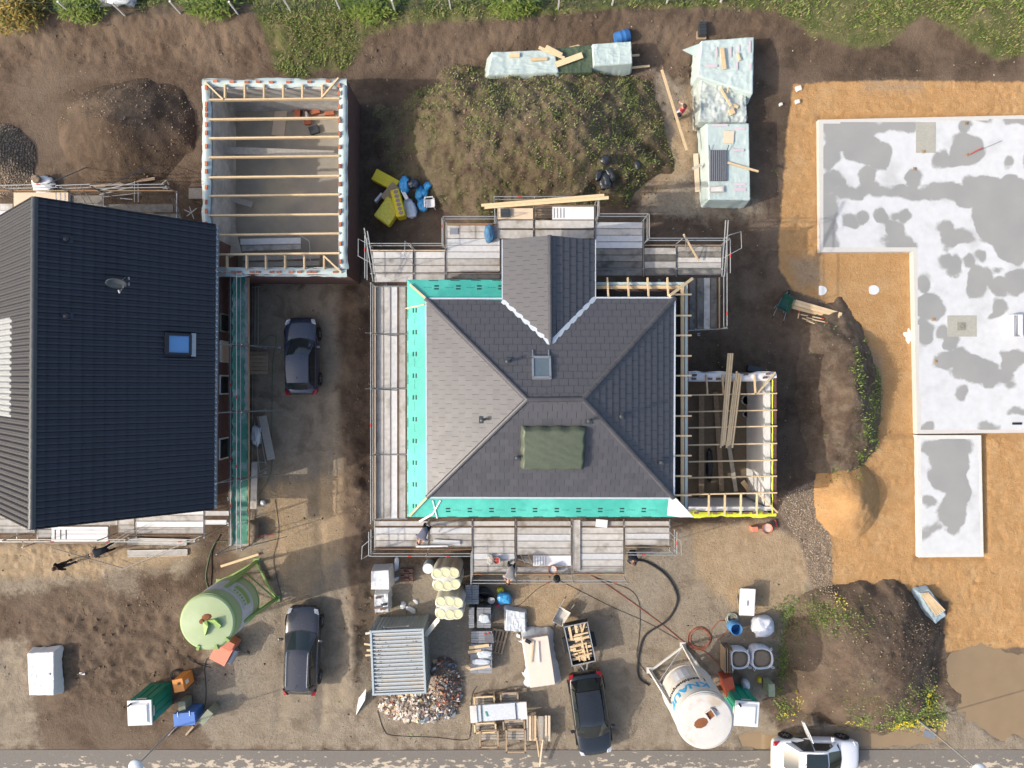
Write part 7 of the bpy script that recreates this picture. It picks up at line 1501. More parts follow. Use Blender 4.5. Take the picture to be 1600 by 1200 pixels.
# rubble heap: base mound plus broken pieces
RB = empty('rubble_heap', gP(655, 1090), 0, 'heap of broken bricks, plaster and slate beside the ribbed container', 'rubble')
def rub_h(x, y):
    d1 = max(0, 1-math.hypot((x-.0)/2.2, (y+.25)/1.05)); d2 = max(0, 1-math.hypot((x-1.25)/1.0, (y-.5)/1.7)); return .75*max(d1**.8, d2**.8)
def rubbase(m):
    n1, n2 = 44, 40; vv = [(-2.5+5.2*i/n1, -1.6+4.2*j/n2, rub_h(-2.5+5.2*i/n1, -1.6+4.2*j/n2)*(.8+.4*float(fbm(np.array(i*.7), np.array(j*.7), 1, 3, 5)))-.05) for j in range(n2+1) for i in range(n1+1)]
    fs = [(j*(n1+1)+i, j*(n1+1)+i+1, (j+1)*(n1+1)+i+1, (j+1)*(n1+1)+i) for j in range(n2) for i in range(n1)]; m.add(vv, [f for f in fs if max(vv[k][2] for k in f) > -.03])
one('rubble_base', pm('rubble_dust', (.22, .17, .13), .95, var=.35, scale=6, bump=.6), rubbase, RB)
def frag(mat, s):
    m = MB(); m.box((0, 0, 0), s, taper=random.uniform(.8, 1)); m.v = [tuple(c+random.uniform(-.012, .012) for c in v) for v in m.v]; return m.mesh('rubble_piece', M[mat])
M['slate'] = pm('broken_slate', (.16, .19, .22), .5, rand=.4); M['plaster'] = pm('broken_plaster', (.52, .46, .40), .85, var=.2, rand=.35, scale=5); M['chalk'] = pm('pale_rubble', (.62, .57, .50), .85, rand=.3)
FR = {k: [frag(k, (random.uniform(.12, .34), random.uniform(.08, .17), random.uniform(.04, .1))) for _ in range(4)] for k in ('brick', 'brick_dark', 'plaster', 'chalk', 'wood', 'slate')}
FR['slate'] = [frag('slate', (random.uniform(.16, .34), random.uniform(.12, .24), .02)) for _ in range(4)]; small = MB(); smi = []
cnt = 0; rr = random.Random(3)
while cnt < 290:
    x, y = rr.uniform(-2.3, 2.4), rr.uniform(-1.4, 2.2); h = rub_h(x, y)
    if h < .06 and rr.random() > .08: continue
    if h == 0: continue
    if x > .9 and y > -.2: k = rr.choices(['brick', 'brick_dark', 'plaster', 'slate'], [2, 5, 2, .6])[0]
    elif x > .1 and y < -.5: k = rr.choices(['slate', 'plaster', 'brick_dark', 'chalk'], [5, 2, 1, 1])[0]
    elif x > 1.2: k = rr.choices(['brick', 'brick_dark', 'plaster'], [2, 4, 1.5])[0]
    else: k = rr.choices(['plaster', 'chalk', 'wood', 'brick_dark', 'brick'], [5, 4, 1.5, 1, .25])[0]
    o = link('rubble_piece', rr.choice(FR[k]), RB); o.location = (x, y, h*.92+rr.uniform(0, .06)); o.rotation_euler = (rr.uniform(-.6, .6), rr.uniform(-.6, .6), rr.uniform(0, PI)); cnt += 1
P3 = np.array([(x, y, rub_h(x, y)+.01) for x, y in ((rr.uniform(-2.3, 2.4), rr.uniform(-1.5, 2.2)) for _ in range(3800)) if rub_h(x, y) > .03])
o = stones('rubble_grit', P3, .02, .075, [(.45, .39, .33), (.2, .13, .1), (.16, .1, .08), (.55, .5, .44), (.2, .2, .2), (.3, .25, .2)], 'x'); del o['label'], o['category']; o.parent = RB
for px, py in ((704, 1055), (711, 1060)): plank(px-4, py-3, px+4, py+6, .1, .1, .09, .02, 'zinc', 'short bright metal strip lying by the rubble heap', 'metal strips by the rubble')
# --- sheet stack and timber trestles by the road
def plank_pallet(label, px, py, w, l, z, rz, n=5, mat='wood_grey', fr='wood_old', gap=.35, cat='pallet'):
    p = W(px, py, z+.14); e = empty('wooden_pallet', (p.x, p.y, z), rz, label, cat)
    for i in range(n): one('slat', M[mat], lambda m: m.box((0, -l/2+l*(i+.5)/n, .14), (w, l/n*(1-gap), .025)), e)
    for x in (-w/2+.05, 0, w/2-.05): one('bearer', M[fr], lambda m: m.box((x, 0, .075), (.1, l, .1)), e)
    return e
def crate_frame(label, px, py, w, l, h, rz, slats=4, mat='wood_old'):
    p = W(px, py, h); e = empty('timber_crate', (p.x, p.y, gh(p.x, p.y)), rz, label, 'frame')
    for sx in (-1, 1):
        one('side_rail', M[mat], lambda m: m.box((sx*(w/2-.04), 0, h-.05), (.08, l, .1)), e)
        for sy in (-1, 1): one('post', M[mat], lambda m: m.box((sx*(w/2-.04), sy*(l/2-.04), h/2), (.07, .07, h)), e)
    for sy in (-1, 1): one('end_rail', M[mat], lambda m: m.box((0, sy*(l/2-.04), h-.06), (w-.17, .07, .09)), e)
    for i in range(slats): one('slat', M['wood_grey'], lambda m: m.box((0, l*.30-i*.14, h*.45), (w-.2, .11, .02)), e)
    return e
crate_frame('grey-slatted timber crate frame standing on the road edge', 764, 1155, 1.0, .95, .6, R(1), 4)
crate_frame('brown timber crate frame with slats at the road edge', 806, 1158, 1.05, 1.25, .6, R(0), 4)
crate_frame('timber crate frame half under the clear sheet stack', 757, 1102, 1.1, .9, .45, R(3), 5, 'wood'); crate_frame('timber crate frame under the upper end of the sheet stack', 796, 1096, .95, .9, .45, R(3), 5)
crate_frame('timber crate frame below the sheet stack', 758, 1138, 1.15, .55, .55, R(3), 3, 'wood'); crate_frame('splintered timber crate frame next to the slatted pallet', 803, 1134, 1.15, .6, .6, R(4), 3)
ss_ = empty('sheet_stack', W(779, 1113, .72), R(4), 'stack of clear grey sheets wrapped in foil on timber frames', 'stack')
for i in range(3): one('sheet', M['foil'], lambda m: m.box((0, 0, -.12+i*.04), (2.65-.05*i, .82, .035)), ss_)
for s in (-1, 1): one('end_wrap', M['offwhite'], lambda m: m.box((s*1.28, 0, .0), (.34, .88, .06)), ss_); one('strap', M['black'], lambda m: m.box((s*.88, 0, .01), (.03, .84, .035)), ss_)
one('edge_mark', pm('green_mark', (.02, .3, .16), .6), lambda m: m.box((-.62, -.05, .012), (.05, .28, .02), rz=.3), ss_)
plank_pallet('grey slatted pallet standing by the splintered crate frame', 844, 1138, .42, 1.25, .3, R(0), 1, gap=0); plank_pallet('pale and orange striped timber pallet beside the crossed beams', 829, 1138, .5, 1.25, .3, R(0), 1, 'wood', gap=0)
for i in range(4): plank(824+i*4.1, 1118, 824+i*4.1, 1157, .52, .52, .10, .03, ['wood_grey', 'ply', 'wood_old', 'wood'][i], ['grey slat', 'pale slat', 'brown slat', 'yellow slat'][i]+' on the striped timber pallet')
for i in range(2): plank(853+i*5, 1118, 853+i*5, 1158, .52, .52, .12, .03, 'ply', ['outer', 'inner'][1-i]+' pale slat on the grey slatted pallet by the crossed beams')
plank(839, 1122, 845, 1165, .75, .6, .07, .09, 'wood_old', 'short brown beam crossed over the slatted pallets'); plank(848, 1155, 843, 1197, .7, .4, .07, .09, 'ply', 'long pale beam reaching from the slatted pallets onto the road'); plank(838, 1152, 842, 1182, .5, .3, .06, .07, 'wood', 'thin orange beam leaning out over the road edge')
# --- equipment round the white silo
tb = box_at('insulation_board', M['white'], 'bare white rectangular panel on a low stand beside the hose coil', 'panel', 1168, 941, (.78, 1.38, .05), z=.62, rz=R(-3), top=.05)
one('stand', M['wood_old'], lambda m: m.box((0, 0, -.31), (.5, 1.0, .6)), tb); one('vent', M['steel'], lambda m: m.box((.02, -.05, .055), (.08, .25, .01)), tb)
for i in range(4): plank(1151+i*2, 929+i*2, 1154+i*2, 951+i*2, .06, .06, .05, .03, 'black' if i % 2 else 'galv', 'thin '+['bright', 'black', 'pale', 'sooty'][i]+' rod on the sand beside the white panel', cat='rod', name='rod')
def coil(name, label, px, py, r, mat, rt=.02, turns=5, seed=0, cat='hose'):
    c = gP(px, py); rg = random.Random(seed); pts = []
    for i in range(turns*18+1):
        a = 2*PI*i/18; rr_ = r*(1+.10*math.sin(a*.37+seed)+rg.uniform(-.02, .02)); pts.append(c+Vector((rr_*math.cos(a)+.05*math.sin(a*.21), rr_*math.sin(a)*.95+.04*math.cos(a*.17), .03+.012*(i/18))))
    return tag(one(name, mat, lambda m: m.path(pts, rt, 6), smooth=True), label, cat)
coil('hose_coil', 'coil of grey-green hose on the sand beside the white panel', 1143, 966, .26, pm('grey_green_hose', (.28, .31, .26), .6), .022, 6, 1)
coil('hose_coil', 'coil of orange hose at the top of the white silo frame', 1092, 997, .55, pm('orange_hose', (.32, .10, .055), .6), .018, 3, 2)
coil('cable_coil', 'coil of black cable beside the orange power cabinet', 277, 1054, .28, M['rubber'], .02, 5, 3, 'cable')
def spline(pts_px, seg=10, dz=.03):
    P_ = [gP(*p) for p in pts_px]; out = []
    for i in range(len(P_)-1):
        p0, p1, p2, p3 = P_[max(i-1, 0)], P_[i], P_[i+1], P_[min(i+2, len(P_)-1)]
        for k in range(seg):
            t = k/seg; out.append(.5*((2*p1)+(p2-p0)*t+(2*p0-5*p1+4*p2-p3)*t*t+(3*p1-p0-3*p2+p3)*t**3))
    out.append(P_[-1])
    for q in out: q.z = gh(q.x, q.y)+dz
    return out
def hose(label, pts, r, mat, cat='hose', name='hose', dz=None): return tag(one(name, mat, lambda m: m.path(spline(pts, dz=r*1.3 if dz is None else dz), r, 7), smooth=True), label, cat)
hose('thick black delivery hose curving across the yard to the white silo', [(985, 874), (1010, 878), (1040, 898), (1056, 925), (1056, 945), (1040, 970), (1010, 990), (1000, 1010), (996, 1040), (1000, 1060), (1014, 1070)], .05, M['rubber'])
hose('orange hose running from the scaffold to the white silo', [(908, 890), (950, 915), (1000, 950), (1040, 980), (1070, 1004), (1100, 1018), (1115, 1030), (1135, 1048), (1160, 1055)], .02, bpy.data.materials['orange_hose'])
hose('thin black cable winding across the yard beside the orange hose', [(930, 902), (960, 912), (985, 922), (998, 940), (1000, 970), (998, 1000), (996, 1030), (1018, 1060)], .014, M['rubber'], 'cable', 'cable')
hose('thin dark cable stretched from the scaffold towards the silo', [(870, 905), (910, 925), (960, 950), (1010, 972), (1060, 1000)], .012, M['rubber'], 'cable', 'cable'); hose('loose black cable from the scaffold across the sand', [(868, 905), (840, 920), (812, 945), (790, 955)], .012, M['rubber'], 'cable', 'cable')
hose('loose orange loop of hose beside the blue tub', [(1110, 985), (1125, 970), (1140, 975), (1130, 992), (1120, 1000)], .02, bpy.data.materials['orange_hose'])
hose('black cable along the rubble heap towards the crate frames', [(590, 1110), (600, 1140), (615, 1149), (680, 1152), (725, 1156), (735, 1145), (737, 1090), (745, 1072)], .014, M['rubber'], 'cable', 'cable')
ghm = pm('green_hose', (.10, .16, .07), .5)
hose('green garden hose along the drive below the netted scaffold', [(404, 540), (420, 525), (432, 530), (426, 570), (425, 680), (424, 735), (410, 765), (398, 780)], .018, ghm); hose('dark green hose coming down beside the green silo', [(355, 845), (335, 850), (325, 880), (322, 905), (330, 930)], .02, ghm); hose('black hose from the gable scaffold to the green silo', [(345, 835), (332, 860), (331, 890), (330, 920), (335, 950)], .024, M['rubber']); hose('black cable between the cabinets and the salmon machine', [(345, 1022), (322, 1032), (322, 1070), (321, 1100), (312, 1112)], .016, M['rubber'], 'cable', 'cable'); hose('looped black cable beside the salmon machine', [(325, 1038), (305, 1035), (292, 1025), (300, 1028), (310, 1038), (330, 1043)], .014, M['rubber'], 'cable', 'cable'); hose('black cable along the drive past the netted scaffold', [(430, 780), (436, 830), (428, 870), (432, 900), (440, 930)], .01, M['rubber'], 'cable', 'cable')
# big bags
def bigbag(label, px, py, h, r, mat, filled=True, rz=0, seed=1):
    p = W(px, py, h); e = empty('big_bag', (p.x, p.y, gh(p.x, p.y)), rz, label, 'bag'); n = 32
    def shape(a, k): return r*(1+.06*math.cos(4*a)*(-1)+.04*math.sin(3*a+seed))*k
    prof = [(0, .92), (.12, 1.0), (h*.5, 1.05), (h*.85, 1.0), (h, .97), (h+.03, .90), (h-.04, .84), (h-.12, .82)]
    def sk_(m):
        vv = [(shape(2*PI*i/n, k)*math.cos(2*PI*i/n), shape(2*PI*i/n, k)*math.sin(2*PI*i/n), z+.03*math.sin(5*i+seed)*(k < .95)) for z, k in prof for i in range(n)]; m.add(vv, [(j*n+i, j*n+(i+1) % n, (j+1)*n+(i+1) % n, (j+1)*n+i) for j in range(len(prof)-1) for i in range(n)])
    one('sack', mat, sk_, e, smooth=True)
    if filled: one('fill', M['soilfill'], lambda m: m.lathe([(r*.86, h-.10), (r*.5, h-.06), (.001, h-.05)], 24), e, smooth=True)
    for i in range(4):
        a = PI/4+i*PI/2; c_ = Vector((math.cos(a)*r*.98, math.sin(a)*r*.98, h)); d = Vector((math.cos(a+.6), math.sin(a+.6), .3)); one('loop', M['white'], lambda m: m.path([c_+d*.0, c_+d*.10+Vector((-d.y, d.x, 0))*.05, c_+d*.2, c_+d*.10-Vector((-d.y, d.x, 0))*.05, c_+d*.0], .014, 5), e)
    return e
wb = pm('white_woven_bag', (.62, .64, .68), .6, var=.12, scale=5, bump=.8, bscale=9)
bigbag('white big bag filled with grit next to the upright pallet', 1157, 1031, .85, .52, wb, seed=1); bigbag('white big bag filled with grit touching the weeds', 1192, 1030, .85, .58, wb, seed=2)
lump('big_bag', wb, 'crumpled closed white big bag beside the blue tub', 'bag', gP(1187, 974), (1.15, 1.15, .85), 101, amp=.22); 
up = empty('upright_pallet', gP(1132, 1020), 0, 'dark weathered pallet standing upright beside the grit bags', 'pallet')
for i in range(4): one('slat', M['wood_old'], lambda m: m.box((-.2+i*.12, -.1, .42), (.05, 1.25, .8)), up)
def cabinet(name, label, px, py, size, mat, rz, cat='cabinet', parts=None):
    p = W(px, py, size[2]); e = empty(name, (p.x, p.y, gh(p.x, p.y)), rz, label, cat); one('housing', mat, lambda m: m.box((0, 0, size[2]/2+.03), (size[0], size[1], size[2]-.06)), e, bevel=.02)
    one('lid', mat, lambda m: m.box((0, 0, size[2]-.02), (size[0]+.03, size[1]+.03, .05)), e, bevel=.012)
    for sx in (-1, 1): one('foot', M['black'], lambda m: m.box((sx*size[0]*.35, 0, .02), (.08, size[1]*.9, .04)), e)
    return e
salmon = pm('salmon_paint', (.62, .21, .13), .5, var=.06); redp = pm('faded_red_paint', (.48, .10, .05), .5, var=.1)
cm = cabinet('plaster_machine', 'salmon red plaster machine parked under the green silo', 347, 1019, (.85, 1.15, 1.0), salmon, R(-28), 'machine'); one('wheel', M['rubber'], lambda m: m.lathe([(.1, -.06), (.22, -.07), (.25, 0), (.22, .07), (.1, .06)], 18, (.52, -.1, .25), Matrix.Rotation(PI/2, 3, 'Y')), cm, smooth=True); one('hopper', salmon, lambda m: m.poly3([Vector(q) for q in ((-.35, .3, .99), (.35, .3, .99), (.35, .62, .8), (-.35, .62, .8))], [Vector(q) for q in ((-.4, .3, 1.2), (.4, .3, 1.2), (.4, .7, 1.1), (-.4, .7, 1.1))]), cm); one('motor', M['steel'], lambda m: m.tube((.48, -.5, .55), (.48, .25, .55), .2, 16), cm)
cm = cabinet('plaster_machine', 'faded red plaster machine between white silo and green toilet cabin', 1140, 1074, (.5, .95, .95), redp, R(12), 'machine')
def site_toilet(label, px, py, rz, mat, roof):
    h = 2.25; p = W(px, py, h); e = empty('portable_toilet', (p.x, p.y, gh(p.x, p.y)), rz, label, 'toilet'); w, l = 1.12, 1.16
    one('cabin', mat, lambda m: m.box((0, 0, 1.05), (w, l, 2.1)), e, bevel=.02)
    for s in (-1, 1):
        for i in range(3): one('wall_panel', mat, lambda m: (m.box((s*(w/2+.012), -.36+i*.36, 1.1), (.03, .28, 1.6))), e, bevel=.01); one('wall_panel', mat, lambda m: m.box((-.36+i*.36, s*(l/2+.012), 1.1), (.28, .03, 1.6)), e, bevel=.01)
        one('vent_strip', M['offwhite'], lambda m: (m.box((s*(w/2+.03), 0, 1.96), (.02, .5, .1))), e); one('vent_strip', M['offwhite'], lambda m: m.box((0, s*(l/2+.03), 1.96), (.5, .02, .1)), e)
    one('roof', roof, lambda m: (m.box((0, 0, 2.14), (w+.08, l+.08, .08)), m.box((0, 0, 2.21), (w-.1, l-.1, .08), taper=.75)), e, bevel=.03)
    one('vent_pipe', M['black'], lambda m: m.tube((-w/2+.15, l/2-.12, 2.1), (-w/2+.15, l/2-.12, 2.42), .05, 10), e); return e
tg = pm('toilet_green', (.012, .20, .13), .45, var=.08)
site_toilet('green portable toilet with white roof beside the orange power cabinet', 217, 1115, R(2), tg, M['white']); site_toilet('green portable toilet with white roof behind the white silo', 1168, 1117, R(-4), pm('toilet_bright_green', (.015, .28, .18), .45, var=.08), M['white'])
orp = pm('orange_paint', (.62, .24, .05), .5, var=.06)
oc = cabinet('power_cabinet', 'orange power distribution cabinet with black cable coil', 279, 1071, (.5, .62, 1.2), orp, R(12)); one('socket_panel', M['white'], lambda m: m.box((.26, 0, .8), (.03, .2, .3)), oc); one('cap', M['black'], lambda m: m.box((.05, .1, 1.22), (.12, .12, .03)), oc)
cabinet('power_cabinet', 'small grey-green cabinet between the orange and blue ones', 284, 1104, (.34, .46, .85), M['greycab'], R(4)); bc = cabinet('power_cabinet', 'blue site cabinet standing on two timbers', 288, 1124, (1.05, .62, 1.1), pm('blue_paint', (.08, .19, .52), .45, var=.05), R(6)); 
for s in (-1, 1): one('hinge', M['white'], lambda m: m.box((s*.3, .28, 1.12), (.03, .25, .03)), bc)
cabinet('power_cabinet', 'olive meter cabinet leaning right of the blue one', 321, 1121, (.34, .78, .95), M['greycab'], R(-40)); cabinet('power_cabinet', 'olive meter cabinet at the edge of the weeds', 1206, 1079, (.30, .62, .95), pm('olive_box', (.29, .32, .20), .55), R(2))
plank(263, 1148, 276, 1133, .05, .3, .1, .1, 'wood_old', 'left support timber under the blue site cabinet'); plank(291, 1148, 303, 1134, .05, .3, .1, .1, 'wood_old', 'right support timber under the blue site cabinet')
lump('gas_bottle', M['foil'], 'small foil-wrapped gas bottle by the white big bags', 'bottle', gP(1161, 1064), (.42, .5, .8), 111, amp=.1); box_at('yellow_valve', pm('yellow_cap', (.6, .45, .03), .5), 'small yellow box by the olive meter cabinet', 'box', 1188, 1064, (.16, .24, .3)); box_at('crate', M['wood_old'], 'small brown crate squeezed behind the right-hand green toilet', 'crate', 1128, 1085, (.4, .4, .5)); lump('paper_sack', M['white'], 'white paper sack beside the small brown crate', 'sack', gP(1131, 1094), (.4, .7, .5), 113)
drape('covered_pallet', M['white'], 'tall pallet under a white sheet alone on the brown soil', 'pallet', [(43, 1021), (84, 1019), (84, 1086), (46, 1086)], .62, .97, .10, .03, 21)
o = box_at('crushed_can', M['offwhite'], 'small dirty scrap on the white pallet sheet', 'scrap', 75, 1054, (.16, .12, .06), z=.63, top=.06)
e = empty('marker_post', gP(128, 1052), 0, 'two small white paper tags by a thin leaning stake', 'marker'); one('tag_sheet', M['white'], lambda m: (m.box((-.05, 0, .03), (.14, .1, .02)), m.box((.1, -.02, .03), (.14, .1, .02))), e); one('stake', M['wood'], lambda m: m.beam((.1, .0, 0), (.32, .3, .9), .03, .03), e)
# --- around the tiled house
for i, (x0, y0, x1, y1) in enumerate(((197, 846, 290, 848), (197, 866, 291, 864))):
    a, b = W(x0, y0, .25), W(x1, y1, .25); e = empty('steel_deck', (a+b)/2, math.atan2(b.y-a.y, b.x-a.x), ['spare steel scaffold deck lying against the front gable scaffold', 'spare steel scaffold deck lying out on the mud'][i], 'deck'); L_ = (b-a).length
    e.location.z = gh(e.location.x, e.location.y); one('plate', M['deck'], lambda m: m.box((0, 0, .08), (L_, .3, .03)), e)
    for s in (-1, 1): one('edge', M['deck_alu'], lambda m: m.box((0, s*.155, .075), (L_, .02, .1)), e)
def scrap_frames(label, pts, z):
    e = empty('scaffold_tubes', gP(*pts[0]), 0, label, 'frame'); o_ = e.location.copy()
    for a, b in zip(pts[0::2], pts[1::2]): one('tube', M['galv'], lambda m: m.tube(gP(*a)-o_+Vector((0, 0, z)), gP(*b)-o_+Vector((0, 0, z+.05)), .024), e)
    return e
scrap_frames('scaffold frame leaning on the soil behind the tiled house', [(160, 300), (212, 287), (160, 306), (212, 294), (212, 284), (215, 318), (218, 287), (221, 318), (192, 312), (212, 314), (162, 310), (225, 304)], .25)
scrap_frames('loose scaffold couplers and braces by the roofless garage', [(252, 290), (262, 283), (262, 283), (266, 290), (256, 296), (268, 295), (248, 298), (258, 300), (262, 292), (264, 300)], .1)
scrap_frames('tangle of scaffold couplers at the corner of the garage', [(292, 330), (305, 336), (296, 340), (312, 328), (300, 325), (308, 345), (295, 350), (310, 350)], .3)
scrap_frames('scaffold tubes lying by the netted walkway', [(400, 660), (408, 735), (404, 650), (418, 725), (396, 720), (420, 722), (405, 738), (421, 730)], .2)
scrap_frames('pair of upright scaffold tubes lying beside the navy hatchback', [(402, 448), (402, 540), (407, 448), (407, 540), (398, 450), (410, 449)], .3)
plank(147, 292, 242, 279, .3, .3, .14, .06, 'wood_old', 'pinkish old plank on the soil behind the tiled house'); plank(345, 885, 404, 866, .1, .12, .12, .05, 'wood', 'pale batten on the mud above the green silo'); plank(392, 838, 428, 836, .2, .2, .06, .05, 'red', 'pink-red bar by the end of the netted walkway', cat='bar', name='bar')
plank_pallet('dark brown pallet standing in the shade by the netted walkway', 405, 567, .95, 1.2, 0, 0, 6, 'wood_old', gap=.12); plank(410, 650, 424, 718, .2, .2, .42, .04, 'wood_grey', 'grey weathered board beside the netted walkway'); plank(398, 722, 396, 795, .2, .2, .32, .05, 'deck', 'pale deck plank on edge of the drive by the netted walkway')
lump('foil_bundle', M['foil'], 'bundle of clear foil under the netted walkway rail', 'foil', gP(402, 680), (.55, 1.0, .35), 121, amp=.3); lump('foil_scrap', M['foil'], 'silver crumpled scrap at the end of the drive hoses', 'foil', gP(412, 785), (.28, .28, .2), 122)
lump('foil_sheet', M['white'], 'white sheet with a clod of earth behind the tiled house', 'sheet', gP(72, 290), (1.15, 1.0, .4), 123, amp=.25); lump('earth_clod', M['soilfill'], 'clod of earth lying on the white sheet', 'clod', gP(66, 284)+Vector((0, 0, .36)), (.5, .42, .25), 124)
box_at('plank_bundle', M['wood_grey'], 'grey boards poking out under the garage foil', 'boards', 306, 302, (.75, .55, .25), bevel=.005); lump('pile_of_spoil', M['soilfill'], 'low lump of earth at the end of the netted walkway', 'earth', gP(396, 828), (.8, 1.1, .6), 125)
for px, py, s, nm in ((1249, 137, .28, 'small white block at the corner of the sandy plot'), (1221, 162, .16, 'small pale stone at the edge of the dark soil by the sand'), (1247, 158, .22, 'grey scrap of foil at the sand edge')): box_at('white_block', M['offwhite'], nm, 'block', px, py, (s, s*.9, .15), rz=.3)
for px, py, nm in ((1283, 454, 'round white concrete footing half in the grey sand'), (1365, 453, 'round white concrete footing out on the yellow sand')):
    c = gP(px, py); o = one('concrete_footing', pm('white_footing', (.60, .61, .60), .8, var=.08), lambda m: m.prism([(.27*(1+.08*math.sin(3*a+px))*math.cos(a), .27*(1+.08*math.cos(2*a))*math.sin(a)) for a in np.linspace(0, 2*PI, 20, endpoint=False)], -.1, .03)); o.location = c; tag(o, nm, 'footing')
o = one('cement_spill', M['chalk'], lambda m: m.prism([(.28*(1+.3*math.sin(5*a))*math.cos(a), .35*(1+.3*math.cos(7*a))*math.sin(a)) for a in np.linspace(0, 2*PI, 26, endpoint=False)], -.02, .015)); o.location = gP(1421, 525); tag(o, 'splash of pale cement on the sand against the slab', 'spill')
e = empty('marking_rod', W(1512, 243, .25), R(28), 'red pipe with a thin rod lying on the concrete slab', 'rod'); one('red_pipe', M['red'], lambda m: m.beam((.1, 0, .05), (.8, 0, .05), .05, .05), e); one('rod', M['steel'], lambda m: m.tube((0, 0, .04), (1.9, -.15, .04), .012), e)
box_at('black_fitting', M['black'], 'small black fitting at the edge of the concrete slab', 'fitting', 1590, 662, (.5, .12, .06), z=.26, top=.06, bevel=.03)
e = empty('chute', W(1583, 510, .3), 0, 'white plastic trough standing on the concrete slab', 'trough'); one('tray', M['white'], lambda m: [m.box((s*.22, 0, .2), (.03, 1.15, .4)) for s in (-1, 1)]+[m.box((0, s*.56, .2), (.41, .03, .4)) for s in (-1, 1)]+[m.box((0, 0, .02), (.41, 1.09, .03))], e); e.location.z = .256
# mixing tub and bucket at the annex corner
bucket('round orange mixing tub at the corner of the annex', 1196, 824, .27, .32, pm('orange_tub', (.58, .20, .12), .5), fill=pm('lime_mix', (.62, .46, .38), .8)); box_at('mixer_motor', salmon, 'salmon pink box beside the orange mixing tub', 'box', 1180, 827, (.32, .26, .35), rz=.1); plank(1211, 812, 1215, 826, .1, .1, .05, .05, 'red', 'orange angled rod by the orange mixing tub', cat='rod', name='rod')
# tools on the front scaffold
bucket('terracotta bucket on the hatch deck of the front scaffold', 863, 888, .2, .3, pm('terracotta_bucket', (.36, .14, .08), .6), z=zd+.02, fill=M['offwhite']); bucket('bucket with red contents on the front scaffold deck', 776, 874, .17, .25, M['offwhite'], z=zd+.02, fill=M['red']); lump('tool_heap', pm('motley_tools', (.35, .33, .30), .5, var=.8, scale=12), 'small heap of tools on the front scaffold deck', 'tools', W(766, 874, zd+.02), (.32, .5, .14), 131, amp=.4); box_at('paper_sheet', M['white'], 'white sheet of paper on the front scaffold under the eaves', 'paper', 940, 818, (.55, .36, .01), z=zd+.14, rz=-.1, bevel=0, top=.01); lump('work_bag', black_cl, 'small black bag hanging at the front scaffold rail', 'bag', W(870, 903, zd+.3), (.32, .36, .4), 133)
plank(650, 854, 700, 853, zd+.15, zd+.15, .07, .07, 'white', 'white pipe on the front scaffold deck', cat='pipe', name='pipe'); plank(677, 846, 719, 848, zd+.06, zd+.06, .2, .05, 'deck_alu', 'spare alloy plank on the front scaffold deck')
# timbers over and inside the annex
for i in range(7):
    x0 = 1136+i*3.3; plank(x0+2, 552 if i < 3 else (595 if i == 3 else 568+i*3), 1126+i*3.0, 700-(i % 3)*3, 3.15, 3.15, .075, .06, 'wood', ['first', 'second', 'third', 'fourth', 'fifth', 'sixth', 'last'][i]+' long lath, counted from the house wall, laid over the annex rafters', 'laths over the annex')
plank(1096, 618, 1096, 790, .3, .3, .28, .05, 'wood_old', 'broad brown plank on the annex floor along the house wall'); plank(1118, 612, 1128, 768, .2, .2, .25, .05, 'wood_old', 'dark plank along the middle of the annex floor'); plank(1138, 690, 1150, 768, .25, .25, .2, .05, 'wood_grey', 'greyish plank on the annex floor beneath the laths'); plank(1160, 752, 1184, 782, .4, .4, .25, .04, 'wood', 'pale board end in the front corner of the annex')
box_at('white_carton', M['white'], 'white carton in the front corner of the annex', 'carton', 1174, 787, (.5, .28, .35), z=.05, rz=-.3)
for px, py, r in ((1165, 625, .27), (1164, 647, .16)): c = W(px, py, .1); o = one('pipe_ring', M['concrete'], lambda m: m.lathe([(r, 0), (r, .25), (r*.86, .25), (r*.86, 0)], 24, c)); tag(o, ['large concrete pipe ring on the annex floor', 'small concrete pipe ring on the annex floor'][r < .2], 'pipe')
lump('cable_heap', M['black'], 'tangle of black cable on the annex floor', 'cable', W(1108, 728, .08), (.3, 1.6, .2), 141, amp=.5); box_at('slate_pack', M['ridge'], 'dark slates leaning behind the annex wall', 'slates', 1180, 577, (.75, .3, .3), rz=-.2)
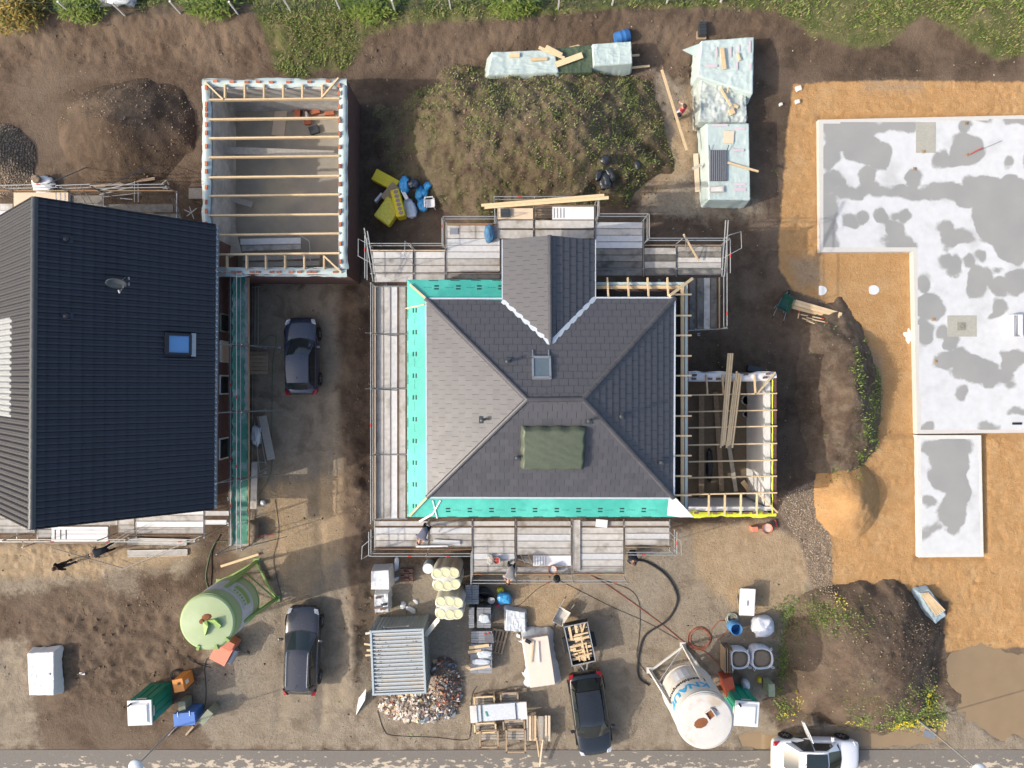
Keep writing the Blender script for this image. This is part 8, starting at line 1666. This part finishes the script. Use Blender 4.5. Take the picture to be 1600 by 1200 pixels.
# inside the garage
for i, (px, py, a, s, mt, nm) in enumerate(((464, 177, 0, (.3, .45, .3), 'brick', 'red brick block at the left of the garage brick pile'), (492, 174, .25, (.5, .22, .25), 'brick', 'tilted red block in the garage brick pile'), (514, 176, .1, (.5, .2, .2), 'brick', 'long red block near the garage wall'), (480, 190, .1, (.35, .25, .2), 'brick', 'red block lying below the garage brick pile'), (476, 176, 0, (.2, .5, .3), 'brick_dark', 'dark block in the garage brick pile'), (490, 202, .3, (.5, .4, .2), 'ridge', 'stack of dark ridge pieces on the garage floor'), (478, 180, 0, (.12, .4, .35), 'offwhite', 'white tube between the garage bricks'))): box_at('masonry_block', M[mt], nm, 'block', px, py, s, z=.05, rz=a)
for a in ((332, 234, 522, 241, 1.6, 1.3, .35, .04, 'wood_grey', 'wide grey shuttering board across the garage'), (340, 304, 394, 320, .4, .4, .30, .05, 'wood_grey', 'grey plank near the garage side wall'), (376, 378, 470, 376, .9, .9, .3, .05, 'deck_alu', 'bright alloy scaffold plank inside the garage'), (378, 388, 470, 385, .8, .8, .28, .05, 'deck', 'dull scaffold plank beside the bright one in the garage'), (440, 168, 434, 212, .08, .08, .65, .02, 'ply', 'plywood sheet on the garage floor'), (352, 345, 366, 400, .5, 1.2, .8, .04, 'wood_grey', 'weathered shutter panel leaning in the garage corner'), (380, 404, 500, 400, .5, .5, .25, .05, 'wood_grey', 'grey board under the front garage beams'), (380, 414, 500, 411, .4, .4, .25, .05, 'wood_grey', 'lower grey board under the front garage beams')): plank(*a)
scrap_frames('bent scaffold tube inside the garage', [(474, 372), (492, 383), (492, 383), (494, 415)], 1.0)
# ================================================================ FENCE, LAMPS, SHRUB
posts = [(-40, 24), (37, 22), (113, 22), (193, 22), (283, 22), (371, 21), (454, 17), (532, 16), (618, 20), (704, 14), (787, 14), (872, 14), (956, 9), (1041, 6), (1126, 3), (1211, 0)]
fe = empty('wire_fence', (0, 0, 0), label='low wire mesh fence on thin posts along the grass bank', cat='fence'); FP = [gP(*p) for p in posts]
for p in FP: one('post', M['offwhite'], lambda m: (m.beam(p, p+Vector((0, 0, 1.15)), .07, .07), m.box(p+Vector((0, 0, 1.16)), (.09, .09, .03))), fe)
M['wire'] = pm('green_wire', (.05, .09, .07), .5)
for a, b in zip(FP[:-1], FP[1:]):
    def wires(m):
        for h in (.05, .3, .55, .8, 1.05): m.tube(a+Vector((0, 0, h)), b+Vector((0, 0, h)), .005, 4)
        n = 16
        for i in range(1, n): q = a.lerp(b, i/n); m.tube(q+Vector((0, 0, .02)), q+Vector((0, 0, 1.06)), .004, 4)
    one('wire_mesh', M['wire'], wires, fe)
def lamp(label, base_px, toward):
    b = gP(*base_px); e = empty('street_lamp', b, 0, label, 'street lamp', 'street lamps along the road')
    one('pole', M['galv'], lambda m: (m.tube((0, 0, -.05), (0, 0, 1.0), .07, 12), m.tube((0, 0, 1.0), (0, 0, 4.6), .045, 12, .035)), e); one('lamp_head', pm('lamp_grey', (.55, .58, .60), .4), lambda m: (m.lathe([(.05, 4.55), (.10, 4.6), (.32, 4.72), (.34, 4.78), (.30, 4.84), (.12, 4.9), (.001, 4.91)], 24)), e, smooth=True); one('diffuser', M['offwhite'], lambda m: m.lathe([(.08, 4.52), (.26, 4.68), (.28, 4.72), (.001, 4.72)], 24), e, smooth=True)
lamp('street lamp with round head behind the blue site cabinet', (288, 1121), 0); lamp('street lamp with round head beside the yellow flowers and brown puddle', (1436, 1126), 0)
sg = empty('fallen_sign', gP(1447, 1141), R(-18), 'dark board with a pale plate lying by the foot of the street lamp', 'sign'); one('board', M['wood_old'], lambda m: m.box((0, .08, .12), (.85, .3, .04)), sg); one('plate', M['steel'], lambda m: m.box((.12, -.12, .16), (.62, .34, .02)), sg); one('prop', M['wood_old'], lambda m: m.box((0, 0, .05), (.5, .1, .1)), sg)
def shrub(label, px, py, r, h, n, cols, seed):
    c = gP(px, py); e = empty('shrub', c, 0, label, 'shrub'); r2 = np.random.default_rng(seed)
    one('stem', M['wood_old'], lambda m: [m.path([(0, 0, 0), (math.cos(a)*r*.3, math.sin(a)*r*.3, h*.5), (math.cos(a)*r*.75, math.sin(a)*r*.75, h*.85)], .02, 5, .4) for a in np.linspace(0, 6, 7)], e)
    a = r2.uniform(0, 2*PI, n); q = r*np.sqrt(r2.random(n))*(.7+.5*r2.random(n)); P_ = np.stack([np.cos(a)*q, np.sin(a)*q, h*(1-(q/r/1.3)**2)*r2.uniform(.35, 1, n)], -1)
    o = add_blades('foliage', P_, .22, .03, 1.1, cols, 'x', 'x', True, .3); del o['label'], o['category']; o.parent = e
shrub('yellow-brown twiggy shrub at the end of the fence', 25, 2, 1.7, 1.5, 5200, [(.30, .20, .04), (.22, .17, .04), (.12, .13, .03), (.35, .24, .05)], 3)
for i, (px, py, r) in enumerate(((130, -4, 1.3), (330, -10, 1.4), (580, -12, 1.5), (800, -14, 1.4))): shrub(['bright green shrub beyond the fence next to the twiggy one', 'leafy green shrub beyond the fence above the garage', 'leafy green shrub beyond the fence opposite the grass tongue', 'leafy green shrub beyond the fence behind the sheeted stacks'][i], px, py, r, 1.0, 3500, GREEN, 10+i)
lump('dumped_sheet', M['foil'], 'heap of grey sheeting dumped beyond the fence', 'heap', gP(200, -2), (1.6, 1.1, .7), 151, amp=.4); lump('dumped_sheet', M['chalk'], 'pale heap of rubble dumped beyond the fence', 'heap', gP(166, -2), (1.0, 1.0, .5), 152, amp=.4)
